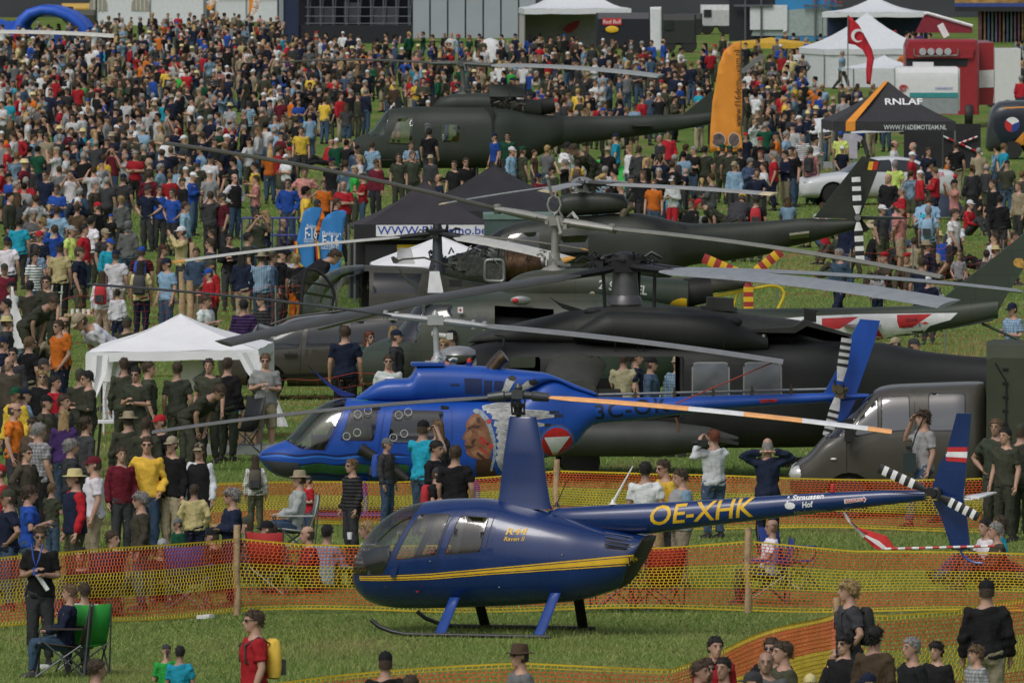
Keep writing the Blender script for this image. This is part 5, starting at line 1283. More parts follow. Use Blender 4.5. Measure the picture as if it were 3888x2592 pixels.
 mb = MB(); mb.tube([(8.0, 0, 1.85), (8.9, 0, 1.45)], .03, 6); mb.build('tail_skid', M1, root)
 mb = MB(); mb.lathe([(.08, -.2), (.08, .2), (0, .2)], (8.75, .25, 3.3), 'y'); mb.build('tail_rotor_hub', GREYM, root)
 for s_ in (-1, 1): mb = MB(); mb.prism([(8.7, 3.36), (8.8, 3.24), (8.8 + .95 * s_, 3.24 + .8 * s_), (8.7 + .95 * s_, 3.36 + .8 * s_)], .4, .43); mb.build('tail_rotor_blade', GREYM, root)
 # skids
 for s_ in (-1, 1): mb = MB(); mb.tube([(-3.0, s_ * 1.25, .35), (-2.7, s_ * 1.25, .12), (-2.4, s_ * 1.25, .06), (1.2, s_ * 1.25, .06)], .05, 8); mb.build('skid', BLACKM, root)
 for x_ in (-1.6, .4): mb = MB(); mb.tube([(x_, -1.25, .08), (x_, -.9, .48), (x_, .9, .48), (x_, 1.25, .08)], .05, 8); mb.build('cross_tube', BLACKM, root)
 return root, full, cv, bv, body, cow, boom, fin, M1
def huey_rotor(fr, root, H, tips, pale, R_, pts, mats, stab=True):
 mb = MB(); mb.tube([(0, 0, 2.8), H], .07, 10); mb.lathe([(.3, 0), (.25, .08), (.12, .16), (.1, .4)], (0, 0, 2.78)); clutter(mb, (0, 0, 3.05), (.22, .2, .15), 12, 9)
 mb.build('mast', pale, root)
 mb = MB(); mb.box(H, (.3, .3, .18)); spars(mb, H, tips, 1.2, .12); clutter(mb, H, (.3, .2, .12), 14, 4)
 for t in tips:
  d = (Vector(t) - Vector(H)).normalized(); n_ = Vector((0, 0, 1)).cross(d)
  for s_ in (-1, 1): mb.tube([Vector(H) + d * .35 + n_ * .14 * s_, Vector(H) + d * 1.15 + n_ * .2 * s_], .04, 6)
  mb.lathe([(.07, -.09), (.07, .09), (0, .1)], Vector(H) + d * 1.1)
 mb.build('rotor_hub', pale, root)
 # eye-shaped mast cap with lifting rod
 c = Vector(H) + Vector((-.02, -.05, .3)); mb = MB()
 ring = [(c + Vector((.125 * math.sin(t), 0, .165 * math.cos(t)))) for t in [2 * math.pi * k / 8 for k in range(9)]]
 mb.tube(ring, .022, 6); mb.tube([c + Vector((-.13, -.1, .5)), c + Vector((-.03, -.02, .15))], .03, 8); mb.tube([c + Vector((.03, -.05, -.15)), c + Vector((.12, -.2, -.52))], .03, 8); mb.ball(c + Vector((-.13, -.1, .52)), .05); mb.ball(c + Vector((.12, -.2, -.53)), .05); mb.build('stabiliser_bar', pale, root)
 for t, pt, m_ in zip(tips, pts, mats):
  d = (Vector(t) - Vector(H)).normalized(); blade('rotor_blade', Vector(H) + d * 1.0, t, .53, m_, root, pt, .12, .045)
f1 = Frame(gp('F', 2105, 1603), 0)
H1, full, cv, bv, body, cow, boom, fin, M1 = make_huey(f1, 'camouflaged utility helicopter with red and white tail band, behind the black helicopter', 'camo')
hz = f1.loc('F', 2108, 838)
Hh = (hz[0], 0, hz[1])
t1 = f1.reach(Hh, 'F', 622, 543, 7.35, 1); t2 = f1.reach(Hh, 6, 1785, 345, 7.35, -1)
huey_rotor(f1, H1, Hh, (t1, t2), mat('hub_pale', (.27, .27, .245), .5, .2), 7.35, (.06, .07), (mat('blade_olive', (.06, .055, .035), .4), mat('blade_sage', (.2, .2, .17), .5)))
c6 = lambda x, y, y0=-.3: f1.loc(6, x, y, y0)
decal('white_band', [[c6(*q) for q in ((560, 640), (900, 612), (1200, 600), (1890, 592), (1840, 640), (1700, 680), (1640, 745), (1400, 770), (1250, 800), (560, 800))]], bv, WHITEP, boom, .006, .06)
for q in ([(960, 628), (1210, 618), (1080, 700), (960, 700)], [(1475, 604), (1715, 598), (1580, 690), (1490, 695), (1475, 650)], [(1310, 790), (1345, 700), (1340, 690), (1380, 760), (1370, 785)]):
 decal('red_band', [[c6(*p_) for p_ in q]], bv, REDP, boom, .010, .06)
decal('lettering', None, bv, BLACKP, boom, .014, .05, tris=text_tris('GEFAHR', c6(1532, 655), c6(1616, 652), .07))
decal('lettering', None, bv, BLACKP, boom, .014, .05, tris=text_tris('HECKROTOR', c6(1506, 702), c6(1640, 690), .07))
decal('red_arrow', [[c6(*q) for q in ((1590, 663), (1660, 658), (1658, 650), (1695, 660), (1662, 672), (1660, 666))]], bv, mat('bright_red', (.6, .03, .03), .5), boom, .016, .06)
E1 = lambda x, y, y0=-.5: f1.loc('E', x, y, y0)
decal('lettering', None, cv, mat('stencil_white', (.5, .52, .5), .6), cow, .006, .04, tris=text_tris('2. STAFFEL', E1(140, 385), E1(500, 432), .17, .02))
for r_, m_, o_ in ((20, WHITEP, .006), (15, YELLOWP, .009), (6, BLACKP, .012)):
 x_, y_ = 95, 425; decal('roundel', [[E1(x_ + r_ * math.cos(t), y_ + r_ * math.sin(t), -.52) for t in [k * math.pi / 8 for k in range(16)]]], cv, m_, cow, o_, .05)
decal('painted_mane', [[E1(*q) for q in ((668, 505), (690, 480), (720, 465), (760, 455), (800, 460), (840, 475), (875, 500), (870, 530), (660, 530))]], cv, YELLOWP, cow, .006, .05)
mb = MB(); a = f1.loc('C', 1085, 398); mb.prism([(a[0] - .15, a[1] - .04), (a[0] - .11, a[1] + .36), (a[0] + .07, a[1] + .36), (a[0] + .15, a[1] - .04)], -.05, .05); mb.build('white_antenna', WHITEP, H1)
for k, (pa) in enumerate([((790, 212), (830, 250), (900, 330), (960, 370), (1040, 395), (950, 385), (880, 345))]):
 mb = MB(); mb.prism([f1.loc('C', *q) for q in pa], -.03, .03); mb.build('wire_cutter', M1, H1)
decal('roof_skylight', [[f1.loc('C', *q, -.9) for q in ((985, 415), (1010, 402), (1180, 405), (1230, 420), (1150, 440), (1000, 440))]], full, mat('green_tint2', (.05, .3, .16), .3), body, .006)
q = f1.loc('C', 1720, 470, -1.15); mb = MB(); mb.ball((q[0], -1.17, q[1]), (.2, .05, .09)); mb.build('side_lamp', GREYM, H1); mb = MB(); mb.ball((q[0] - .1, -1.21, q[1]), (.06, .03, .045)); mb.build('red_lens', REDP, H1)
q = f1.loc('C', 1270, 542, -1.2); mb = MB(); mb.box((q[0], -1.215, q[1]), (.1, .006, .11)); cr = mb.build('first_aid_plate', WHITEP, H1); mb = MB(); mb.box((q[0], -1.22, q[1]), (.055, .004, .018)); mb.box((q[0], -1.2205, q[1]), (.018, .004, .055)); mb.build('red_cross', REDP, cr)
decal('nose_stripe', [[f1.loc('C', *q, -.6) for q in ((470, 745), (620, 695), (625, 710), (500, 785))]], full, mat('orange_red', (.5, .09, .05), .5), body, .006)
decal('ram_emblem', [[f1.loc(6, x_, y_, -.1) for x_, y_ in ((2268, 240), (2290, 216), (2330, 218), (2343, 245), (2340, 285), (2300, 280), (2275, 265))]], BVHTree.FromPolygons([v.co.copy() for v in fin.data.vertices], [p_.vertices[:] for p_ in fin.data.polygons]), mat('ram_yellow', (.5, .28, .06), .5, 0, .4, 12), fin, .004)
f2 = Frame(gp('F', 1760, 692), 2)
H2, *_r = make_huey(f2, 'dark green utility helicopter with raised engine doors in the distant crowd', 'far')
z2 = f2.loc('H', 738, 100); Hh = (z2[0], 0, z2[1])
ta = f2.reach(Hh, 'H', -370, 92, 7.3, 1); tb = f2.reach(Hh, 'H', 1960, 178, 7.3, -1)
huey_rotor(f2, H2, Hh, (ta, tb), mat('hub_dull', (.1, .11, .1), .5, .2), 7.3, (.05, .2), (mat('blade_dull', (.06, .06, .05), .5), mat('blade_pale', (.26, .28, .28), .5)))
for x_ in (340, 555):
 a = f2.loc('H', x_, 375); mb = MB(); mb.prism([(a[0] - .1, a[1] - .05), (a[0] - .06, a[1] + .36), (a[0] + .1, a[1] + .36), (a[0] + .16, a[1] - .05)], -.04, .04); mb.build('roof_antenna', BLACKM, H2)
# ---------------------------------------------------------------- olive helicopter with glazed nose and bare engine
def make_alouette():
 fr = Frame(gp('F', 1655, 1425), 4)
 root = thing('bubble_nose_helicopter', 'olive helicopter with glazed nose, open door and bare engine, beside the white tent', 'helicopter', fr.o, fr.yaw)
 OL = mat('olive_grey', (.052, .05, .038), .5, 0, .25, 2.5, panel=.8)
 C_ = lambda x, y, y0=0: fr.loc('C', x, y, y0); E_ = lambda x, y, y0=0: fr.loc('E', x, y, y0)
 top = [C_(72, 560), C_(82, 500), C_(100, 450), C_(150, 375), C_(230, 300), C_(320, 245), C_(420, 215), C_(520, 206), C_(700, 212), C_(1000, 228), C_(1200, 300), C_(1450, 345), C_(1700, 380)]
 xn = top[0][0]; xe = top[-1][0]
 bot = [(xn, C_(72, 575)[1]), (xn + .05, .75), (xn + .3, .55), (xn + .8, .45), (xn + 2.6, .45), (xn + 3.6, .8), (xe, 1.15)]
 wid = [(xn, 0), (xn + .04, .25), (xn + .15, .5), (xn + .45, .85), (xn + .9, 1.05), (xn + 2.3, 1.08), (xn + 3, .8), (xe, .42)]
 bm = hull(top, bot, wid, [(xn, 2.1), (xn + 1, 2.6), (xn + 2, 3.2), (xe, 2.2)], xn, xe, 50, 36, .5, extra=[xn + q for q in (.005, .015, .03, .06, .1)])
 shell('nose_glazing', carve(bm, [C_(345, 640, -.9), C_(345, 400, -.95), C_(420, 310, -.9), C_(560, 258, -.8), C_(560, 150, 0), C_(0, 150, 0), C_(0, 640, 0)], 0), GL, root, .02, sealm=BLACKM)
 for sd in (-1, 1):
  d = carve(bm, [C_(*q, -1.05) for q in ((352, 590), (362, 400), (430, 300), (470, 262), (598, 256), (585, 590))], sd)
  if sd > 0: shell('far_door_window', d, GL, root, .03, sealm=OL)
  shell('rear_window', carve(bm, rpoly([C_(*q, -1.07) for q in ((625, 262), (1000, 272), (950, 425), (610, 425))], .04), sd), GLD, root, .02, sealm=OL)
 bm_obj('fuselage', bm, OL, root)
 # open front door swung forward
 fl = [C_(*q, -1.5) for q in ((75, 600), (100, 330), (125, 236), (200, 245), (270, 300), (320, 370), (335, 440), (300, 600))]
 mb = MB()
 loop = [(a, -1.2 - .35 * (1 - (a - fl[0][0]) / 1.3), b) for a, b in fl]
 mb.tube(loop + [loop[0]], .035, 6); mb.tube([loop[1], loop[5]], .025, 6); mb.tube([(fl[0][0] + .02, -1.5, C_(0, 390)[1]), (fl[6][0], -1.2, C_(0, 440)[1])], .03, 6)
 dr = mb.build('open_door', BLACKM, root); mb = MB(); mb.add([(a, b + .004, c) for a, b, c in loop], [tuple(range(len(loop)))]); mb.build('door_pane', GL, dr, False)
 for x_, z_, s_ in ((-1.25, .95, 1), (-.4, .95, 1)):
  for yy in (-.5, .0, .5):
   mb = MB(); mb.box((x_, yy, z_), (.45, .42, .15)); mb.box((x_ + .25, yy, z_ + .4), (.1, .42, .7)); mb.build('cabin_seat', DARK, root)
 mb = MB(); mb.box((xn + .75, 0, 1.0), (.3, .9, .6)); mb.build('instrument_panel', DARK, root)
 # bare engine
 z = C_(1650, 215)[1]; xa, xb = C_(1260, 200)[0], C_(1870, 200)[0]
 EM = mat('engine_steel', (.12, .12, .115), .4, .7, .4, 14); BR = mat('burnt_casing', (.09, .05, .025), .4, .6, .5, 8)
 mb = MB(); mb.tube([(C_(1600, 0)[0], 0, z), (C_(1760, 0)[0], 0, z)], .33, 18); mb.tube([(C_(1760, 0)[0], 0, z), (C_(1800, 0)[0], 0, z), (xb, 0, z + .03)], [.27, .24, .2], 16); en = mb.build('engine_casing', BR, root)
 mb = MB(); mb.tube([(xb, 0, z + .03), (xb + .28, 0, z + .1)], [.2, .24], 16); mb.build('tail_pipe', EM, root)
 mb = MB(); clutter(mb, ((xa + C_(1450, 0)[0]) / 2, -.1, z + .08), (.42, .3, .24), 48, 31, (.01, .025)); mb.box((C_(1365, 0)[0], -.36, C_(0, 215)[1]), (.34, .1, .38)); mb.box((C_(1285, 0)[0], -.2, C_(0, 195)[1]), (.24, .3, .3)); mb.build('engine_accessories', EM, root)
 q = [C_(1455, 170, -.45), C_(1590, 170, -.45), C_(1597, 330, -.45), C_(1450, 325, -.45)]
 mb = MB(); loop = rpoly(q, .08); mb.tube([(a, -.42, b) for a, b in loop + [loop[0]]], .035, 8); fr_ = mb.build('intake_frame', mat('worn_alloy', (.3, .31, .31), .35, .7), root)
 mb = MB(); mb.prism(loop, -.41, -.3); mb.build('intake_plate', EM, fr_)
 for k in range(14):
  q_ = random.Random(k); mb = MB(); x_ = q_.uniform(xa, xb); mb.tube([(x_, -.3, z + .1), (x_ + q_.uniform(-.1, .2), -.35, z + .42), (x_ + q_.uniform(.1, .5), -.3, z + .3)], .009, 5); mb.build('engine_pipe', BLACKM, root)
 # boom, tail rotor, yellow hoop
 bt = [(xe - .6, C_(1450, 340)[1]), (xe + .5, 1.95), E_(820, 300), E_(1170, 312), E_(1262, 335)]; bb = [(xe - .6, 1.1), (xe + .5, 1.25), E_(870, 430), E_(1100, 405), E_(1262, 372)]
 bo = hull(bt, bb, [(xe - .6, .35), (xe + 1, .3), (bt[-1][0], .12)], 2.2, xe - .6, bt[-1][0], 20, 20, .5); bv = bvh_of(bo); bmn = bm_obj('tail_boom', bo, OL, root)
 decal('lettering', None, bv, YELLOWP, bmn, .005, .05, tris=text_tris('GEFAHR', E_(815, 428, -.2), E_(912, 424, -.2), .09, .01))
 decal('yellow_arrow', [[E_(*q, -.2) for q in ((820, 440), (905, 438), (905, 433), (928, 441), (905, 450), (905, 445), (820, 447))]], bv, YELLOWP, bmn, .005)
 mb = MB(); P = [E_(*q) for q in ((1000, 440), (1180, 405), (1400, 365), (1460, 362), (1500, 378), (1525, 415), (1515, 460), (1490, 510), (1468, 555))]; mb.tube([(a, 0, b) for a, b in P], .032, 8); mb.tube([(E_(1175, 408)[0], 0, E_(1175, 408)[1]), (E_(1148, 520)[0], 0, E_(1148, 520)[1])], .02, 6); mb.build('tail_guard_hoop', mat('hoop_yellow', (.7, .5, .02), .45), root)
 c = E_(1255, 300, -.3); mb = MB(); mb.lathe([(0, -.12), (.07, -.12), (.08, 0), (.05, .3), (0, .3)], (c[0], -.3, c[1]), 'y'); mb.build('tail_rotor_hub', GREYM, root)
 RD = mat('tail_red', (.33, .03, .03), .5)
 for ex_ in ((920, 155), (1500, 105), (1258, 590)):
  e = E_(*ex_, -.35); d = Vector((e[0] - c[0], 0, e[1] - c[1])); L = d.length; d.normalize(); nr = Vector((-d.z, 0, d.x)); first = None
  for i in range(7):
   t0, t1_ = .12 + .88 * i / 7, .12 + .88 * (i + 1) / 7; rr = []
   for t in (t0, t1_):
    hc = .1 if t > .2 else .05; o_ = Vector((c[0], -.36, c[1])) + d * (L * t); rr.append([o_ + nr * (hc * u) + Vector((0, v, 0)) for u, v in ((-1, 0), (-.4, -.014), (.7, -.006), (1, 0), (.7, .006), (-.4, .014))])
   mb = MB(); mb.loft(rr); o = mb.build('tail_rotor_blade' if not first else 'painted_band', YELLOWP if i % 2 else RD, first or root); first = first or o
 # stabiliser on the boom
 mb = MB(); a = E_(560, 400); mb.box((a[0] + .3, 0, a[1]), (.5, 2.6, .05))
 mb.build('tail_plane', OL, root)
 # mast and rotor
 hx, hz = fr.loc(5, 650, 45); H = (hx, 0, hz); DK = mat('dark_blue_grey', (.05, .06, .07), .45, .4)
 mb = MB(); mb.tube([(hx, 0, 2.1), (hx, 0, C_(0, 150)[1]), (hx, 0, hz)], [.2, .11, .09], 14); clutter(mb, (hx, 0, C_(0, 180)[1]), (.17, .14, .2), 20, 41); mb.build('mast', DK, root)
 tips = [fr.reach(H, 'F', 655, 995, 5.5, -1), fr.reach(H, 5, 1640, 155, 5.4, 1), fr.reach(H, 5, 1548, 232, 5.4, -1)]
 mb = MB(); mb.lathe([(.2, -.06), (.22, .06), (.1, .1), (.08, .2), (0, .22)], H); spars(mb, H, tips, 1.0, .08); clutter(mb, H, (.28, .18, .08), 18, 43); mb.build('rotor_head', BLACKM, root)
 for t, pt, m_ in zip(tips, (.1, .15, .3), (mat('blade_white_grey', (.45, .45, .42), .5), mat('blade_brown', (.17, .15, .11), .5), MATS['blade_white_grey'])):
  d = (t - Vector(H)).normalized(); blade('rotor_blade', Vector(H) + d * .8, t, .35, m_, root, pt, .05, .03, bands=[(0, .95, m_), (.95, 1, mat('tip_orange', (.6, .3, .05), .5))])
 # roof handrail / cutter and gear
 P = [C_(*q, -.3) for q in ((780, 190), (840, 165), (1000, 153), (1100, 185), (1250, 240))]; mb = MB(); mb.tube([(a, -.3, b) for a, b in P], .022, 6); mb.prism([C_(*q, -.3) for q in ((752, 150), (775, 143), (820, 175), (800, 195), (770, 195))], -.33, -.27); mb.build('roof_rail', OL, root)
 mb = MB(); a = C_(860, 200); mb.prism([(a[0] - .2, a[1]), (a[0] - .14, a[1] + .32), (a[0] + .12, a[1] + .32), (a[0] + .2, a[1])], .0, .08); mb.build('white_antenna', WHITEP, root)
 decal('grab_slot', [[C_(*q, -1) for q in ((1188, 318), (1282, 318), (1282, 372), (1188, 372))]], BVHTree.FromPolygons([Vector((-9, -.96, -9)), Vector((9, -.9, -9)), Vector((9, -.9, 9)), Vector((-9, -.96, 9))], [(0, 1, 2, 3)]), DARK, root)
 for s_ in (-1, 1):
  wheel(root, (1.2, s_ * 1.25, .25), .25, .18); mb = MB(); mb.tube([(1.2, s_ * 1.2, .25), (.9, s_ * .6, 1.0)], .05, 8); mb.build('landing_leg', OL, root)
 wheel(root, (-2.0, 0, .2), .2, .15, 'nose_wheel'); mb = MB(); mb.tube([(-2, .08, .2), (-1.9, 0, .6)], .04, 8); mb.build('nose_leg', OL, root)
make_alouette()
# ---------------------------------------------------------------- dark green helicopter with Belgian flag on the fin
def make_a109():
 fr = Frame(gp('F', 2215, 1195), 0)
 root = thing('slim_tail_helicopter', 'dark green helicopter with black, yellow and red flag on its tail fin', 'helicopter', fr.o, fr.yaw)
 GR = mat('dark_olive_green', (.022, .027, .019), .45, 0, .25, 2.0, panel=.8)
 G_ = lambda x, y, y0=0: fr.loc('G', x, y, y0)
 c3 = lambda x, y, y0=0: fr.loc(3, x, y, y0); c6_ = lambda x, y, y0=0: fr.loc(6, x, y, y0)
 top = [(-3.4, 1.1), (-3.2, 1.3), (-2.6, 1.5), (-1.9, 2.0), (-1.2, 2.2), G_(700, 505), G_(880, 492), G_(1000, 490), G_(1130, 506), G_(1300, 548), G_(1430, 566), G_(1900, 552), G_(2340, 531), c3(905, 1492), c3(1230, 1500)]
 bot = [(-3.4, 1.0), (-3.1, .7), (-2, .5), (1.5, .55), G_(1400, 880), G_(1700, 842), G_(2000, 792), G_(2200, 730), c6_(720, 142), c6_(1180, 22)]
 xe = top[-1][0]
 wid = [(-3.4, 0), (-3.3, .2), (-2.8, .5), (-1.8, .7), (1.5, .72), (3, .45), (4.5, .28), (xe, .14)]
 bm = hull(top, bot, wid, [(-3.4, 2.1), (-1.5, 2.8), (1.5, 2.8), (xe, 2.1)], -3.4, xe, 60, 30, .5)
 full = bvh_of(bm)
 for sd in (-1, 1):
  shell('cabin_window', carve(bm, rpoly([(-2.0, 1.35), (-1.7, 1.9), (-1.0, 1.95), (-1.0, 1.35)], .08), sd), GLD, root, .02, sealm=GR)
  shell('cabin_window', carve(bm, rpoly([G_(440, 655, -.7), G_(660, 645, -.7), G_(660, 870, -.7), G_(440, 870, -.7)], .08), sd), GLD, root, .02, sealm=GR)
 shell('windshield', carve(bm, [(-2.7, 1.4), (-2.1, 1.35), (-1.8, 2.0), (-2.1, 2.4), (-2.9, 2)], 0), GLD, root, .02, sealm=GR)
 body = bm_obj('fuselage', bm, GR, root)
 for q in ([(1148, 530), (1180, 540), (1240, 605), (1145, 598)], [(1320, 565), (1345, 560), (1390, 590), (1385, 606), (1340, 604)]): decal('intake', [[G_(a, b, -.4) for a, b in q]], full, BLACKP, body, .006)
 decal('lettering', None, full, mat('faint_stencil', (.035, .04, .03), .7), body, .005, .05, tris=text_tris('H07', G_(1060, 815, -.7), G_(1170, 812, -.7), .19))
 ct = [G_(420, 420), G_(430, 375), G_(470, 352), G_(560, 338), G_(700, 336), G_(920, 350), G_(945, 400), G_(960, 420)]
 cm = hull(ct, [(ct[0][0], G_(0, 520)[1]), (ct[-1][0], G_(0, 480)[1])], [(ct[0][0], .2), (ct[1][0] + .1, .38), (ct[-2][0], .42), (ct[-1][0], .36)], 3, ct[0][0], ct[-1][0], 26, 26, .5); bm_obj('rotor_fairing', cm, GR, root)
 mb = MB(); P = [G_(*q) for q in ((985, 430), (955, 440), (930, 460), (915, 490), (910, 515))]; mb.tube([(a, -.3, b) for a, b in P], [.1, .11, .11, .1, .08], 10); mb.build('exhaust_pipe', mat('exhaust_tan', (.2, .17, .12), .5, .4), root)
 hx, hz = G_(610, 262); H = (hx, 0, hz); PL = mat('silver_hub', (.3, .31, .31), .4, .5)
 mb = MB(); mb.lathe([(.2, -.22), (.2, -.05), (.28, 0), (.2, .08), (.12, .12), (0, .14)], H); mb.build('rotor_head', PL, root)
 tips = [fr.reach(H, 'G', 2040, 348, 5.5, -1), fr.reach(H, 'G', -420, 420, 5.5, 1), fr.reach(H, 'G', 330, 330, 5.5, -1), fr.reach(H, 'G', 900, 255, 5.5, 1)]
 mb = MB(); spars(mb, H, tips, .9, .1); mb.tube([(hx, 0, hz - .5), (hx, 0, hz)], .1, 10); clutter(mb, (hx, 0, hz - .1), (.35, .25, .12), 24, 51); mb.build('blade_grips', mat('dark_steel', (.08, .08, .08), .4, .6), root)
 LG = mat('blade_ash', (.28, .29, .29), .5)
 for t, pt in zip(tips, (.2, .1, .12, .12)):
  d = (t - Vector(H)).normalized(); blade('rotor_blade', Vector(H) + d * .7, t, .33, LG, root, pt, .03, .03, bands=[(0, .93, LG), (.93, 1, mat('tip_cream', (.6, .5, .32), .5))])
 mb = MB(); mb.prism([c3(905, 1490), c3(1000, 1370), c3(1120, 1215), c3(1235, 1068), c3(1365, 1103), c3(1330, 1200), c3(1215, 1500)], -.06, .06); fin = mb.build('tail_fin', GR, root, ang=.4)
 for k, m_ in enumerate((BLACKP, YELLOWP, REDP)):
  x0, x1 = 1243 + k * 32, 1243 + (k + 1) * 32
  mb = MB(); mb.prism([c3(x0 + 8, 1106, -.06), c3(x1 + 8, 1107, -.06), c3(x1 - 4, 1165, -.06), c3(x0 - 4, 1162, -.06)], -.064, -.061); mb.build('flag_stripe', m_, fin, False)
 mb = MB(); mb.prism([c3(1150, 1560), c3(1215, 1480), c6_(1290, 20), c6_(1200, 60)], -.05, .05); mb.build('lower_fin', GR, root)
 a = c3(1250, 1478); mb = MB(); mb.add([(a[0] - .2, -.1, a[1]), (a[0] + .5, -.1, a[1]), (a[0] + 1.0, -1.3, a[1]), (a[0] + .6, -1.3, a[1]), (a[0] - .2, -.1, a[1] - .09), (a[0] + .5, -.1, a[1] - .06), (a[0] + 1.0, -1.3, a[1] - .03), (a[0] + .6, -1.3, a[1] - .05)], [(0, 1, 2, 3), (4, 7, 6, 5), (0, 4, 5, 1), (1, 5, 6, 2), (2, 6, 7, 3), (3, 7, 4, 0)]); mb.build('tail_plane', GR, root, False)
 q = G_(2225, 655, -.6); mb = MB(); mb.box((q[0], -.5, q[1]), (.45, .6, .05), rx=-.2, ry=-.12); mb.build('small_tail_plane', mat('pale_olive', (.22, .21, .16), .5), root)
 c = c3(1205, 1490, -.25); mb = MB(); mb.lathe([(0, -.1), (.07, -.1), (.08, .05), (.05, .25), (0, .25)], (c[0], -.25, c[1]), 'y'); mb.build('tail_rotor_hub', GREYM, root)
 for sgn, tip in ((1, c3(1193, 1212, -.3)), (-1, c6_(1222, 235, -.3))):
  d = Vector((tip[0] - c[0], 0, tip[1] - c[1])); L = d.length; d.normalize(); nr = Vector((-d.z, 0, d.x)); first = None
  cuts = [.1, .3, .42, .55, .66, .77, .88, 1.0]
  for i in range(7):
   rr = []
   for t in (cuts[i], cuts[i + 1]):
    hc = .1 if t > .25 else .04; o_ = Vector((c[0], -.33, c[1])) + d * (L * t); rr.append([o_ + nr * (hc * u) + Vector((0, v, 0)) for u, v in ((-1, 0), (-.4, -.014), (.7, -.006), (1, 0), (.7, .006), (-.4, .014))])
   mb = MB(); mb.loft(rr); o = mb.build('tail_rotor_blade' if not first else 'painted_band', WHITEP if i % 2 == 0 else BLACKP, first or root); first = first or o
 wheel(root, (-2.2, 0, .2), .2, .14, 'nose_wheel')
 for s_ in (-1, 1): wheel(root, (1.3, s_ * 1.0, .25), .25, .18); mb = MB(); mb.tube([(1.3, s_ * .95, .25), (1.2, s_ * .5, .75)], .05, 8); mb.build('landing_leg', GR, root)
 mb = MB(); mb.tube([(-2.2, .09, .2), (-2.1, 0, .7)], .05, 8); mb.build('nose_leg', GR, root)
make_a109()
# ---------------------------------------------------------------- net fences
ORN = mat('net_orange', (.62, .10, .015), .6, var=.15, scale=3); YEL = mat('net_yellow', (.62, .42, .015), .6, var=.15, scale=3)
WOOD = mat('raw_timber', (.42, .29, .17), .85, 0, .3, 9, bump=.4)
def fence(label, pts, posts=(), cell=(.064, .046), sway=.05, zmax=None, group='orange and yellow net fences'):
 "pts: (fx, fy_base, fy_top) of the photograph; posts: (fx, fy_base, fy_top)"
 base = [gp('F', a, b) for a, b, c in pts]; tops = [at('F', pts[i][0], pts[i][2], base[i].y) for i in range(len(pts))]
 root = thing('net_fence', label, 'fence', base[len(base) // 2], 0, group); o = Vector(base[len(base) // 2])
 # run length
 acc = [0]
 for i in range(1, len(base)): acc.append(acc[-1] + (base[i] - base[i - 1]).length)
 L = acc[-1]; nu = int(L / cell[0]); nv = int(1.0 / cell[1]); q = random.Random(len(pts) * 7)
 def P(u, v):
  i = min(max(int(np.searchsorted(acc, u, 'right')) - 1, 0), len(base) - 2); t = (u - acc[i]) / (acc[i + 1] - acc[i])
  b = base[i].lerp(base[i + 1], t); tp = tops[i].lerp(tops[i + 1], t)
  w_ = sway * math.sin(v * math.pi) * (math.sin(u * 1.9) + .5 * math.sin(u * 4.3 + v * 3))
  zb = .02 + .03 * (1 + math.sin(u * 1.3))
  sag = .03 * math.sin(u * .9) * v
  return Vector((b.x + .025 * math.sin(v * 9 + u) , b.y + w_, zb + (tp.z - zb) * v + sag)) - o
 def col(v): return 1 if (v > .955 or .33 < v < .67 or v < .05) else 0
 bw, bh = .006, .005
 mb = MB()
 for j in range(nv + 1):
  v = j / nv; wide = bh * (1.0 if 0 < j < nv else 2.2); mb.mi = col(v)
  row = [P(L * i / (nu / 2), v) for i in range(int(nu / 2) + 1)]
  vs = []
  for p_ in row: vs += [p_ - Vector((0, 0, wide)), p_ + Vector((0, 0, wide))]
  mb.add(vs, [(2 * i, 2 * i + 2, 2 * i + 3, 2 * i + 1) for i in range(len(row) - 1)])
 for i in range(nu + 1):
  u = L * i / nu; prev = None
  for j in range(nv):
   v0, v1 = j / nv, (j + 1) / nv; mb.mi = col((v0 + v1) / 2); off = (.5 * L / nu if j % 2 else 0)
   a, b = P(min(L, u + off * .6), v0), P(min(L, u + off * .6 + .008), v1)
   mb.add([a - Vector((bw, 0, 0)), a + Vector((bw, 0, 0)), b + Vector((bw, 0, 0)), b - Vector((bw, 0, 0))], [(0, 1, 2, 3)])
 mb.build('net', [ORN, YEL], root, False)['kind'] = 'stuff'
 for fx, fb, ft in posts:
  g = gp('F', fx, fb); t = at('F', fx, ft, g.y); g = g - o; h = t.z; rr = []
  for k in range(5): z = h * k / 4; rr.append([(g.x + (.048 + .006 * math.sin(k * 3 + a)) * math.cos(a) + .01 * math.sin(k * 2), g.y - .03 + .045 * math.sin(a), z) for a in [2 * math.pi * m_ / 10 for m_ in range(10)]])
  mb = MB(); mb.loft(rr); mb.build('post', WOOD, root)
 return root
fence('long orange and yellow net fence right behind the dark blue helicopter', [(-60, 2396, 2122), (250, 2378, 2105), (600, 2356, 2070), (899, 2335, 2036), (1150, 2330, 2062), (1500, 2327, 2076), (2100, 2327, 2082), (2500, 2326, 2075), (2839, 2325, 2046), (3250, 2328, 2092), (3600, 2332, 2102), (3960, 2336, 2110)], [(899, 2335, 1991), (2839, 2325, 2001)])
fence('orange and yellow net fence in front of the bright blue helicopter', [(760, 2012, 1838), (1150, 2000, 1836), (1500, 1992, 1830), (1800, 1990, 1808), (2113, 1995, 1782), (2500, 2010, 1806), (3000, 2018, 1816), (3400, 2020, 1815), (3745, 2022, 1812)], [(2113, 1995, 1743), (3742, 2022, 1790)])
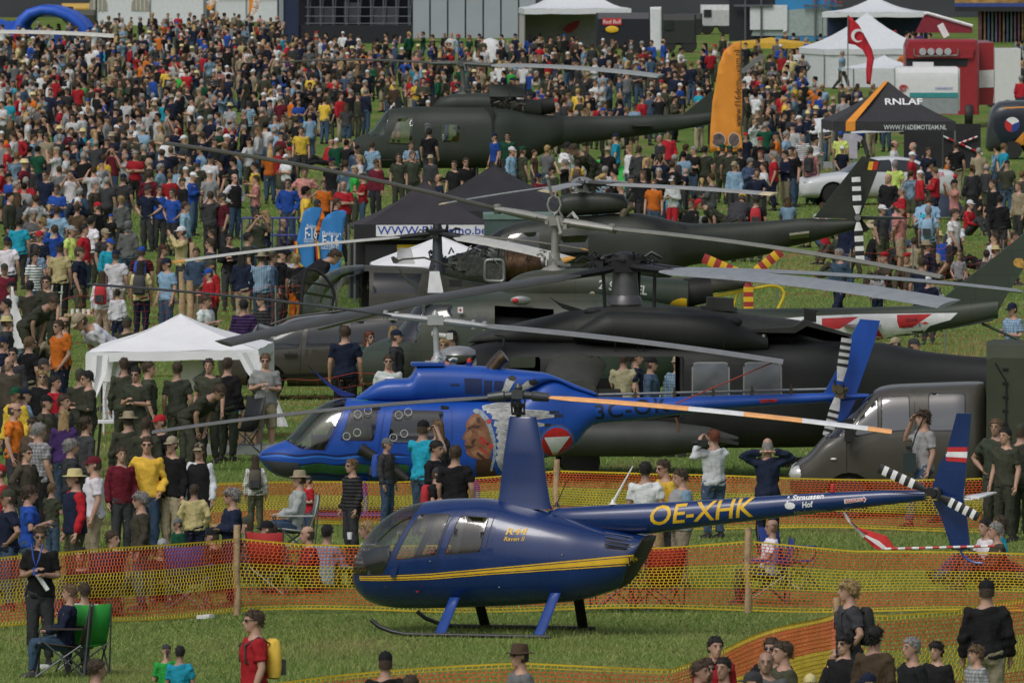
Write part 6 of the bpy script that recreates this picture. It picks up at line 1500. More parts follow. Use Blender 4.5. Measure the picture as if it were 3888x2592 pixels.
fence('nearest orange and yellow net fence in the bottom right corner', [(1000, 2925, 2600), (1300, 2910, 2571), (1744, 2898, 2535), (1980, 2898, 2518), (2300, 2898, 2526), (2540, 2890, 2533), (2754, 2860, 2460), (2976, 2800, 2382), (3176, 2745, 2318), (3365, 2740, 2332), (3642, 2725, 2321), (3960, 2690, 2270)], [(3176, 2745, 2268)], cell=(.075, .04))
RN = mat('red_twine', (.45, .05, .03), .7)
def twine(label, pts, h=1.0):
 base = [gp('F', *p) for p in pts]; o = base[0]; root = thing('twine_net', label, 'net', o, 0, 'thin red twine nets'); mb = MB()
 q = random.Random(len(pts)); acc = [0]
 for i in range(1, len(base)): acc.append(acc[-1] + (base[i] - base[i - 1]).length)
 L = acc[-1]
 def P(u, v):
  i = min(max(int(np.searchsorted(acc, u, 'right')) - 1, 0), len(base) - 2); t = (u - acc[i]) / (acc[i + 1] - acc[i]); b = base[i].lerp(base[i + 1], t) - o
  return Vector((b.x, b.y, .08 + h * v + .06 * math.sin(u * 1.7 + v * 5) + .03 * math.sin(u * 5 + v * 9)))
 n = int(L / .4)
 for v in [k / 6 for k in range(7)]: mb.tube([P(L * i / n, v) for i in range(n + 1)], .003 if 0 < v < 1 else .006, 3, False)
 for i in range(n): mb.tube([P(L * i / n, 0), P(L * (i + .5) / n, .5), P(L * (i + .2) / n, 1)], .0025, 3, False)
 mb.build('net', RN, root, False)['kind'] = 'stuff'
 for k in range(int(L / 3) + 1):
  p = P(min(L, k * 3.0), 0); m2 = MB(); m2.tube([(p.x, p.y, 0), (p.x, p.y, h + .15)], .018, 6); m2.build('stake', STEEL, root)
twine('thin red twine net running behind the white canopy past the brown car', [(380, 1665), (900, 1660), (1500, 1650)])
twine('thin red twine net on the grass in front of the timber posts', [(180, 1330), (700, 1300), (1180, 1275)])
twine('thin red twine net across the grass behind the red and white tail', [(2950, 1140), (3400, 1120), (3900, 1080)])
twine('thin red twine net on the grass beside the green canvas truck', [(2880, 1420), (3400, 1400), (3900, 1370)], .8)
for i, (x, y0, y1, lab) in enumerate(((732, 1215, 921, 'tallest rough timber post standing on worn grass'), (691, 1200, 1032, 'short rough timber post left of the two taller ones'), (722, 1250, 1065, 'thick rough timber post in front of the tallest one'))):
 g = gp('F', x, y0); t = at('F', x, y1, g.y); mb = MB(); mb.tube([(0, 0, 0), (.01, 0, t.z * .5), (-.005, 0, t.z)], [.08, .075, .07], 12); o = mb.build('timber_post', WOOD, None); o.location = g; tag(o, lab, 'post', 'rough timber posts')
# ---------------------------------------------------------------- canopies
CANV = mat('white_canvas', (.74, .75, .77), .8, var=.05, scale=2, bump=.3, bscale=9)
def tent_roof(root, corners, apex, val, m, curve=.0, n=6, name='roof_panel'):
 "four roof panels and valances; corners in order"
 ap = Vector(apex)
 for i in range(4):
  a, b = Vector(corners[i]), Vector(corners[(i + 1) % 4]); mb = MB(); rows = []
  for k in range(n + 1):
   t = k / n; l, r = a.lerp(ap, t), b.lerp(ap, t); dz = -curve * 4 * t * (1 - t)
   rows.append([l.lerp(r, u / n) + Vector((0, 0, dz + .012 * math.sin(u * 2 + k))) for u in range(n + 1)])
  vs = [p for r in rows for p in r]; w_ = n + 1
  mb.add(vs, [(k * w_ + u, k * w_ + u + 1, (k + 1) * w_ + u + 1, (k + 1) * w_ + u) for k in range(n) for u in range(n)]); mb.build(name, m if not isinstance(m, list) else m[i], root)
  if val:
   out = ((a + b) / 2 - ap); out.z = 0; out = out.normalized() * .006
   mb = MB(); top = [a.lerp(b, u / 8) + out for u in range(9)]; bt = [p - Vector((0, 0, val * (1 + .06 * math.sin(j * 2.2)))) for j, p in enumerate(top)]
   mb.add(top + bt, [(j, j + 1, j + 10, j + 9) for j in range(8)]); mb.build('valance', m if not isinstance(m, list) else m[i], root)
def gazebo():
 fr = Frame(Vector((at('F', 685, 1400, 248.6).x, 248.6, 0)), -4); root = thing('canopy_tent', 'small white open canopy tent with tied corner drapes among uniformed people', 'tent', fr.o, fr.yaw)
 w_, z = 1.56, 1.68; C4 = [(-w_, -w_, z - .06), (w_, -w_, z), (w_, w_, z + .03), (-w_, w_, z)]
 tent_roof(root, C4, (.0, 0, 2.27), .17, CANV, .06)
 for i, (x, y, zz) in enumerate(C4):
  mb = MB(); mb.tube([(x, y, 0), (x, y, zz - .03)], .018, 8); mb.build('pole', WHITEP, root)
  rr = []
  sx = -1 if x < 0 else 1
  for t, wd in ((0, .4), (.25, .36), (.5, .24), (.72, .1), (.85, .13), (1, .2)):
   zz2 = (zz - .05) * (1 - t * .82)
   rr.append([(x - sx * wd * u + (.55 * t * sx if (x > 0 and y < 0) else 0), y - .04 + .05 * math.sin(u * 9 + t * 3), zz2) for u in (0, .25, .5, .75, 1)])
  mb = MB(); mb.loft(rr, False, False); mb.build('corner_drape', CANV, root)
 # white screens and table under the roof
gazebo()
def pagoda(label, c, x, y, half, zeave, zapex, m, curve=.25, yaw=0, val=.2, walls=None, wallm=None, group=None, depth=None):
 g = gp(c, x, y); root = thing('pagoda_tent', label, 'tent', g, R(yaw), group); hd = depth or half
 C4 = [(-half, -hd, zeave), (half, -hd, zeave), (half, hd, zeave), (-half, hd, zeave)]
 tent_roof(root, C4, (0, 0, zapex), val, m, curve)
 for (a, b, c_) in C4: mb = MB(); mb.tube([(a * .99, b * .99, 0), (a * .99, b * .99, zeave)], .03, 6); mb.build('pole', GREYM, root)
 for k in (walls or ()):
  a, b = Vector(C4[k]) * .985, Vector(C4[(k + 1) % 4]) * .985; a.z = b.z = 0; mb = MB(); n = 12
  vs = [a.lerp(b, i / n) + Vector((0, .03 * math.sin(i * 1.9), zz)) for zz in (0.02, zeave - .02) for i in range(n + 1)]
  mb.add(vs, [(i, i + 1, i + n + 2, i + n + 1) for i in range(n)]); mb.build('side_wall', wallm or m, root)
 return root
BLK = mat('black_canvas', (.018, .018, .022), .8, var=.2, scale=2, bump=.3, bscale=8); CHAR = mat('charcoal_canvas', (.028, .024, .03), .8, var=.2, scale=2)
p1 = pagoda('black canopy tent with white web address strip, beside the blue sail flags', 'D', 975, 690, 1.75, 1.78, 2.85, CHAR, .12, 3, .0)
p2 = pagoda('larger plain black canopy tent behind the one with the web address', 'D', 1135, 630, 2.1, 1.65, 2.78, BLK, .1, -6, .22, (2,))
BLUET = mat('blue_print', (.03, .07, .4), .6)
mb = MB(); mb.box((0, -1.77, 1.68), (3.5, .02, .36)); st = mb.build('web_strip', BLK, p1); mb = MB(); mb.box((.12, -1.785, 1.71), (2.7, .006, .27)); ws = mb.build('white_strip', CANV, p1)
flat_text('lettering', 'WWW.F16demo.be', (-1.2, -1.793, 1.62), (2.6, 0, 0), (0, 0, 1), .2, BLUET, ws, .01)
for k, m_ in enumerate((BLACKP, mat('flag_yellow', (.62, .42, .03), .8), mat('flag_red', (.4, .02, .03), .8))):
 mb = MB(); mb.box((-1.1 + k * .75, -1.6, 1.0), (.75, .01, .75)); mb.build('hanging_flag_stripe', m_, p1)
mb = MB(); mb.box((0, 1.6, .7), (3.4, .02, 1.4)); mb.build('back_wall', BLK, p1)
pagoda('small white canopy tent with a plain pointed roof behind the olive helicopter', 'D', 1012, 714, 1.6, 1.08, 1.74, CANV, .0, 2, .15)
# ---------------------------------------------------------------- distant tents and stage
FARW = mat('far_white', (.62, .65, .68), .8, var=.06)
def far_tent(label, c, x0, x1, yb, half_d, h, m, roofm=None, over=0, window=()):
 a, b = gp(c, x0, yb), gp(c, x1, yb); root = thing('marquee', label, 'tent', (a + b) / 2); W_ = (b - a).length / 2
 mb = MB(); mb.box((0, half_d, h / 2), (W_ * 2, half_d * 2, h)); mb.build('wall', m, root)
 mb = MB(); mb.prism([(-W_ - .2, h), (W_ + .2, h), (W_ * .9, h + 1.2), (-W_ * .9, h + 1.2)], -.2 - over, half_d * 2 + .2); mb.build('roof', roofm or m, root)
 n = max(2, int(W_ * 2 / 2.6))
 for k in range(n + 1): mb = MB(); mb.box((-W_ + 2 * W_ * k / n, -.02, h / 2), (.07, .06, h)); mb.build('seam', GREYM, root)
 for k in window:
  mb = MB(); P = [(k - .55, .9), (k + .55, .9)] + [(k + .55 * math.cos(t), 1.25 + .55 * math.sin(t)) for t in [math.pi * i / 10 for i in range(11)]]; mb.prism(P, -.05, -.01); wn = mb.build('arched_window', mat('dim_window', (.3, .28, .22), .5), root)
  for i in (-.25, 0, .25): m2 = MB(); m2.box((k + i, -.06, 1.3), (.04, .02, .9)); m2.build('glazing_bar', FARW, wn)
 return root
far_tent('long white marquee with arched windows beyond the left crowd', 1, 660, 1395, 175, 4, 2.2, FARW, window=(-3.2, -.6))
far_tent('low white marquee behind the orange flags at the top', 1, 1470, 1900, 150, 3, 1.6, FARW)
R_ = pagoda('white pointed pavilion with open front in the middle of the far row', 'D', 1320, 112, 2.9, 2.2, 4.2, FARW, .5, 3, .3, (2, 3), mat('pavilion_inside', (.45, .44, .42), .9))
flat_text('lettering', 'Red Bull', (-1.6, 2.7, 1.85), (1.3, 0, 0), (0, 0, 1), .22, mat('faded_print', (.25, .25, .25), .8), R_)
mb = MB(); mb.prism([(-.5, .95), (-.2, 1.3), (.2, 1.45), (.45, 1.5), (.3, 1.1), (-.1, .8)], 2.66, 2.7); mb.build('red_emblem', REDP, R_)
# stage
def stage():
 a, b = gp('D', 640, 100), gp('D', 945, 100); W_ = (b - a).length; root = thing('stage', 'dark open concert stage with scaffold posts behind the far crowd', 'stage', a)
 DK = mat('stage_black', (.012, .014, .02), .8); DB = mat('stage_blue_drape', (.012, .022, .06), .8)
 mb = MB(); mb.box((W_ / 2, 6, 3), (W_, .2, 6)); mb.build('back_drape', DK, root); mb = MB(); mb.box((W_ / 2, 3, .5), (W_, 6, 1)); mb.build('deck', DK, root); mb = MB(); mb.box((W_ / 2, 3, 5.8), (W_, 6.5, .5)); mb.build('roof', DK, root)
 mb = MB(); mb.box((W_ * .07, -.1, 2.6), (W_ * .16, .2, 5.2)); mb.build('blue_banner', DB, root); mb = MB(); mb.box((W_ * .02, -.25, 2.6), (.25, .12, 5.2)); mb.build('banner_edge', mat('grey_edge', (.25, .27, .3), .6), root)
 for k in range(9):
  x = W_ * (.22 + .095 * k); mb = MB(); mb.tube([(x, .3, 0), (x, .3, 5.6)], .05, 6); mb.tube([(x, 1.6, 0), (x + .3, 1.6, 5.6)], .04, 6); mb.build('scaffold_post', mat('dull_truss', (.12, .13, .15), .5, .4), root)
 for z in (1.1, 1.5, 2.0): mb = MB(); mb.tube([(W_ * .2, .25, z), (W_, .25, z)], .025, 6); mb.build('rail', MATS['dull_truss'], root)
 for x, z, w_, h in ((.34, 1.5, 1.1, .9), (.55, 1.7, .9, 1.1), (.8, 1.5, 1.3, 1.0)): mb = MB(); mb.box((W_ * x, 2, z), (w_, .6, h)); mb.build('speaker_box', mat('dim_grey_box', (.06, .065, .075), .7), root)
stage()
def panel_wall():
 a, b = gp('D', 947, 88), gp('D', 1232, 88); W_ = (b - a).length; root = thing('panel_wall', 'tall pale grey wall of seven panels with dark joints behind the crowd', 'wall', a)
 n = 7; PM = mat('pale_panel', (.33, .37, .41), .7, var=.05, scale=.7)
 for k in range(n):
  mb = MB(); x = W_ * (k + .5) / n; mb.box((x, 0, 3), (W_ / n - .09, .12, 6)); mb.build('panel', PM, root)
 mb = MB(); mb.box((W_ / 2, .1, 3), (W_, .06, 6)); mb.build('dark_backing', BLACKP, root)
panel_wall()
mb = MB(); hw = gp('D', 1176, 30); mb.box((0, 0, 7), (120, 14, 14)); o = mb.build('hangar', mat('hangar_dark', (.045, .05, .058), .8, var=.2, scale=.2)); o.location = (0, 890, 0); tag(o, 'long dark grey hangar wall closing off the far background', 'building')
def banner(label, name, c, poly, yb, m, cat='banner', wave=0.0, pole=None, text=None, group=None, thick=.02):
 "upright sheet: outline in crop pixels, standing on the ground at crop row yb"
 cx = sum(p[0] for p in poly) / len(poly); fr = Frame(gp(c, cx, yb), 0); root = thing(name, label, cat, fr.o, 0, group)
 P = [fr.loc(c, a, b, 0) for a, b in poly]; bm = bmesh.new(); vs = [bm.verts.new((a, 0, b)) for a, b in P]
 for t in tri2d(P): bm.faces.new([vs[i] for i in t])
 xs = [p[0] for p in P]; zs = [p[1] for p in P]; st = max(.06, (max(zs) - min(zs)) / 14)
 for ax, lo, hi in ((0, min(xs), max(xs)), (2, min(zs), max(zs))):
  k = lo + st
  while k < hi:
   co = Vector((0, 0, 0)); co[ax] = k; no = Vector((0, 0, 0)); no[ax] = 1; bmesh.ops.bisect_plane(bm, geom=bm.verts[:] + bm.edges[:] + bm.faces[:], dist=1e-5, plane_co=co, plane_no=no); k += st
 x0 = min(xs); wv = lambda x, z: wave * math.sin((x - x0) * 7 + z * 2.2) + wave * .5 * math.sin((x - x0) * 15 - z)
 for v in bm.verts: v.co.y = wv(v.co.x, v.co.z)
 o = bm_obj('cloth', bm, m, root)
 md = o.modifiers.new('thickness', 'SOLIDIFY'); md.thickness = thick; md.offset = 1
 if pole:
  pts = [fr.loc(c, a, b, 0) for a, b in pole]; mb = MB(); mb.tube([(a, .03, b) for a, b in pts], .022, 8); mb.build('pole', GREYM, root)
 for t in (text or ()):
  s, p0, p1, h, tm = t[:5]; a, b = fr.loc(c, *p0), fr.loc(c, *p1); vs, fs = textmesh(s, *t[5:]); u = Vector((b[0] - a[0], b[1] - a[1])); n_ = Vector((-u.y, u.x)).normalized(); me = bpy.data.meshes.new('lettering'); V = []
  for x_, y_ in vs: q = Vector(a) + u * x_ + n_ * (h * y_); V.append((q.x, wv(q.x, q.y) - .035, q.y))
  me.from_pydata(V, [], fs); obj('lettering', me, tm, o)
 return root, fr, o
ORF = mat('orange_flag', (.72, .27, .03), .75, var=.12, scale=1.5)
PRN = mat('brown_print', (.06, .035, .02), .7)
fb, fo, co = banner('tall orange sail flag with a web address running up it', 'sail_flag', 3, [(405, 285), (350, 305), (290, 350), (255, 440), (235, 560), (210, 700), (195, 900), (190, 1050), (240, 1030), (300, 1042), (380, 1035), (420, 1040), (405, 900), (415, 700), (405, 500)], 1330, ORF, 'flag', .04, [(410, 1330), (412, 700), (407, 500), (405, 285), (330, 318)], [('www.f16demoteam.nl', (408, 868), (402, 345), .2, PRN)])
for cx in (252, 358):
 q = fo.loc(3, cx, 958);
 for r_, m_, d_ in ((.24, mat('emblem_ring', (.6, .38, .25), .7), .05), (.2, mat('emblem_dark', (.1, .08, .08), .7, var=.6, scale=9), .058)):
  mb = MB(); mb.prism([(q[0] + r_ * math.cos(t) * (.8 if cx > 300 else 1), q[1] + r_ * math.sin(t)) for t in [k * math.pi / 10 for k in range(20)]], -d_, -d_ + .004); mb.build('emblem', m_, fb)
BFL = mat('flag_sky_blue', (.03, .2, .52), .75, var=.1, scale=2)
for lab, dx, dy, big in (('blue sail flag for the solo display, left one half hidden by the other', 0, 0, 0), ('blue sail flag for the solo display, right and nearer of the two', 1, 1, 1)):
 P = [(2075, -95), (2110, -125), (2150, -132), (2200, -128), (2205, -115), (2150, 60), (2150, 310), (2090, 300), (2045, 250), (2030, 100)] if not big else [(2205, -40), (2240, -80), (2290, -105), (2345, -112), (2370, -100), (2350, 30), (2335, 200), (2330, 330), (2230, 320), (2190, 250), (2175, 100)]
 tx = [('Belgian', (2100, 22), (2165, 22), .14, WHITEP), ('F-16', (2088, 82), (2170, 82), .28, WHITEP, .02), ('SOLO DISPLAY', (2080, 110), (2170, 110), .11, WHITEP)] if not big else [('Belgian', (2205, 70), (2333, 74), .14, WHITEP), ('F-16', (2205, 130), (2320, 132), .27, WHITEP, .02), ('SOLO DISPLAY', (2195, 155), (2322, 158), .11, WHITEP)]
 rt, fr_, cl = banner(lab, 'sail_flag', 4, P, 345, BFL, 'flag', .03, None, tx, 'blue sail flags')
 e = [(P[-1][0] - 12, P[-1][1]), (P[-2][0] - 14, P[-2][1]), (P[-3][0] - 10, P[-3][1])]
 for k, m_ in enumerate((mat('flag_edge_red', (.5, .03, .03), .7), mat('flag_edge_yellow', (.65, .45, .03), .7))):
  q = [fr_.loc(4, P[-1][0] - 12 + k * 8, P[-1][1]), fr_.loc(4, P[-2][0] - 14 + k * 10, P[-2][1]), fr_.loc(4, P[-3][0] + k * 18, P[-3][1] + 10)]; mb = MB(); mb.tube([(a, -.03, b) for a, b in q], .035, 5); mb.build('edge_strip', m_, rt)
TXB = mat('print_navy', (.02, .03, .09), .7)
banner('hanging white flag with small blue and orange print at the left edge', 'flag', 4, [(78, 410), (90, 415), (110, 520), (150, 640), (190, 730), (218, 805), (190, 825), (140, 838), (78, 835), (70, 700), (72, 550)], 1000, CANV, 'flag', .05, [(76, 1000), (76, 405)], [('AIR', (165, 790), (212, 770), .11, TXB, .02)])
banner('white flag with lettering hanging under the canopy tent', 'flag', 4, [(1240, 925), (1300, 915), (1385, 918), (1390, 960), (1435, 1035), (1440, 1050), (1370, 1110), (1300, 1120), (1225, 1118), (1235, 1020)], 1460, CANV, 'flag', .05, [(1237, 1460), (1240, 900)], [('AIRPOWER', (1340, 1085), (1440, 1020), .14, TXB, .015)])
RF = mat('flag_cloth_red', (.5, .015, .03), .75, var=.15, scale=3)
b_, f_, c_ = banner('red flag with white crescent on a tall pole by the white pavilion', 'flag', 3, [(1142, 108), (1170, 130), (1215, 175), (1255, 250), (1300, 330), (1318, 400), (1305, 470), (1290, 580), (1265, 575), (1262, 480), (1268, 400), (1240, 345), (1190, 310), (1140, 300)], 880, RF, 'flag', .08, [(1138, 880), (1138, 105)])
q = f_.loc(3, 1205, 245); mb = MB(); P = [(q[0] + .26 * math.sin(t), q[1] + .26 * math.cos(t)) for t in [2.6 + k * .42 for k in range(12)]]; P2 = [(q[0] + .05 + .19 * math.sin(t), q[1] - .02 + .19 * math.cos(t)) for t in [2.6 + k * .42 for k in range(12)]]; mb.prism(P + P2[::-1], -.14, -.13); mb.build('crescent', WHITEP, b_)
banner('small red pennant on a stick in front of the white car', 'flag', 3, [(1648, 1070), (1680, 1130), (1698, 1240), (1690, 1255), (1645, 1275), (1640, 1200)], 1400, RF, 'flag', .04, [(1648, 1400), (1650, 1065)])
banner('tall narrow white banner standing beside the dark trucks', 'banner', 2, [(2106, 50), (2182, 48), (2186, 350), (2108, 356)], 400, FARW, 'banner', .02)
for lab, P, y in (('orange sail flag rising above the far crowd, left one', [(1440, -20), (1510, -20), (1440, 80), (1408, 55)], 190), ('orange sail flag rising above the far crowd, right one', [(1705, -20), (1790, -20), (1760, 80), (1725, 120), (1700, 100)], 200)):
 banner(lab, 'sail_flag', 1, P, y, ORF, 'flag', .04, [((P[0][0] + P[-1][0]) / 2, y), (P[0][0] + 10, 0)], [('mevea', (P[3][0] + 30, P[3][1] - 5), (P[1][0] - 10, P[1][1] + 25), .4, WHITEP, .02)], 'orange flags over the far crowd')
# ---------------------------------------------------------------- vehicles, stalls and furniture
def car(name, label, cat, fr, T, B, hw, wins, wheels, col, rot=.0, ex=4.2, wr=.33, glassm=None, zf=.55, wind=None, chrome=True, nose=.25):
 root = thing(name, label, cat, fr.o, fr.yaw); x0, x1 = T[0][0], T[-1][0]
 wid = [(x0, hw * .55), (x0 + .06, hw * .72), (x0 + nose, hw * .93), (x0 + nose * 3, hw), (x1 - nose * 2.5, hw), (x1 - nose * .7, hw * .93), (x1, hw * .7)]
 bm = hull(T, B, wid, ex, x0, x1, 70, 44, zf, extra=[x0 + .02, x1 - .02]); full = bvh_of(bm)
 g = glassm or mat('car_glass', (.03, .035, .04), .06, 0, .1, 2)
 # tumblehome: narrow the upper body
 zm = max(t[1] for t in T); zb = min(w_[1] for q in wins for w_ in q) if wins else zm
 for v in bm.verts:
  if v.co.z > zb: v.co.y *= 1 - .16 * min(1, (v.co.z - zb) / max(.05, zm - zb))
 full = bvh_of(bm)
 for q in wins:
  for sd in (-1, 1): shell('side_window', carve(bm, rpoly(q, .05, 2), sd), g, root, .02, sealm=BLACKP)
 if wind: shell('windscreen', carve(bm, wind, 0), g, root, .03, sealm=BLACKP)
 arch = []
 for wx in wheels:
  P = [(wx + (wr + .07) * math.cos(t), wr + (wr + .07) * math.sin(t)) for t in [k * math.pi / 10 for k in range(11)]] + [(wx - wr - .07, -.2), (wx + wr + .07, -.2)]
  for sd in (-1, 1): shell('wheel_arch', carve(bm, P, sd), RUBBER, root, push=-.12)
 bm_obj('body', bm, col, root)
 for wx in wheels:
  for sd in (-1, 1): wheel(root, (wx, sd * (hw - .12), wr), wr, .22, 'wheel', STEEL)
 return root, full
def seam(root, full, pts, y0=-.9, w=.007): decal('panel_gap', [[(a + w, b) for a, b in pts] + [(a - w, b) for a, b in pts[::-1]]], full, BLACKP, root, .003, .15)
# white saloon
fr = Frame(gp('D', 2005, 470), 14); c3 = lambda x, y, y0=-.9: fr.loc(3, x, y, y0)
WC = mat('car_white', (.6, .62, .64), .25, var=.03, coat=.5)
T = [(-2.45, .55), (-2.42, .68), (-2.2, .82), (-1.6, .93), (-1.0, 1.0), (-.55, 1.22), (-.1, 1.4), (.5, 1.46), (1.1, 1.4), (1.6, 1.2), (1.95, 1.08), (2.3, 1.04), (2.42, .95), (2.45, .6)]
B = [(-2.45, .45), (-2.4, .25), (-1.5, .2), (1.5, .2), (2.35, .28), (2.45, .5)]
rt, fl = car('saloon_car', 'white saloon car with red lettering parked amid the crowd', 'car', fr, T, B, .92, [[(-.75, 1.02), (-.15, 1.34), (.35, 1.38), (.35, 1.0)], [(.45, 1.0), (.45, 1.38), (1.0, 1.34), (1.5, 1.08), (1.4, 1.0)]], (-1.5, 1.35), WC, wind=[(-1.05, 1.0), (-.9, .98), (-.3, 1.33), (-.25, 1.5), (-1.0, 1.3)])
for p in ([(-.85, 1.0), (-.9, .5), (-.8, .3)], [(.4, 1.0), (.42, .3)]): seam(rt, fl, p)
for s_ in (-1, 1): mb = MB(); mb.ball((-2.2, s_ * .62, .7), (.17, .2, .09)); mb.build('headlight', mat('lamp_glass', (.5, .52, .55), .1, .2), rt); mb = MB(); mb.ball((2.33, s_ * .7, .85), (.12, .16, .1)); mb.build('tail_light', REDP, rt)
gr = MB(); gr.box((-2.45, 0, .62), (.04, .7, .24)); g_ = gr.build('grille', BLACKP, rt)
for k in range(4): mb = MB(); mb.box((-2.475, 0, .54 + .055 * k), (.015, .66, .018)); mb.build('grille_bar', STEEL, g_)
mb = MB(); mb.box((-2.47, 0, .38), (.02, .5, .11)); mb.build('number_plate', WHITEP, rt)
mb = MB(); mb.box((-.75, -1.0, .98), (.14, .2, .12)); mb.build('wing_mirror', WC, rt)
decal('lettering', None, fl, REDP, rt, .006, .08, tris=text_tris('AIRPOWER', (1.0, .8), (2.0, .86), .13, .01, .2))
# brown estate car behind the canopy
fr = Frame(gp('D', 850, 915), 0); q4 = lambda x, y, y0=-.9: fr.loc(4, x, y, y0)
BRN = mat('car_bronze', (.06, .054, .044), .3, .2, .06, coat=.4)
x0 = q4(1560, 900)[0]; T = [(x0 - .2, .75), (x0 - .15, .95), (x0 + .3, 1.05), (q4(1700, 790)[0] - .35, 1.12), (q4(1760, 745)[0], 1.46), q4(1850, 700), q4(2000, 640), q4(2150, 615), q4(2343, 605), (x0 + 3.9, 1.86), (x0 + 4.4, 1.6), (x0 + 4.6, 1.1), (x0 + 4.65, .7)]
B = [(x0 - .2, .55), (x0 - .1, .3), (x0 + 1, .25), (x0 + 4, .25), (x0 + 4.6, .4)]
rt, fl = car('estate_car', 'bronze-brown estate car parked behind the white canopy tent', 'car', fr, T, B, .95, [[q4(1790, 845), q4(1795, 780), q4(1880, 725), q4(2075, 680), q4(2050, 835)], [q4(2090, 830), q4(2110, 675), q4(2343, 645), q4(2343, 815)], [(q4(2343, 815)[0] + .15, q4(2343, 815)[1]), (q4(2343, 645)[0] + .15, q4(2343, 650)[1]), (x0 + 4.0, 1.6), (x0 + 3.9, 1.28)]], (x0 + .75, x0 + 3.75), BRN, wind=[(q4(1690, 800)[0] - .35, 1.1), (q4(1750, 800)[0], 1.12), (q4(1790, 735)[0] - .05, 1.5), (q4(1700, 735)[0], 1.7)])
for p in ([q4(2078, 680), q4(2060, 840), q4(2055, 1000), q4(2060, 1080)],): seam(rt, fl, p)
a = q4(1990, 875, -.97); mb = MB(); mb.box((a[0], -.985, a[1]), (.26, .05, .045)); mb.build('door_handle', BLACKP, rt)
mb = MB(); mb.tube([(q4(1850, 700)[0], -.72, q4(1850, 690)[1] + .05), (q4(2000, 640)[0], -.72, q4(2000, 640)[1] + .06), (x0 + 3.8, -.72, 1.93)], .022, 6); mb.build('roof_rail', BLACKM, rt)
decal('side_rub_strip', [[q4(1900, 1010), q4(2330, 1000), q4(2330, 1022), q4(1900, 1032)]], fl, BLACKP, rt, .01)
# olive van with crew cab
fr = Frame(gp('F', 3330, 1960), -2); q6 = lambda x, y, y0=-.95: fr.loc(6, x, y, y0); q9 = lambda x, y, y0=-.95: fr.loc(9, x, y, y0)
OV = mat('van_olive', (.062, .058, .045), .32, .1, .06, coat=.3)
T = [q9(745, 150, 0), q9(752, 105, 0), q9(790, 60, 0), q9(870, 0, 0), q6(985, 1430, 0), q6(1030, 1400, 0), q6(1200, 1230, 0), q6(1310, 1130, 0), q6(1360, 1100, 0), q6(1450, 1083, 0), q6(1700, 1072, 0), q6(2020, 1062, 0), q6(2070, 1068, 0), q6(2085, 1200, 0)]
xa = T[0][0]; B = [(xa, .45), (xa + .1, .32), (xa + 1.2, .3), (T[-1][0], .35)]
rt, fl = car('crew_van', 'olive-brown crew cab van parked at the right behind the net', 'van', fr, T, B, .96, [[q6(1175, 1360), q6(1345, 1165), q6(1350, 1400), q6(1335, 1412), q6(1180, 1440)], [q6(1362, 1165), q6(1560, 1155), q6(1570, 1395), q6(1365, 1408)], [q6(1685, 1140), q6(1945, 1140), q6(1945, 1400), q6(1690, 1400)]], (xa + .95,), OV, ex=5, wr=.34, glassm=glass('van_glass', (.3, .33, .35), .16), wind=[q6(985, 1440, 0), q6(1090, 1440, -.9), q6(1320, 1150, -.8), q6(1330, 1050, 0), q6(1200, 1050, 0)], nose=.2)
for p in ([q6(1130, 1460), q6(1130, 1568), q9(1130, 120)], [q6(1590, 1120), q6(1600, 1420), q9(1590, 100)], [q6(1330, 1130), q6(1100, 1440)]): seam(rt, fl, p)
mb = MB(); mb.box((q6(1145, 1390, -1.1)[0], -1.12, q6(1145, 1390, -1.1)[1]), (.14, .22, .36)); mb.build('wing_mirror', BLACKM, rt)
for s_ in (-1, 1): mb = MB(); a = q9(800, 125, 0); mb.ball((a[0] + .05, s_ * .72, a[1]), (.2, .17, .15)); mb.build('headlight', mat('clear_lamp', (.6, .6, .58), .08, .3), rt)
a = q9(1040, 35); mb = MB(); mb.ball((a[0], -.97, a[1]), (.05, .02, .02)); mb.build('side_repeater', WHITEP, rt)
mb = MB(); mb.prism([q6(1535, 1500), q6(1640, 1500), q6(1640, 1512), q6(1535, 1512)], -1.0, -.95); mb.build('door_handle', BLACKM, rt)
for yy in (-.4, .4): mb = MB(); a = q6(1480, 1420, 0); mb.box((a[0], yy, a[1]), (.15, .5, .7), ry=.15); mb.build('seat', DARK, rt)
# canvas truck bed behind the cab
CG = mat('canvas_green', (.04, .048, .028), .85, 0, .2, 1.6, bump=.5, bscale=5)
xb = q6(2095, 800, 0)[0] - .02; zt = q6(2130, 800, -1)[1]; root = thing('canvas_truck_body', 'tall green canvas load cover behind the olive van', 'truck', fr.o, fr.yaw)
mb = MB(); rr = []
for x, ins in ((xb, .03), (xb + .12, 0), (xb + 1.2, .02), (xb + 2.4, 0), (xb + 3.6, .02), (xb + 4.2, 0)):
 h = zt - ins; rr.append([(x, -1.12, .9), (x, -1.14, h * .6), (x, -1.13, h - .22), (x, -.95, h - .02), (x, 0, h + .03), (x, .95, h - .02), (x, 1.13, h - .22), (x, 1.14, h * .6), (x, 1.12, .9)])
mb.loft(rr); mb.build('canvas_cover', CG, root)
mb = MB(); mb.box((xb + 2.1, 0, .75), (4.3, 2.3, .28)); mb.build('load_bed', OV, root)
for k in range(7): mb = MB(); mb.box((xb + .3, -1.15, 1.1 + k * .22), (.09, .03, .03)); mb.build('strap_buckle', BLACKM, root)
mb = MB(); mb.tube([(xb + .14, -1.15, zt - .3), (xb + .32, -1.16, zt - .6), (xb + .3, -1.16, 1.0)], .012, 5); mb.build('lashing_rope', BLACKM, root)
for s_ in (-1, 1): wheel(root, (xb + 2.6, s_ * .9, .4), .4, .3)
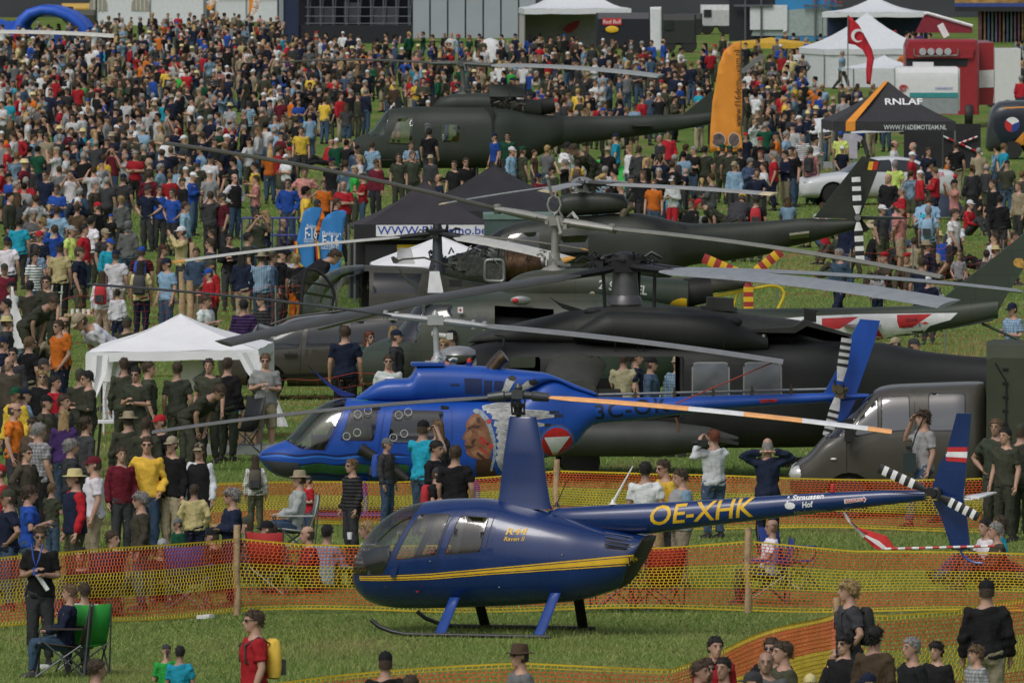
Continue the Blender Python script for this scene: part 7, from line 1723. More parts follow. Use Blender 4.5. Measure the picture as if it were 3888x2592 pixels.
mb = MB(); mb.box((xb + 2, 0, .5), (4.4, .8, .2)); mb.build('chassis', BLACKM, root)
# teal box lorry behind the black tents
fr = Frame(gp('D', 1240, 700), 0); TL = mat('teal_box', (.05, .085, .075), .6, 0, .12, 1.5)
qg = lambda x, y, y0=0: fr.loc('G', x, y, y0)
root = thing('box_lorry', 'grey-green box lorry parked between black tents and dark green helicopter', 'truck', fr.o, 0); a, b = qg(-120, 545), qg(668, 530)
mb = MB(); mb.box(((a[0] + b[0]) / 2, 0, (a[1] + .7) / 2 + .1), (b[0] - a[0], 2.2, a[1] - .7)); mb.build('box_body', TL, root); mb = MB(); mb.box(((a[0] + b[0]) / 2, 0, a[1] + .12), (b[0] - a[0] + .06, 2.26, .12)); mb.build('roof_edge', mat('pale_teal', (.12, .2, .17), .6), root)
w0, w1 = qg(440, 655, -1.1), qg(660, 868, -1.1); mb = MB(); mb.box(((w0[0] + w1[0]) / 2, -1.11, (w0[1] + w1[1]) / 2), (w1[0] - w0[0], .02, w0[1] - w1[1])); wn = mb.build('window', mat('car_glass', (.03,) * 3), root)
mb = MB(); mb.prism([qg(668, 580, -1.1), qg(735, 570, -1.1), qg(735, 900, -1.1), qg(668, 900, -1.1)], -1.14, -1.1); mb.build('dark_door_edge', BLACKP, root)
for x in (a[0] + .8, b[0] - .9):
 for s_ in (-1, 1): wheel(root, (x, s_ * .95, .42), .42, .28)
# red lorry with caravan, right background
fr = Frame(gp('D', 2160, 292), 0); r3 = lambda x, y, y0=0: fr.loc(3, x, y, y0); RL = mat('lorry_red', (.3, .02, .03), .3, var=.08, coat=.3)
root = thing('red_lorry', 'red lorry with roof lamps and raised red awning panel, behind the caravan', 'truck', fr.o, 0)
a, b = r3(1525, 270), r3(2030, 270); zt = a[1]
mb = MB(); rr = []
for y, ins in ((-1.3, .08), (-1.15, .0), (1.6, 0), (1.8, .05)):
 rr.append([(a[0] + ins, y, .5), (b[0] - ins, y, .5), (b[0] - ins, y, zt - .25), (b[0] - ins - .1, y, zt - ins), (a[0] + ins + .1, y, zt - ins), (a[0] + ins, y, zt - .25)])
mb.loft(rr); mb.build('cab', RL, root, ang=.4)
P = [r3(1535, 402, -1.3), r3(1960, 402, -1.3), r3(1950, 452, -1.3), r3(1540, 452, -1.3)]; mb = MB(); mb.prism(P, -1.34, -1.28); mb.build('windscreen', mat('car_glass', (.03,) * 3), root)
P = [r3(1530, 335, -1.3), r3(2005, 335, -1.3), r3(1990, 400, -1.3), r3(1535, 400, -1.3)]; mb = MB(); mb.prism(P, -1.42, -1.28); mb.build('sun_visor', RL, root, ang=.4)
for cx in (1650, 1706, 1764, 1822): q = r3(cx, 356, -1.4); mb = MB(); mb.lathe([(0, -.06), (.13, -.06), (.15, 0), (.13, .06), (0, .06)], (q[0], -1.5, q[1]), 'y'); mb.build('roof_lamp', mat('lamp_glass', (.5,) * 3), root)
mb = MB(); P = [r3(*q, -1.5) for q in ((1590, 335), (1592, 375), (1605, 386), (1880, 382), (1892, 372), (1890, 335))]; mb.tube([(x, -1.5, z) for x, z in P], .03, 6); mb.build('lamp_bar', STEEL, root)
mb = MB(); mb.prism([r3(*q) for q in ((2035, 295), (2138, 295), (2140, 640), (2130, 720), (2035, 720))], .2, 8); mb.build('trailer', RL, root, ang=.4); mb = MB(); mb.prism([r3(*q) for q in ((2030, 485), (2137, 480), (2137, 600), (2032, 602))], .17, .195); mb.build('white_band', WHITEP, root)
mb = MB(); mb.prism([r3(*q) for q in ((1680, 105), (1700, 100), (2005, 190), (2008, 235), (1615, 232))], 3, 3.2); mb.build('raised_panel', mat('panel_red', (.22, .015, .03), .5), root, ang=.4); mb = MB(); P = [r3(*q) for q in ((1675, 104), (1700, 98), (2008, 186))]; mb.tube([(x, 2.97, z) for x, z in P], .07, 6); mb.build('panel_trim', WHITEP, root)
mb = MB(); q = r3(1790, 210); mb.box((q[0], -.2, q[1]), (.25, .2, .55), ry=-.5); mb.build('air_horn', WHITEP, root)
for x in (a[0] + .4, b[0] - .4): wheel(root, (x, -1.0, .5), .5, .3, ax='x')
fr = Frame(gp('D', 2130, 330), 0); root = thing('caravan', 'white caravan with teal stripe parked in front of the red lorry', 'caravan', fr.o, 0); r3 = lambda x, y, y0=-1: fr.loc(3, x, y, y0)
CW = mat('caravan_white', (.62, .63, .63), .4, var=.04); a, b = r3(1465, 480), r3(1905, 480); zt = r3(1600, 462)[1]; zb_ = r3(1600, 760)[1]
mb = MB(); rr = []
for x, ins in ((a[0], .12), (a[0] + .08, 0), (b[0] - .08, 0), (b[0], .12)): rr.append([(x, -1.1 + ins, max(.4, zb_)), (x, -1.12 + ins, zt - .45), (x, -1.05 + ins, zt - .2), (x, -.85, zt - ins * .5), (x, 1.5, zt - ins * .5), (x, 1.5, max(.4, zb_))])
mb.loft(rr); mb.build('shell', CW, root, ang=.5)
for y0, y1, m_, n_ in ((635, 668, mat('teal_stripe', (.03, .25, .26), .5), 'stripe'), (672, 780, mat('caravan_grey', (.25, .28, .29), .5), 'lower_panel')):
 mb = MB(); mb.prism([r3(1560, y0), r3(1890, y0), r3(1890, y1), r3(1560, y1)], -1.16, -1.13); mb.build(n_, m_, root)
flat_text('lettering', 'CARAVANS INT.', (r3(1735, 615)[0], -1.14, r3(1735, 615)[1]), (r3(1858, 615)[0] - r3(1735, 615)[0], 0, 0), (0, 0, 1), .1, BLUET, root)
mb = MB(); q = r3(1515, 605); mb.tube([(q[0] + .17 * math.cos(t) * (1 - t / 14), -1.15, q[1] + .13 * math.sin(t) * (1 - t / 14)) for t in [k * .5 for k in range(22)]], .022, 5); mb.build('red_swirl', REDP, root)
mb = MB(); q = r3(1658, 448); mb.box((q[0], 0, q[1]), (.75, .6, .2)); mb.build('roof_vent', CW, root)
for s_ in (-1, 1): wheel(root, ((a[0] + b[0]) / 2, s_ * .9, .33), .33, .2)
mb = MB(); mb.box(((a[0] + b[0]) / 2, 0, .45), (2, 1.9, .2)); mb.build('chassis', BLACKM, root)
far = Frame(gp('D', 2290, 268), 0); root = thing('white_trailer', 'plain white box trailer at the far right beside the red lorry', 'trailer', far.o); a, b = far.loc(3, 2145, 335), far.loc(3, 2320, 620); mb = MB(); mb.box(((a[0] + b[0]) / 2, 1.2, (a[1] + .4) / 2), (b[0] - a[0], 2.4, a[1] - .4)); mb.build('box_body', CW, root); wheel(root, ((a[0] + b[0]) / 2, .1, .35), .35, .2); mb = MB(); mb.box(((a[0] + b[0]) / 2, 1.2, .45), (1.5, 2, .15)); mb.build('chassis', BLACKM, root)
# dark grey van with roundel
fr = Frame(gp('D', 2300, 365), 0); r3 = lambda x, y, y0=-1: fr.loc(3, x, y, y0); GV = mat('van_graphite', (.035, .04, .046), .35, coat=.3)
T = [r3(2088, 1010), r3(2095, 930), r3(2110, 800), r3(2135, 735), r3(2190, 698), r3(2343, 690)]; xa = T[0][0]; T += [(xa + 4.8, T[-1][1]), (xa + 5.2, T[-1][1] - .6), (xa + 5.3, .8)]
rt, fl = car('promotion_van', 'graphite van with red, white and blue roundel at right edge of the crowd', 'van', fr, T, [(xa, .4), (xa + .1, .25), (xa + 5.3, .3)], 1.0, [], (xa + .9, xa + 4.2), GV, wind=None)
P = [r3(2120, 850, -1), r3(2170, 715, -1), r3(2343, 715, -1), r3(2343, 930, -1), r3(2190, 990, -1)]
decal('dark_panel', [P], fl, mat('van_blue_black', (.012, .018, .03), .3), rt, .005, .1)
q = r3(2262, 853)
for k, m_ in enumerate((WHITEP, REDP, mat('roundel_blue', (.02, .05, .25), .5))): decal('roundel', [[(q[0], q[1])] + [(q[0] + .26 * math.cos(t), q[1] + .26 * math.sin(t)) for t in [k * 2.0944 + .4 + j * 2.0944 / 8 for j in range(9)]]], fl, m_, rt, .012, .08)
decal('orange_swoosh', [[r3(*p) for p in ((2230, 1005), (2290, 960), (2343, 900), (2343, 990), (2300, 1010))]], fl, ORF, rt, .012, .1); decal('orange_line', [[r3(*p) for p in ((2205, 737), (2343, 730), (2343, 738), (2205, 745))]], fl, ORF, rt, .012, .1)
# dark lorries and army vehicles in the top row
def blocky(label, c, x0, x1, yb, yt, m, extra=None, cab=None):
 fr = Frame(gp(c, (x0 + x1) / 2, yb), 0); root = thing('parked_truck', label, 'truck', fr.o); a, b = fr.loc(c, x0, yt), fr.loc(c, x1, yt); W_ = b[0] - a[0]; zt = a[1]
 mb = MB(); rr = []
 for x, ins in ((a[0], .1), (a[0] + .1, 0), (b[0] - .1, 0), (b[0], .1)): rr.append([(x, -1.1 + ins, .5), (x, -1.15 + ins, zt - .3), (x, -1.0 + ins, zt), (x, 1.0, zt), (x, 1.15, .5)])
 mb.loft(rr); mb.build('body', m, root, ang=.4)
 for x in (a[0] + W_ * .2, b[0] - W_ * .2):
  for s_ in (-1, 1): wheel(root, (x, s_ * .95, .42), .42, .25)
 mb = MB(); mb.box(((a[0] + b[0]) / 2, 0, .48), (W_ * .9, 1.6, .15)); mb.build('chassis', BLACKM, root)
 mb = MB(); mb.box((a[0] + W_ * .22, -1.17, zt * .72), (W_ * .25, .03, zt * .25)); mb.build('window', mat('car_glass', (.03,) * 3), root)
 return root, fr
DKN = mat('lorry_navy', (.014, .016, .026), .4)
rt, f_ = blocky('dark navy event lorry with a red logo panel beside the white pavilion', 2, 1735, 2110, 385, 90, DKN); q = f_.loc(2, 1845, 150, -1.2); mb = MB(); mb.box((q[0], -1.2, q[1]), (1.0, .02, .35)); pl = mb.build('logo_panel', REDP, rt); mb = MB(); mb.ball((q[0], -1.2, q[1] - .4), (.35, .02, .18)); mb.build('logo_emblem', YELLOWP, rt)
flat_text('lettering', 'Red Bull', (q[0] - .45, -1.22, q[1] - .1), (.9, 0, 0), (0, 0, 1), .2, WHITEP, pl)
blocky('dark army truck with cab windows to the right of the tall white banner', 2, 2180, 2420, 360, 100, mat('army_dark', (.02, .024, .022), .6))
blocky('olive army truck with yellow roof rack beside the blue arch', 1, 475, 660, 215, 70, mat('army_olive', (.05, .052, .04), .6))
blocky('white site container with open door in the top row', 3, 130, 340, 235, 35, mat('container_white', (.5, .52, .52), .6))
blocky('dark grey jeep parked next to the white site container', 3, -60, 140, 240, 95, mat('army_dark', (.02,) * 3))
rt, f_ = blocky('yellow roofed loader vehicle behind the olive army truck', 1, 425, 655, 160, 25, mat('loader_yellow', (.5, .3, .04), .5))
# black backdrop with the blue picture
fr = Frame(gp('D', 1780, 95), 0); root = thing('picture_wall', 'blue picture backdrop with dark scaffold frame in the top row', 'backdrop', fr.o); r3 = lambda x, y, y0=0: fr.loc(3, x, y, y0)
for (x0, x1, m_, n_, y) in ((325, 650, mat('backdrop_black', (.012, .015, .022), .7), 'dark_panel', .1), (640, 1060, mat('backdrop_blue', (.03, .22, .48), .6, var=.35, scale=.35), 'blue_picture', .0)): a, b = r3(x0, 0), r3(x1, 240); mb = MB(); mb.box(((a[0] + b[0]) / 2, y, 2.2), (b[0] - a[0], .1, 4.4)); mb.build(n_, m_, root)
a = r3(595, 120); mb = MB(); mb.box((a[0], -.2, a[1]), (2.1, .05, 1.4)); mb.build('white_screen', FARW, root)
for x in (435, 545, 915, 1020): a = r3(x, 100); mb = MB(); mb.tube([(a[0], -.3, 0), (a[0], -.3, 3.6)], .06, 6); mb.build('frame_post', mat('dull_truss', (.12,) * 3), root)
for x in (490, 967): a = r3(x, 40); mb = MB(); mb.box((a[0], -.3, a[1]), (2.2, .15, .12)); mb.build('frame_beam', MATS['dull_truss'], root)
a = r3(780, 200); mb = MB(); mb.prism([(a[0] - 2.5, .3), (a[0] + 3.5, .3), (a[0] + 3.2, 1.4), (a[0] + 1.5, 1.9), (a[0] - 1.2, 1.7), (a[0] - 2.3, 1.0)], -.08, -.055); mb.build('picture_aircraft', mat('picture_pale', (.3, .36, .36), .6), root)
flat_text('lettering', 'FTC', (r3(905, 20)[0], -.07, r3(905, 20)[1]), (1.6, 0, 0), (0, 0, 1), .35, REDP, root)
# ---- right background pavilions
pagoda('white pavilion with banner under its raised roof, behind the red flag', 'D', 1990, 200, 2.6, 1.75, 3.4, FARW, .25, 12, .25, (0, 1, 2, 3), FARW)
rt = pagoda('taller white canopy behind the pavilion with the red flag', 'D', 2010, 140, 2.6, 2.5, 3.3, FARW, .2, -4, .25, (2,), mat('banner_navy', (.02, .035, .1), .7))
pagoda('low white parasol-like canopy below the red crescent flag', 'D', 2030, 228, 1.6, 1.35, 1.9, FARW, .1, 8, .15)
rt = pagoda('yellow fabric awning strip beside the orange sail flag', 'D', 1770, 170, 1.9, 1.5, 1.75, mat('awning_yellow', (.6, .36, .03), .7), .02, 0, .25)
rt = pagoda('dark grey canopy tent with orange stripe and white lettering', 'D', 2040, 395, 2.05, 1.72, 3.0, mat('rnlaf_charcoal', (.03, .03, .034), .8), .12, 4, .32)
flat_text('lettering', 'RNLAF', (-.2, -1.02, 2.26), (1.25, 0, 0), (0, .45, .62), .26, WHITEP, rt, .02); flat_text('lettering', 'WWW.F16DEMOTEAM.NL', (-.35, -2.075, 1.45), (2.1, 0, 0), (0, 0, 1), .16, FARW, rt, .01)
mb = MB(); mb.add([(-1.62, -2.07, 1.71), (-1.3, -2.07, 1.73), (.0, -.02, 3.03), (-.14, -.06, 3.02)], [(0, 1, 2, 3)]); mb.add([(-1.62, -2.08, 1.71), (-1.3, -2.08, 1.73), (-1.3, -2.09, 1.42), (-1.62, -2.09, 1.4)], [(0, 1, 2, 3)]); mb.build('orange_stripe', ORF, rt, False)
# souvenir stall
fr = Frame(gp('D', 2030, 385), 3); root = thing('souvenir_stall', 'market stall with white and pink awning and T-shirt hung out, under the dark canopy', 'stall', fr.o, fr.yaw); r3 = lambda x, y, y0=-1: fr.loc(3, x, y, y0)
for x0, y0, x1, y1, m_ in ((930, 870, 1160, 850, FARW), (1145, 838, 1540, 832, mat('awning_pink', (.55, .25, .22), .7)), (1160, 875, 1540, 860, FARW), (1545, 840, 1755, 850, FARW)):
 a, b = r3(x0, y0), r3(x1, y1); mb = MB(); mb.add([(a[0], -1, a[1]), (b[0], -1, b[1]), (b[0], -1.05, b[1] - .19), (a[0], -1.05, a[1] - .19), (a[0], .6, a[1] + .25), (b[0], .6, b[1] + .25)], [(0, 1, 2, 3), (0, 4, 5, 1)]); mb.build('awning_strip', m_, root, False)
for x in (1180, 1540, 1690, 940): a = r3(x, 860); mb = MB(); mb.tube([(a[0], -.95, 0), (a[0], -.95, a[1])], .03, 6); mb.build('pole', WHITEP, root)
a = r3(1150, 1000); mb = MB(); z = a[1]; mb.prism([(a[0] - .2, z + .42), (a[0] + .2, z + .42), (a[0] + .42, z + .3), (a[0] + .36, z + .12), (a[0] + .24, z + .18), (a[0] + .26, z - .42), (a[0] - .26, z - .42), (a[0] - .24, z + .18), (a[0] - .36, z + .12), (a[0] - .42, z + .3)], -1.12, -1.08); mb.build('hung_shirt', mat('shirt_lilac', (.45, .43, .5), .8), root)
a, b = r3(985, 1110), r3(1160, 1110); mb = MB(); mb.box(((a[0] + b[0]) / 2 + .6, -.6, a[1] * .5), (2.2, .9, a[1])); mb.build('counter', mat('cloth_grey', (.28, .3, .31), .8), root)
a = r3(1900, 1000); mb = MB(); mb.box((a[0] - .6, -1.3, .75), (2.6, .05, 1.5)); o = mb.build('dark_screen', BLK, root)
for p0, p1 in (((1785, 930), (2060, 1055)), ((1890, 985), (2025, 935))):
 a, b = r3(*p0, -1.4), r3(*p1, -1.4)
 for k in range(7): mb = MB(); t0, t1 = k / 7, (k + 1) / 7; mb.tube([(a[0] + (b[0] - a[0]) * t, -1.4, a[1] + (b[1] - a[1]) * t) for t in (t0, t1)], .03, 5); mb.build('barrier_tape', REDP if k % 2 else WHITEP, root)
# fairground ride, far right
fr = Frame(gp('D', 2280, 100), 0); root = thing('fairground_ride', 'colourful fairground ride with blue and gold canopy edge at top right', 'ride', fr.o); r3 = lambda x, y, y0=0: fr.loc(3, x, y, y0)
for y0, y1, m_ in ((-20, 22, mat('ride_gold', (.35, .2, .06), .6, var=.6, scale=2)), (22, 48, mat('ride_blue', (.03, .06, .25), .6)), (48, 80, BLK)): a, b = r3(1870, y1), r3(2500, y0); mb = MB(); mb.box(((a[0] + b[0]) / 2, 0, (a[1] + b[1]) / 2), (b[0] - a[0], .3, b[1] - a[1])); mb.build('canopy_edge', m_, root)
for k in range(14): a = r3(2050 + k * 26, 150); q = random.Random(k); mb = MB(); mb.box((a[0], .5, 1.0), (.32, .1, 1.9)); mb.build('painted_panel', mat('ride_panel%d' % (k % 5), [(.12, .05, .06), (.16, .1, .04), (.04, .07, .14), (.05, .09, .07), (.09, .06, .1)][k % 5], .6, var=.5, scale=3), root)
# blue inflatable arch, top left
def arch():
 fr = Frame(gp('D', 90, 130), 0); root = thing('inflatable_arch', 'bright blue inflatable arch tent in the far left crowd', 'tent', fr.o); r1 = lambda x, y: fr.loc(1, x, y); IB = mat('inflatable_blue', (.02, .1, .55), .5, var=.1, scale=1)
 for yy, dx in ((-.6, 0), (1.6, .3)):
  P = [r1(*q) for q in ((115, 215), (150, 140), (200, 95), (280, 70), (370, 75), (470, 110), (540, 160), (590, 225))]; P = [(P[0][0] - .2, 0)] + P + [(P[-1][0] + .2, 0)]
  mb = MB(); mb.tube([(a + dx, yy, b) for a, b in P], .26, 10); mb.build('air_beam', IB, root)
 P = [r1(*q) for q in ((115, 200), (150, 130), (200, 85), (280, 60), (370, 65), (470, 100), (540, 150), (590, 215))]; mb = MB(); mb.loft([[(a, -.6, b + .2), (a + .3, 1.6, b + .2)] for a, b in P], False, False); mb.build('roof_skin', IB, root)
 mb = MB(); P = [r1(*q) for q in ((-60, 140), (0, 130), (60, 150), (120, 140), (110, 215), (60, 220), (-60, 220))]; mb.prism(P, -.4, .2); mb.build('side_wing', IB, root)
 mb = MB(); a, b = r1(170, 210), r1(500, 300); mb.prism([r1(*q) for q in ((170, 205), (430, 225), (500, 190), (550, 230), (540, 320), (360, 320), (200, 245))], .3, .5); mb.build('lower_banner', IB, root)
arch()
# helicopter standing just outside the left edge: only its pale blade reaches into view
f3 = Frame(gp('D', -185, 312), -90)
H3, *_r = make_huey(f3, 'utility helicopter beyond the left edge whose pale rotor blade reaches into view', 'far')
tA = f3.reach((0, 0, 3.6), 'D', 262, 83, 7.3, -1); Hh = (0, 0, tA.z + .12)
d_ = Vector(Hh) - tA; d_.z = 0
huey_rotor(f3, H3, Hh, (tA, Vector(Hh) + d_ + Vector((0, 0, .1))), MATS['hub_dull'], 7.3, (.25, .2), (mat('blade_cream', (.55, .55, .5), .5), MATS['blade_cream']))
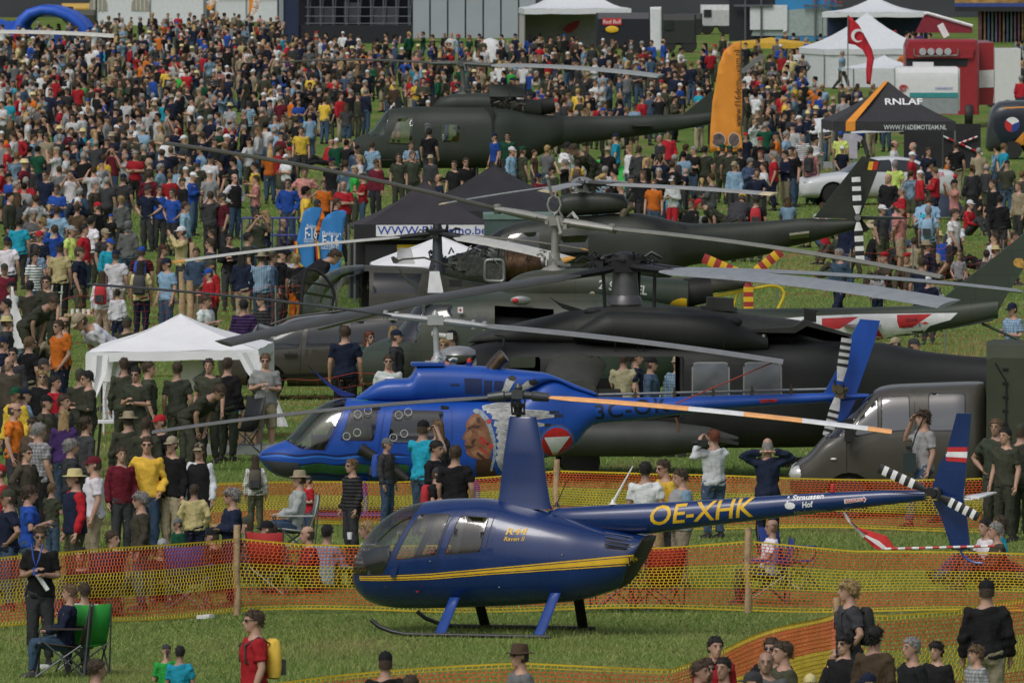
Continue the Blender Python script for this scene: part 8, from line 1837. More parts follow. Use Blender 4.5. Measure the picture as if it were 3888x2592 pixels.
# ---------------------------------------------------------------- people placed one by one: crop, head-top x, y, height, facing, top, bottom, head, pose, extras
LIST = '''
7 275 500 1.82 0 k d sB fr g
7 395 895 1.2 -92 nL e sd sc
7 560 885 1.18 -165 w d sB sc
7 1735 1075 1.84 -75 r d sB st g
7 665 1412 1.62 120 d e sB st
7 1140 1308 1.2 190 G e ad re
7 1232 1320 1.24 170 t e sk re
7 960 265 1.66 -80 hL e bg st g
7 1330 213 1.32 175 YL n sB po
7 1585 238 1.68 -75 nL n bg cr g
7 1748 12 1.22 178 wLC v lB st
7 2110 150 1.14 -70 r e cd fr
7 1975 122 1.3 -85 lL e hs sc
7 2070 490 .98 -80 mL d zB sg
7 1790 455 1.0 -85 nL d ck sg g
7 1862 474 .92 180 g d sB sg
7 1655 428 .98 -100 vL d cV sg
7 510 113 1.78 -70 rLVn v hY st
7 640 22 1.76 -80 w s cm st g
7 835 95 1.3 175 gL e sB po
7 55 248 1.7 -75 n e cV hp
7 -5 75 1.7 -70 rC d cr st
7 540 640 .98 -20 kL d sk sg
7 1110 580 .92 0 kL d cl sg
7 730 640 .96 -160 vL d lB sg
7 1215 445 1.15 -60 fL n cg st
7 1420 505 .95 -100 kL n ck sg
4 1005 1440 1.8 0 yL e sB po g
4 1175 1438 1.8 -35 kL s cs st g
4 1362 1485 1.7 -15 wLVk e cs st gF
4 270 1345 1.8 125 lC k sg st
4 440 1255 1.68 170 uL e ly st F
4 100 1208 1.74 70 o d zB st g
4 600 988 1.82 -75 VL V sk fr g
4 290 985 1.7 0 kL d ly st gF
4 880 1272 1.75 180 VL V hs st
4 1095 1290 1.72 -60 k d cr st
4 1000 1308 1.7 170 VL V sB st
4 830 1510 1.66 20 mL d sB st
4 590 1305 1.72 120 dL d bB st
4 490 1455 1.7 100 dL n bg st
4 225 1310 1.72 -30 BL d bB st
4 320 1155 1.75 60 hL d ck st
4 440 1150 1.74 60 dL d sB st
4 380 1020 1.74 60 rL d sk st
4 105 1100 1.74 -40 yL d cf st
4 170 1105 1.72 90 c d cn st
4 300 905 1.75 80 dL d cd st
4 60 890 1.74 -30 hL d zB st
4 90 830 1.74 -20 dL d sk st g
4 20 755 1.76 90 n d cn st g
4 400 640 1.82 -55 o n sB po g
4 430 618 1.8 -70 o n zB st
4 320 340 1.8 -20 V V sk st g
4 205 372 1.78 170 V V sk st
4 545 140 1.84 75 n vH ch st
4 1140 218 1.78 -50 c e cn st
4 795 160 1.8 160 w s cn st
4 970 138 1.76 170 mS d cb st
4 965 235 1.7 170 Y n lk st F
4 700 305 1.62 170 wL s lB st F
4 805 430 1.3 175 wL n sk st
4 1115 125 1.72 70 BL k cm st F
4 1240 0 1.82 -75 YL d cw ph
4 880 -40 1.78 165 gL e og st
4 1445 232 1.8 -60 rL d cV st
4 1430 288 1.66 -70 rL d cb fr
4 1410 470 1.72 60 w d sB fr
4 1670 500 1.76 170 uLS d sk st
4 1790 465 1.74 -60 dLS d sB st g
4 1570 48 1.8 0 kL d sk fr g
4 1700 42 1.84 100 V V sk st
4 1790 175 1.76 170 cLC e hs st
4 1860 180 1.74 100 eL d sB st
4 2030 188 1.7 180 k o by st F
4 2100 195 1.76 110 k d sB be
4 1925 155 1.72 60 kL d ck st
4 1970 160 1.7 0 wL d ck st
4 740 630 1.76 -60 w d cs be g
4 870 620 1.74 170 hL d cV st
4 235 178 1.68 40 wS e lk st F
4 410 115 1.78 170 Y k cn st
4 490 -5 1.76 60 a d cl st
4 720 15 1.78 40 d d cs st
4 755 82 1.74 30 tL d cb st
4 270 32 1.76 -30 n d cr st
4 250 125 1.74 160 cC d cd st
4 50 72 1.72 175 w d cn st
4 130 -60 1.74 170 t d sk st
4 30 255 1.7 0 m d cV st
4 215 505 1.55 60 V V sB be
4 930 960 1.8 -20 V V sk fr g
4 1020 925 1.8 90 V V sB st
4 850 900 1.8 180 VL V sB st
4 1330 1115 1.4 60 V V sB be g
4 1430 905 1.82 -10 V V sB st
4 1560 900 1.8 150 kL V sB st
4 1215 930 1.78 170 V V sB st
4 1815 868 1.78 0 l sH sd fr g
4 550 975 1.78 160 VL V cV st
5 20 680 1.86 178 n k sB st X
5 185 718 1.68 40 fL d lr st gF
5 350 683 1.7 160 pL d ly st F
5 370 708 1.78 80 dL k cn st
5 575 672 1.82 180 kL k sB st
5 315 878 1.74 0 wL d sB st g
5 745 712 1.76 -85 n d ck ph
5 690 770 1.68 0 pL d ly st gF
5 805 695 1.74 90 w d cr st
5 880 685 1.74 40 k d sk st g
5 2115 893 1.76 80 eL d ck st
5 2290 885 1.78 -20 cLC s cs st g
5 1925 860 1.78 170 s d sB st
5 2010 850 1.8 90 n d sB st
8 62 38 1.5 -60 dLS d sd st g
5 305 1450 1.42 60 dL e cg st
5 555 1328 1.8 150 t e ck ph
5 650 1325 1.7 -140 dL d ld st F
5 640 1465 1.76 60 kL d sk fr
5 775 1500 1.76 170 k d sB st
8 650 98 1.42 70 k d cd fr
8 130 458 .98 -75 wLS d ly sg F
8 295 1360 1.76 178 kL d ck st
8 470 1522 1.6 170 k d sB st
8 1212 1315 1.76 -65 gL d hB st g
8 2075 58 1.76 170 w g sk st
8 2200 42 1.78 -60 yL d sB fr g
9 -5 105 1.74 -70 cLVl s sB fr
6 218 1393 1.68 -150 wL e sr ph
6 588 1448 1.76 180 nL n zg bh
9 545 452 1.2 -85 w d zd sc
6 1650 1258 1.86 -60 l e bB ea
6 2150 1318 1.82 -20 V V sd hp
6 2215 1380 1.76 -40 V V sk st
6 2325 1352 1.8 160 V V cV st
6 2400 1300 1.8 30 V V sk st
9 1995 425 .98 -70 t e sB sl
9 2050 440 .96 -60 wL d sk sg
9 2115 465 .98 -80 hL d sg sg
9 2335 472 .95 -80 nL d sB sl g
9 1140 870 1.82 -75 d d by po
9 2088 870 1.84 178 kL s ck st X
9 232 1256 1.74 20 r d sk st
9 172 1405 1.72 30 g d sB st g
9 285 1400 1.74 -30 VL d sk st
9 615 1265 1.78 -20 k d sB st g
9 690 1290 1.76 -70 vL d sB st
9 575 1362 1.7 0 g d zy st
9 485 1498 1.72 -80 d d cd st
9 880 1515 1.62 180 v d cY st
9 1275 1508 1.6 -60 b d cn st
9 1322 1190 1.74 150 BL d bk st
9 1572 1260 1.78 -60 k d sg st
9 1742 1290 1.5 -30 kL d bk st
9 2012 1315 1.46 -60 lLC d bd st
9 1050 1240 1.34 -40 kL d bk sc g
9 130 1425 1.7 60 r d sB st
6 1085 152 1.8 -50 eL n sg wk
6 1372 175 .98 -60 V V er sg
6 1535 178 .98 -20 V V er sg
6 1645 213 1.75 170 n d sB st
6 1340 300 1.25 175 lL n lB st
6 1860 -120 1.8 60 w dH sB wk
6 1500 -150 1.78 70 p sH cr bb
6 1690 -140 1.78 170 c hH sg st
6 1075 85 1.0 -60 VL V cl sl
6 1225 0 1.0 -80 kL e sB sl
6 2265 523 1.78 -50 cC s cn fr g
6 1460 760 1.74 -70 l d cs st g
6 1592 768 1.74 60 d d cd st
6 1690 335 1.5 180 nL d cw st
6 1760 410 1.0 180 lL d og st
3 710 1030 1.78 -60 nL s sk fr
3 360 1105 1.74 -30 cL d cs st
3 470 1080 1.72 20 eL d og fr
3 540 1030 1.78 -30 kL d sr st
3 760 1005 1.8 40 k e sk hp
3 280 990 1.76 170 V V ef st
3 330 1000 1.76 170 V V ef st
3 160 1000 1.78 160 V V sk st
3 400 1015 1.66 0 k d ck st F
3 1415 1190 1.8 -30 kL e zg po
3 1460 1100 1.74 170 a V sg st
3 1690 1010 1.82 20 n s sB st
3 1880 970 1.78 170 kS s sB st
3 1475 1385 1.7 80 p d cr st
3 1670 1380 1.72 170 c d sB be
3 1990 1365 1.0 60 rL d cw sg
3 1870 1480 1.0 -20 w d ck sg
3 2130 1230 1.78 -60 kL d sB st
3 2180 1335 1.74 160 kL d sk st
3 2305 1245 1.76 -50 sL d sd st
3 885 1005 1.76 160 pC e cv st
3 745 1010 1.8 -20 k e sk st
3 510 1340 1.72 175 k d sV st
3 390 1355 1.66 170 dL d cy be
3 40 1360 1.4 -40 kL d lr sc gF
3 250 1385 1.4 -80 V V cr be
3 500 820 1.72 20 wL d py ph F
3 700 770 1.78 60 k d sk st
3 1090 900 1.76 160 a d cb st
3 830 920 1.74 170 wS d zg st
2 595 880 1.82 160 k dH sk st
2 800 870 1.78 0 y k sB st
2 845 862 1.8 0 k d sB st g
2 765 1100 1.78 -20 k d sB st g
2 845 1080 1.82 10 k d sB st g
2 385 1050 1.78 0 V V sB st g
2 480 1035 1.82 20 V V sd st
2 230 1090 1.78 -30 mL d cB st
2 115 1060 1.72 -80 w e py st F
2 205 970 1.72 160 cC e sB st
2 470 965 1.78 20 cC e sB fr
2 1160 1005 1.78 60 cL s cw st
2 1220 1115 1.25 -20 nL n ck st
2 1235 1005 1.78 120 V V ef st
2 1590 855 1.82 -75 e d sB ph
2 1660 1000 1.8 -60 wL d sk be
2 1700 1010 1.8 -50 VL V sB be
2 1870 915 1.82 -100 t d cn st
2 1960 995 1.7 -70 wL e ly st F
2 2030 1000 1.8 170 dL d sB st
2 2230 895 1.8 -10 rL d sk st
2 2170 925 1.8 -60 d e zd st
2 2165 1150 1.8 -10 kL e sw po
2 2260 1205 1.7 -30 wL r cw fr F
2 2055 1170 1.74 -20 kL d ld st F
2 1040 910 1.78 -60 b d cn st
2 1130 905 1.78 -10 fC d sk st g
2 1435 1140 1.7 -60 V V ck st
2 1610 1095 1.45 170 y d bB st
2 1520 1090 1.6 -90 k d sg ph
1 1745 1110 1.8 -75 y e sk fr
1 1750 1200 1.7 -80 pC d sB cr F
1 1605 1190 1.8 40 wLVk e zB hp g
1 1970 1225 1.8 -10 bL e sB po g
1 2085 1150 1.8 0 p d sB hp
1 2215 1235 1.68 -10 o k sB st F
1 2350 1240 1.76 -10 r d zB cr
1 2270 1075 1.8 -30 k d cn st
1 1440 1310 1.76 178 d d sB ph
1 1520 1320 1.72 -60 mS d cd st g
1 1270 1380 1.78 80 cL d sB st
1 1180 1290 1.78 -40 b d sB hp g
1 1090 1270 1.76 20 wLVb d sB st g
1 1010 1265 1.78 -30 n d cd hp g
1 845 1190 1.8 160 d e cn st
1 1020 1170 1.78 170 mL B sB st
1 830 1340 1.66 175 gL d by st F
1 480 1165 1.8 0 w e sB ph g
1 390 1265 1.76 -20 b d sB fr g
1 310 1170 1.78 -30 n d sB st g
1 650 1240 1.8 60 hL s sg st
1 1355 1095 1.78 175 V V cb st
1 1290 1060 1.8 0 V V sk st
1 2060 870 1.76 0 y d sB st
1 1700 690 1.78 170 cS k cd st
1 1575 705 1.78 150 l s hY st
1 1955 1490 1.0 80 hL d zd sg
'''
EXTRA_TH = []
def parse():
 for ln in LIST.strip().split('\n'):
  t = ln.split(); c = int(t[0]); x, y, H, fa = float(t[1]), float(t[2]), float(t[3]), float(t[4]); ex = t[9] if len(t) > 9 else ''
  ps = t[8]
  if ps == 're': ps = 'fr'
  fx, fy = F(c, x, y); d = FPX * (CAM_H - H) / (fy - 1296 + FPX * math.tan(TILT)); p = at('F', fx, fy, d)
  yield p.x, p.y, H, fa, t[5], t[6], t[7], ps, ex
taken = []
NAMED = []
for a in parse():
 r = person(*a); NAMED.append(r)
 px, py = proj((a[0], a[1], a[2])); taken.append((px, py, FPX / a[1]))
# ---------------------------------------------------------------- the rest of the crowd, sampled over the zones the photograph shows full of people
ZONES = [([(0, 48), (220, 42), (262, 27), (500, 25), (640, 34), (645, 72), (835, 95), (835, 225), (720, 262), (650, 330), (600, 380), (560, 350), (480, 395), (420, 440), (330, 440), (280, 480), (200, 520), (130, 590), (60, 660), (0, 700)], 1.0, 'a'),
   ([(0, 690), (60, 670), (120, 770), (185, 830), (200, 930), (150, 1010), (0, 1040)], .8, 'a'), ([(0, 1040), (160, 1000), (230, 1060), (120, 1130), (60, 1120), (0, 1130)], .7, 'a'),
   ([(640, 72), (1205, 72), (1640, 95), (1640, 240), (1450, 262), (1250, 262), (1150, 225), (1010, 230), (860, 235), (830, 200)], .75, 'a'),
   ([(820, 300), (870, 350), (1250, 330), (1640, 320), (1640, 400), (1450, 420), (1180, 420), (1050, 390), (860, 400), (820, 350)], .55, 'a'),
   ([(1705, 110), (1850, 120), (1880, 190), (2050, 190), (2045, 235), (1950, 270), (1880, 300), (1870, 340), (1790, 380), (1700, 400)], .95, 'a'),
   ([(1880, 325), (2090, 320), (2352, 330), (2352, 420), (2200, 420), (2100, 400), (1880, 390)], .55, 'a'), ([(1640, 240), (1705, 250), (1705, 420), (1640, 420)], .35, 'a'),
   ([(2020, 430), (2352, 420), (2352, 560), (2200, 600), (2000, 560), (1600, 520), (1600, 470)], .3, 's'), ([(640, 330), (840, 300), (870, 440), (760, 470), (640, 430)], .5, 'a'),
   ([(2180, 90), (2352, 90), (2352, 200), (2300, 180), (2240, 150)], .5, 'a'), ([(1640, 70), (2130, 62), (2130, 110), (1850, 120), (1640, 110)], .5, 'a'),
   ([(220, 500), (640, 470), (700, 560), (520, 640), (420, 590), (300, 600)], .3, 'a'), ([(1000, 380), (1640, 390), (1640, 440), (1300, 470), (1000, 440)], .35, 's'), ([(0, 1200), (520, 1200), (520, 1240), (0, 1255)], .75, 'S'), ([(560, 1190), (760, 1190), (760, 1228), (560, 1228)], .6, 'S'), ([(1480, 1185), (1620, 1185), (1620, 1220), (1480, 1220)], .7, 'S')]
TOPS = ['k'] * 11 + ['kL'] * 8 + ['n'] * 8 + ['nL'] * 7 + ['d'] * 6 + ['dL'] * 5 + ['g'] * 4 + ['gL'] * 3 + ['V'] * 4 + ['VL'] * 5 + ['w'] * 8 + ['wL'] * 3 + ['r'] * 4 + ['rL'] * 4 + ['m'] * 2 + ['c'] * 4 + ['cLC'] * 3 + ['cS'] * 1 + ['b'] * 3 + ['bL'] * 2 + ['t'] * 2 + ['s'] * 4 + ['hL'] * 4 + ['o'] * 2 + ['y', 'Y'] + ['G', 'f', 'fL'] + ['p', 'u'] + ['rC', 'lC', 'eL', 'e', 'eL', 'wS', 'nS', 'wLVk', 'B', 'BL', 'l', 'l', 'lL']
BOTS = ['e'] * 8 + ['d'] * 6 + ['k'] * 5 + ['n'] * 3 + ['s'] * 4 + ['V'] * 3 + ['sH', 'eH', 'vH', 'h', 'h']
HDS = ['sB'] * 9 + ['sk'] * 7 + ['sd'] * 4 + ['sg'] * 4 + ['zg'] * 2 + ['zB'] * 2 + ['by', 'bB', 'bk', 'bg'] + ['ly', 'lB', 'lk', 'pB', 'py', 'ld'] + ['ck'] * 3 + ['cn'] * 3 + ['cw'] * 3 + ['cr', 'cd', 'cs', 'cV', 'hs', 'hY', 'cb']
PS = ['st'] * 8 + ['fr'] * 5 + ['po'] * 4 + ['cr'] * 3 + ['ph'] * 3 + ['hp', 'bb', 'wk']
def sample():
 q = random.Random(17); out = []
 for P, dens, kind in ZONES:
  y = min(p[1] for p in P); y1 = max(p[1] for p in P)
  while y < y1:
   s = 0.0938 * (y + 339 + 120); x = min(p[0] for p in P) - q.uniform(0, .4) * s; x1 = max(p[0] for p in P)
   while x < x1:
    X, Y = x + q.uniform(-.2, .2) * s, y + q.uniform(-.16, .16) * s
    if pip(X, Y, P) and q.random() < dens * (1.0 if math.sin(X * .021 + 1.3 * math.sin(Y * .03)) * math.sin(Y * .047 + X * .008) > -.35 else .5):
     seat = kind == 'S' or (kind == 's' and q.random() < .75) or q.random() < .03
     H = q.uniform(.9, 1.02) if seat else (q.gauss(1.74, .07) if q.random() > .08 else q.uniform(1.15, 1.5))
     fx, fy = F('D', X, Y); d = FPX * (CAM_H - H) / (fy - 1296 + FPX * math.tan(TILT)); sF = FPX / d
     if not any(abs(px - fx) < .2 * sF and abs(py - fy) < .13 * sF for px, py, _ in taken[-250:]) and not any(abs(px - fx) < .3 * sF and abs(py - fy) < .3 * sF for px, py, _ in taken[:len(NAMED)]):
      p = at('F', fx, fy, d); base = q.choice([0, 60, -60, 120, -120, 170, 180, 160, -160, -80, 80, -90, 150]); ok = True
      taken.append((fx, fy, sF)); hd = q.choice(HDS); fem = hd[0] in 'lp'
      out.append((p.x, p.y, H, base + q.uniform(-20, 20), q.choice(TOPS), q.choice(BOTS), hd, ('sg' if q.random() < .7 else 'sl') if seat else q.choice(PS), ('F' if fem else '') + ('g' if q.random() < .3 else '')))
    x += .36 * s
   y += .2 * s
 return out
# spots that stand inside helicopters, vehicles or tents are left free
BLOCK = []
for o in list(COL.objects):
 if o.parent is None and o.get('category') in ('helicopter', 'car', 'van', 'truck', 'caravan', 'trailer', 'stage', 'wall', 'backdrop', 'stall', 'ride'):
  c0 = [(o.matrix_basis @ (ch.matrix_basis @ Vector(b))) for ch in o.children if ch.name.split('.')[0] in ('fuselage', 'body', 'box_body', 'cab', 'shell', 'canvas_cover', 'deck', 'panel', 'trailer', 'counter', 'blue_picture', 'dark_panel', 'load_bed') for b in ch.bound_box]
  if c0: BLOCK.append((min(p.x for p in c0) - .25, max(p.x for p in c0) + .25, min(p.y for p in c0) - .3, max(p.y for p in c0) + .3))
pool = [a for a in sample() if not any(b[0] < a[0] < b[1] and b[2] < a[1] < b[3] for b in BLOCK)]
CLEAR = [(1815, 330, 2015, 450, 1), (1160, 440, 1900, 600, 1), (690, 600, 880, 740, 1), (815, 270, 960, 330, .8), (1600, 500, 1800, 560, .7)]
def blocks(a):
 d_ = (a[1], proj((a[0], a[1], a[2])), proj((a[0], a[1], 0)))
 for x0, y0, x1, y1, pr in CLEAR:
  hx, hy, fy = d_[1][0] * .605, d_[1][1] * .605, d_[2][1] * .605
  if x0 - 8 < hx < x1 + 8 and hy < y1 and fy > y1 - 5 and random.Random(int(hx * 7)).random() < pr: return True
 return False
pool = [a for a in pool if not blocks(a)]
pool.sort(key=lambda a: a[1])
NIND = max(0, 300 - len(NAMED))
for a in pool[:NIND]: person(*a)
print('people', len(NAMED), 'pool', len(pool))
# ---------------------------------------------------------------- everyone further back: one crowd
def crowd(items):
 V, T, C = [], [], []; base = 0; q = np.random.RandomState(4)
 for (x, y, H, fa, top, bot, head, pose, ex) in items:
  D_ = POSES[pose]; bs = {'sg': .98, 'sc': 1.34, 'sl': .93, 'be': 1.35}.get(pose, 1.765); k = H / bs; f = R(fa); M = np.array([[math.cos(f), -math.sin(f), 0], [math.sin(f), math.cos(f), 0], [0, 0, 1]]) * k
  sk = q.uniform(.7, 1.1); parts = [('body', D_['body'], .22, np.array([.44, .26, .185]) * sk, None)]
  sl = 'long' if 'L' in top else 'short'; parts.append((sl, D_[sl], .3, np.array(COLS[top[0]][0]) * q.uniform(.6, 1.0), top))
  if 'V' in top[1:]: parts.append(('vest', D_['vest'], .4, np.array(COLS[top[-1]][0]), None))
  tr = 'shorts' if 'H' in bot else 'trousers'; parts.append((tr, D_[tr], .3, np.array(COLS[bot[0]][0]) * q.uniform(.75, 1.15), None)); parts.append(('shoeL', D_['shoeL'], 1, np.array([.02] * 3), None)); parts.append(('shoeR', D_['shoeR'], 1, np.array([.02] * 3), None))
  hn = {'s': 'short', 'b': 'bushy', 'l': 'long', 'p': 'ponytail', 'z': 'balding', 'c': 'cap', 'h': 'hat'}[head[0]]; parts.append(('H' + hn, HEADS[hn], .6, np.array(COLS[head[1]][0] if head[0] in 'ch' else HAIR[head[1]]), None))
  if 'g' in ex: parts.append(('Hsunglasses', HEADS['sunglasses'], .5, np.array([.01] * 3), None))
  for nm, me, ra, col, pt in parts:
   v, t = LOW[(pose if nm[0] != 'H' else '') + nm]
   if nm[0] == 'H': hc, HM = D_['H']; v = v @ np.array(HM).T + np.array(hc)
   c = np.repeat(col[None], len(v), 0)
   if pt and ('S' in pt[1:] or 'C' in pt[1:]): c = c * np.where(np.sin(v[:, 2] * 60) > .1, 1, .35)[:, None]
   c = c * (1 + .12 * np.sin(v[:, 2:3] * 31 + v[:, 0:1] * 17))
   V.append(v @ M.T + np.array([x, y, 0])); T.append(t + base); C.append(c); base += len(v)
 V = np.concatenate(V); T = np.concatenate(T); C = np.concatenate(C); n = len(T)
 me = bpy.data.meshes.new('crowd'); me.vertices.add(len(V)); me.vertices.foreach_set('co', V.ravel()); me.loops.add(n * 3); me.loops.foreach_set('vertex_index', T.ravel()); me.polygons.add(n); me.polygons.foreach_set('loop_start', np.arange(0, n * 3, 3)); me.polygons.foreach_set('use_smooth', np.ones(n, bool)); me.update(); me.validate()
 ca = me.color_attributes.new('tint', 'FLOAT_COLOR', 'POINT'); ca.data.foreach_set('color', np.concatenate([np.clip(C, 0, 1), np.ones((len(C), 1))], 1).ravel())
 o = obj('crowd', me, vcol_mat('crowd_colours', 'tint', .85)); o['kind'] = 'stuff'; tag(o, 'dense far crowd of standing visitors in mixed clothing filling the airfield', 'crowd'); print('crowd tris', n)
crowd(pool[NIND:])
# ---------------------------------------------------------------- camp chairs, tables, backpacks
def camp_chair(label, x, y, face, m, k=1.0, sit=True):
 root = thing('camp_chair', label, 'chair', (x, y, 0), R(face), 'folding camp chairs'); ST_ = mat('chair_tube', (.1, .11, .12), .4, .5)
 seat = MB(); seat.loft([[(-.25, -.22, .46), (-.25, .26, .40)], [(-.1, -.22, .43), (-.1, .26, .37)], [(.1, -.22, .43), (.1, .26, .37)], [(.25, -.22, .46), (.25, .26, .40)]], False, False); o = seat.build('seat', m, root); o.modifiers.new('t', 'SOLIDIFY').thickness = .015
 b = MB(); b.loft([[(-.26, .27, .40), (-.28, .36, .65), (-.29, .42, .92)], [(0, .3, .38), (0, .4, .65), (0, .45, .9)], [(.26, .27, .40), (.28, .36, .65), (.29, .42, .92)]], False, False); o = b.build('backrest', m, root); o.modifiers.new('t', 'SOLIDIFY').thickness = .015
 for s_ in (-1, 1):
  for p in ([(s_ * .28, -.28, .02), (s_ * .26, .3, .42)], [(s_ * .28, .34, .02), (s_ * .28, -.22, .5), (s_ * .28, -.24, .62)], [(s_ * .28, .34, .02), (s_ * .29, .42, .95)], [(s_ * .28, -.28, .02), (-s_ * .26, -.24, .45)], [(s_ * .28, .34, .02), (-s_ * .26, .3, .4)]):
   mb = MB(); mb.tube(p, .012, 6); mb.build('leg', ST_, root)
  mb = MB(); mb.box((s_ * .29, .05, .63), (.07, .55, .02)); mb.build('arm_rest', m, root)
 root.scale = (k, k, k); return root
def backpack(label, r, col, m2=None):
 x, y, H, f = r
 root = thing('backpack', label, 'backpack', (x, y, 0), R(f)); k = H / 1.765; root.scale = (k, k, k); M_ = mat('pack_' + col, COLS[col][0], .8, var=.15, scale=6); D2 = mat('pack_dark', (.03, .032, .035), .8)
 rings = []
 for z, a, b in ((1.0, .11, .05), (1.02, .14, .08), (1.15, .15, .1), (1.3, .145, .09), (1.42, .12, .07), (1.45, .08, .04)): rings.append([(a * math.copysign(abs(math.cos(t)) ** .6, math.cos(t)), .22 + b * math.sin(t), z) for t in [2 * math.pi * i / 14 for i in range(14)]])
 mb = MB(); mb.loft(rings); mb.build('main_bag', M_, root); mb = MB(); mb.box((0, .325, 1.13), (.2, .05, .17)); mb.build('pocket', D2, root)
 for s_ in (-1, 1): mb = MB(); mb.tube([(s_ * .11, .16, 1.4), (s_ * .12, .03, 1.475), (s_ * .12, -.13, 1.38), (s_ * .14, -.13, 1.2), (s_ * .15, .1, 1.05)], .018, 6, flat=.5); mb.build('strap', D2, root)
def who(c, x, y):
 fx, fy = F(c, x, y); return min(PEOPLE, key=lambda p: (proj((p[1], p[2], p[3]))[0] - fx) ** 2 + (proj((p[1], p[2], p[3]))[1] - fy) ** 2)
def rec(c, x, y): p = who(c, x, y); return (p[1], p[2], p[3], p[4])
for c, x, y, col, lab in ((7, 1735, 1075, 'y', 'yellow and grey hiking backpack on a man in a red T-shirt'), (7, 1748, 12, 'h', 'brown backpack on a child in a checked shirt'), (8, 650, 98, 'r', 'small red backpack on a boy in a dark cap'), (5, 305, 1450, 'b', 'blue backpack of the boy in the grey cap'), (9, 1140, 870, 'k', 'black backpack of the curly blond man in a grey T-shirt'), (4, 965, 235, 'd', 'dark grey backpack on a person in a pale yellow top'), (4, 970, 138, 'b', 'blue backpack on a striped maroon shirt'), (4, 700, 305, 'r', 'red and black backpack on a long-haired person in white'), (6, 1690, -140, 'c', 'light blue backpack on a person in shorts on the grass'), (3, 1670, 1380, 't', 'turquoise and black backpack near the white car'), (3, 510, 1340, 'r', 'red backpack on a person in black by the parked helicopter tail'), (3, 885, 1005, 'k', 'dark backpack on a pink checked shirt'), (2, 1610, 1095, 'B', 'brown backpack on a yellow shirt'), (4, 5, 5, 'b', '')):
 if lab: backpack(lab, rec(c, x, y), col)
for c, x, y, m_, lab in ((7, 390, 895, mat('chair_brown', (.04, .03, .025), .8), 'brown folding camp chair with a man in a dark hoodie'), (7, 545, 885, mat('chair_green', (.03, .36, .05), .8), 'bright green folding camp chair in the lower left'), (9, 545, 452, mat('chair_blue', (.015, .04, .22), .8), 'royal blue folding camp chair behind the net'), (9, 1050, 1240, mat('chair_navy', (.012, .018, .05), .8), 'dark navy folding camp chair by the bottom right net'), (7, 1975, 122, mat('chair_white', (.4, .41, .4), .6), 'pale garden chair under a man in a straw hat'), (3, 40, 1360, mat('chair_sage', (.3, .34, .28), .7), 'pale green folding chair on the grass before the distant crowd')):
 p = who(c, x, y); f = R(p[4]); k = p[3] / 1.34
 camp_chair(lab, p[1] - math.sin(f) * .02 * k, p[2] + math.cos(f) * .02 * k, p[4], m_, min(1.05, .92 + .1 * k))
g = gp(9, 760, 935); camp_chair('empty royal blue camp chair next to the occupied one', g.x, g.y, 60, MATS['chair_blue'])
g = gp(4, 1520, 1500); camp_chair('blue camp chair standing by the canopy tent', g.x, g.y, 20, mat('chair_mid_blue', (.02, .08, .35), .8))
g = gp(4, 1600, 1560); camp_chair('black reclining garden chair by the canopy tent', g.x, g.y, -60, BLACKM, 1.1)
for cx, cy, fc, nm, lab in ((7, 1130, 60, 'chair_navy', ''),): pass
for (cx, cy, c, fc, mm, lab) in ((640, 1110, 7, -150, 'chair_navy', 'dark camp chair behind the net left of the timber post'), (1880, 965, 7, 160, 'chair_red', 'red camp chair behind the net right of the timber post'), (1860, 1075, 8, 170, 'chair_red', 'red camp chair behind the net below the helicopter tail'), (2150, 1075, 8, 200, 'chair_red', 'bright red camp chair right of the helicopter belly'), (1300, 1065, 7, 170, 'chair_blue', 'blue camp chair behind the net in the left seated group')):
 mat('chair_red', (.36, .02, .02), .8); g = gp(c, cx, cy); camp_chair(lab, g.x, g.y, fc, MATS[mm])
def table(label, c, x, y, L, h, m, n=4):
 g = gp(c, x, y); root = thing('folding_table', label, 'table', g); mb = MB(); mb.box((0, 0, h), (L, .6, .04)); mb.build('table_top', m, root)
 for sx in (-1, 1):
  for sy in (-1, 1): mb = MB(); mb.tube([(sx * L * .42, sy * .24, 0), (sx * L * .36, sy * .2, h)], .018, 6); mb.build('leg', BLACKM, root)
 return g
g = table('wooden beer table with cups and bread on it', 4, 590, 800, .95, .62, WOOD)
for k in range(6): q = random.Random(k); mb = MB(); r_ = .04; mb.lathe([(r_ * .8, 0), (r_, .11), (0, .11)], (0, 0, 0), n=10); o = mb.build('paper_cup', WHITEP); o.location = g + Vector((-.3 + k * .12, q.uniform(-.2, .1), .64)); tag(o, ['Leftmost', 'Second', 'Third', 'Fourth', 'Fifth', 'Rightmost'][k] + ' white cup in the row on the beer table', 'cup', 'cups on the beer table')
mb = MB(); mb.ball((0, 0, .05), (.13, .09, .06)); o = mb.build('bread_loaf', mat('bread', (.4, .24, .1), .9)); o.location = g + Vector((.08, .1, .64)); tag(o, 'brown bread loaf lying on the beer table', 'bread')
g = table('white folding table under the canopy tent', 4, 830, 1590, 1.0, .66, CANV)
mb = MB(); mb.box((0, 0, .2), (.34, .03, .42)); mb.box((0, .1, .02), (.3, .2, .03)); o = mb.build('white_screen', mat('screen_white', (.5, .52, .54), .5)); o.location = g + Vector((-.05, .1, .69)); tag(o, 'white panel propped up on the canopy table', 'panel')
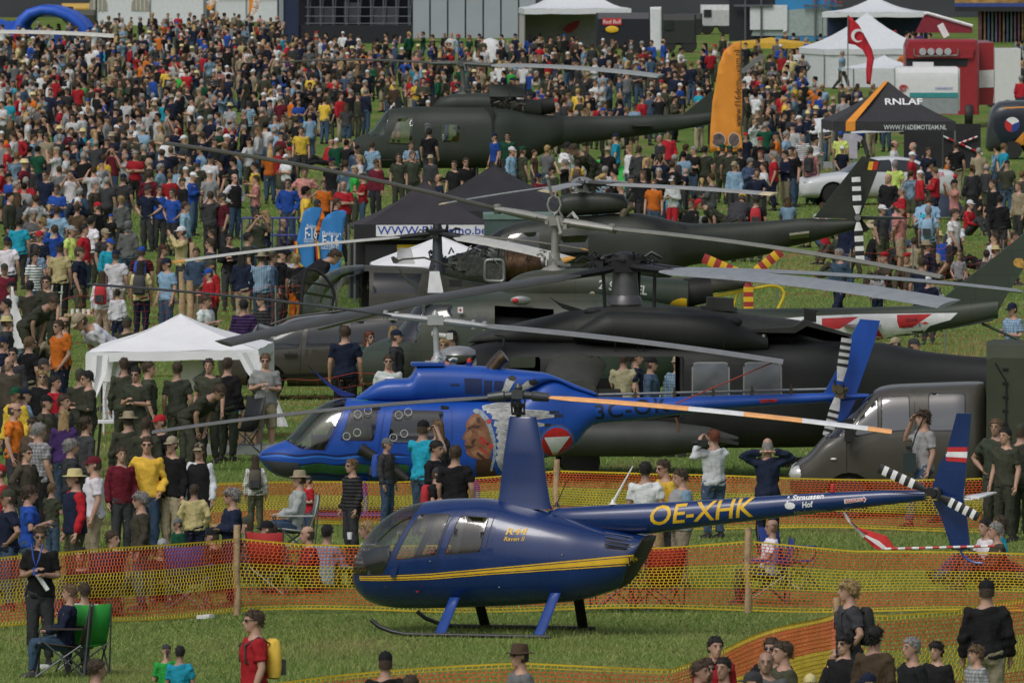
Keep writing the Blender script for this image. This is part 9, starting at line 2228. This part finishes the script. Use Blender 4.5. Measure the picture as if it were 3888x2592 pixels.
for k, (c, x, y, L, w_, h, m_, lab) in enumerate(((4, 1600, 1500, .85, .5, .5, mat('cardboard', (.2, .13, .07), .9), 'brown cardboard box beside the blue camp chair'), (4, 1650, 1555, 1.5, .6, .16, mat('crate_grey', (.3, .32, .31), .7), 'long pale grey platform in front of the cardboard box'), (9, 700, 90, .9, .3, .15, BLACKM, 'black bicycle wheel bundle lying on grass by the van'))):
 g = gp(c, x, y); mb = MB(); mb.box((0, 0, h / 2), (L, w_, h)); mb.box((0, 0, h + .01), (L * 1.02, w_ * .2, .02)); o = mb.build('storage_box', m_, smooth=False); o.location = g; tag(o, lab, 'box')
# step ladder, blue trolley
g = gp(4, 360, 905); root = thing('step_ladder', 'pale aluminium step ladder leaning among uniformed people at left', 'ladder', g)
for s_ in (-1, 1): mb = MB(); mb.tube([(s_ * .16 - .08, 0, 0), (s_ * .1 + .1, .1, 1.55)], .02, 6); mb.build('rail', mat('alu_pale', (.5, .56, .5), .4, .4), root)
for k in range(6): mb = MB(); mb.box((-.06 + .03 * k, .015 * k, .2 + .24 * k), (.26, .05, .025)); mb.build('step', MATS['alu_pale'], root)
g = gp(4, 1890, 215); root = thing('cage_trolley', 'blue wire cage trolley near the blue sail flags', 'trolley', g); NB = mat('trolley_blue', (.02, .03, .2), .5)
for x in [-.9 + .2 * k for k in range(10)]:
 for yy in (-.4, .4): mb = MB(); mb.tube([(x, yy, .2), (x, yy, 1.05)], .012, 5); mb.build('bar', NB, root)
for z in (.2, .6, 1.05):
 for yy in (-.4, .4): mb = MB(); mb.tube([(-.9, yy, z), (.9, yy, z)], .018, 5); mb.build('rail', NB, root)
for x in (-.8, .8):
 for yy in (-.35, .35): wheel(root, (x, yy, .08), .08, .04)
mb = MB(); mb.box((0, 0, .2), (1.8, .8, .03)); mb.build('floor', NB, root)
# coloured cloths, parasols and pop-up shelters between the visitors
for c, x, y, m_, lab, sx, h in ((2, 1760, 1310, mat('shelter_green', (.04, .5, .08), .7), 'bright green pop-up shelter on the grass by the dark helicopter', 1.3, 1.0), (2, 1075, 1170, mat('shelter_orange', (.7, .2, .03), .7), 'orange and yellow pop-up shelter behind the black tents', .6, .9), (1, 2330, 520, mat('parasol_red', (.45, .03, .04), .7), 'small red parasol at the far crowd by the stage', .8, 1.3), (2, 1010, 450, mat('sheet_white', (.6, .6, .62), .8), 'white sheet held over heads in the far crowd', .9, 1.4), (3, 1760, 1500, mat('umbrella_navy', (.02, .03, .06), .7), 'open dark umbrella resting on the grass behind the fin', .8, .75)):
 g = gp(c, x, y); mb = MB(); rr = []
 for t in (0, .3, .55, .8, 1): a = t * 1.5; rr.append([(sx * math.sin(a) * math.cos(u), sx * .7 * math.sin(a) * math.sin(u), h * math.cos(a * .98)) for u in [2 * math.pi * k / 10 for k in range(10)]])
 rr[0] = [(p[0] + .01 * math.cos(k), p[1] + .01 * math.sin(k), p[2]) for k, p in enumerate([(0, 0, h)] * 10)]
 mb.loft(rr, False); o = mb.build('fabric_shelter', m_); o.location = g; tag(o, lab, 'shelter')
# held things: bottles, papers, cups, cameras near the closest people
def prop(nm, cat, lab, c, x, y, rec_, mk, m_):
 p = who(*rec_); o = mk().build(nm, m_); o.location = at(c, x, y, p[2] - .22); tag(o, lab, cat)
prop('paper_roll', 'paper', 'rolled white paper in the hand of the man with the lanyard', 7, 290, 870, (7, 275, 500), lambda: MB().tube([(-.06, 0, .08), (.07, 0, -.12)], .03, 8), WHITEP)
prop('lanyard', 'lanyard', 'blue lanyard with badge round the neck of the man in black', 7, 245, 720, (7, 275, 500), lambda: MB().tube([(-.06, .06, .2), (-.03, -.02, .0), (0, -.02, -.1), (.04, -.02, .0), (.09, .06, .2)], .01, 5).box((0, -.03, -.16), (.07, .01, .1)), mat('lanyard_blue', (.03, .08, .4), .6))
prop('camera', 'camera', 'black camera held up by the photographer in a white shirt', 6, 140, 1480, (6, 218, 1393), lambda: MB().box((0, 0, 0), (.14, .09, .1)).tube([(-.04, 0, 0), (-.16, -.02, 0)], .04, 10), BLACKP)
prop('drink_bottle', 'bottle', 'plastic bottle of dark drink held by a soldier at the right edge', 9, 2205, 310, (6, 2150, 1318), lambda: MB().lathe([(.03, -.12), (.035, -.1), (.035, .05), (.015, .1), (.015, .13), (0, .13)], (0, 0, 0)), mat('cola_bottle', (.06, .04, .04), .2))
prop('telephoto_lens', 'camera', 'long white telephoto lens pointed left beside the black helicopter', 5, 690, 750, (5, 745, 712), lambda: MB().tube([(-.22, 0, .04), (-.1, 0, .02), (.05, 0, 0)], [.06, .05, .05], 12).box((.12, 0, 0), (.12, .12, .12)), mat('lens_white', (.5, .5, .48), .4))
prop('shoulder_bag', 'bag', 'large brown leather shoulder bag of the red-haired woman', 5, 180, 960, (5, 185, 718), lambda: MB().ball((0, 0, 0), (.24, .1, .26), 12, 8).tube([(-.1, 0, .2), (-.02, 0, .55), (.06, 0, .2)], .02, 6), mat('bag_brown', (.09, .055, .035), .6))
prop('camera_bag', 'bag', 'dark shoulder bag hanging at the side of the man on the phone', 9, 1560, 60, (6, 1650, 1258), lambda: MB().box((0, 0, 0), (.2, .14, .3)).tube([(0, 0, .12), (.1, -.02, .45), (.22, 0, .7)], .014, 5), mat('bag_dark_green', (.015, .03, .03), .7))
prop('paper_cup', 'cup', 'pale cup at the mouth of the curly blond woman', 8, 50, 560, (8, 130, 458), lambda: MB().lathe([(.03, -.05), (.04, .05), (0, .05)], (0, 0, 0)), WHITEP)
# small aerial on the white bottle, litter
for k, (x, y) in enumerate(((1380, 1130), (1430, 1125), (300, 1470))): g = gp(7, x, y); mb = MB(); mb.box((0, 0, .03), (.14, .1, .05), rz=k); o = mb.build('litter', WHITEP); o.location = g; tag(o, 'crumpled white paper on the grass', 'litter', 'paper litter on the grass')
# ---------------------------------------------------------------- labels of the people
LAND = [('the brown camp chair', 7, 300, 1000), ('the timber post of the front net', 7, 1620, 700), ('the canopy tent', 4, 1230, 900), ('the hanging white flag', 4, 140, 700), ('the beer table', 4, 590, 700), ('the rough timber posts', 4, 1290, 350), ('the blue sail flags', 4, 2180, 100), ('the brown car', 4, 2100, 850), ('the blue nose', 'A', 200, 900), ('the painted face', 'A', 1500, 900), ('the black helicopter', 'B', 700, 450), ('the olive van', 6, 1500, 1400), ('the canvas truck', 6, 2250, 1200), ('the striped tail rotor', 9, 1750, 250), ('the bottom right net', 9, 1300, 1300), ('the bottom edge', 8, 800, 1500), ('the white car', 3, 1500, 1250), ('the souvenir stall', 3, 1300, 1000), ('the orange sail flag', 3, 300, 800), ('the distant helicopter', 2, 700, 950), ('the black tents', 2, 900, 1350), ('the dark green fin', 3, 1150, 1400), ('the yellow hoop', 6, 550, 450), ('the red and white tail', 6, 1400, 650), ('the left edge', 7, 0, 200), ('the blue cage trolley', 4, 1880, 130), ('the graphite van', 3, 2250, 900), ('the second net', 8, 2150, 250)]
LAND = [(n, *F(c, x, y)) for n, c, x, y in LAND]
KIND = {'s': 'short {} hair', 'b': 'bushy {} hair', 'l': 'long {} hair', 'p': '{} ponytail', 'z': 'thin {} hair', 'c': '{} cap', 'h': '{} hat', 'e': '{} beret', 'o': '{} hood', 'a': '{} bandana'}
from collections import defaultdict
byl = defaultdict(list)
for p in PEOPLE:
 r, x, y, H, fa, top, bot, head, pose, ex, lb = p; cn = COLS[top[0]][1]
 tk = ('checked ' if 'C' in top else 'striped ' if 'S' in top[1:] else '') + ('jacket' if 'L' in top else 'shirt')
 bk = COLS[bot[0]][1] + (' shorts' if 'H' in bot else ' trousers'); hn = (COLS[head[1]][1] if head[0] in 'cheoa' else HNAME[head[1]]); hd = KIND[head[0]].format(hn)
 fx, fy = proj((x, y, H * .6)); sF = FPX / y; ln = min(LAND, key=lambda l: ((l[1] - fx) / sF) ** 2 + ((l[2] - fy) / sF) ** 2)[0]
 act = {'sg': 'sitting', 'sl': 'reclining', 'sc': 'seated', 'be': 'bending', 'wk': 'walking', 'ph': 'photographing', 'cr': 'arms crossed', 'bh': 'hands behind head', 'ea': 'hand at ear', 'hp': 'hands on hips'}.get(pose, 'child' if H < 1.5 else '')
 for seg in ((cn + ' ' + tk, bk, hd), (cn + ' ' + tk, hd), (cn + ' ' + tk,)):
  lab = ', '.join(seg) + ', ' + (act + ' ' if act else '') + 'by ' + ln
  if len(lab.split()) <= (14 if len(seg) == 3 else 13): break
 byl[lab].append((fx, fy, r))
used_l = set()
for lab, L in byl.items():
 L.sort(key=lambda t: t[0]); nn = len(L)
 for i, (fx, fy, r) in enumerate(L):
  pre = 'Person in ' if nn == 1 else ('Leftmost person in ' if i == 0 else 'Rightmost person in ' if i == nn - 1 else '%s from left, person in ' % ['', 'Second', 'Third', 'Fourth', 'Fifth', 'Sixth'][min(i, 5)])
  t = pre + lab
  if len(t.split()) > 16: t = t.replace(' from left, person in', ' from left in').replace('by the ', 'by ')
  r['label'] = ' '.join(t.split()[:16]); r['group'] = 'visitors on the airfield';
  if '_d' in r: del r['_d']
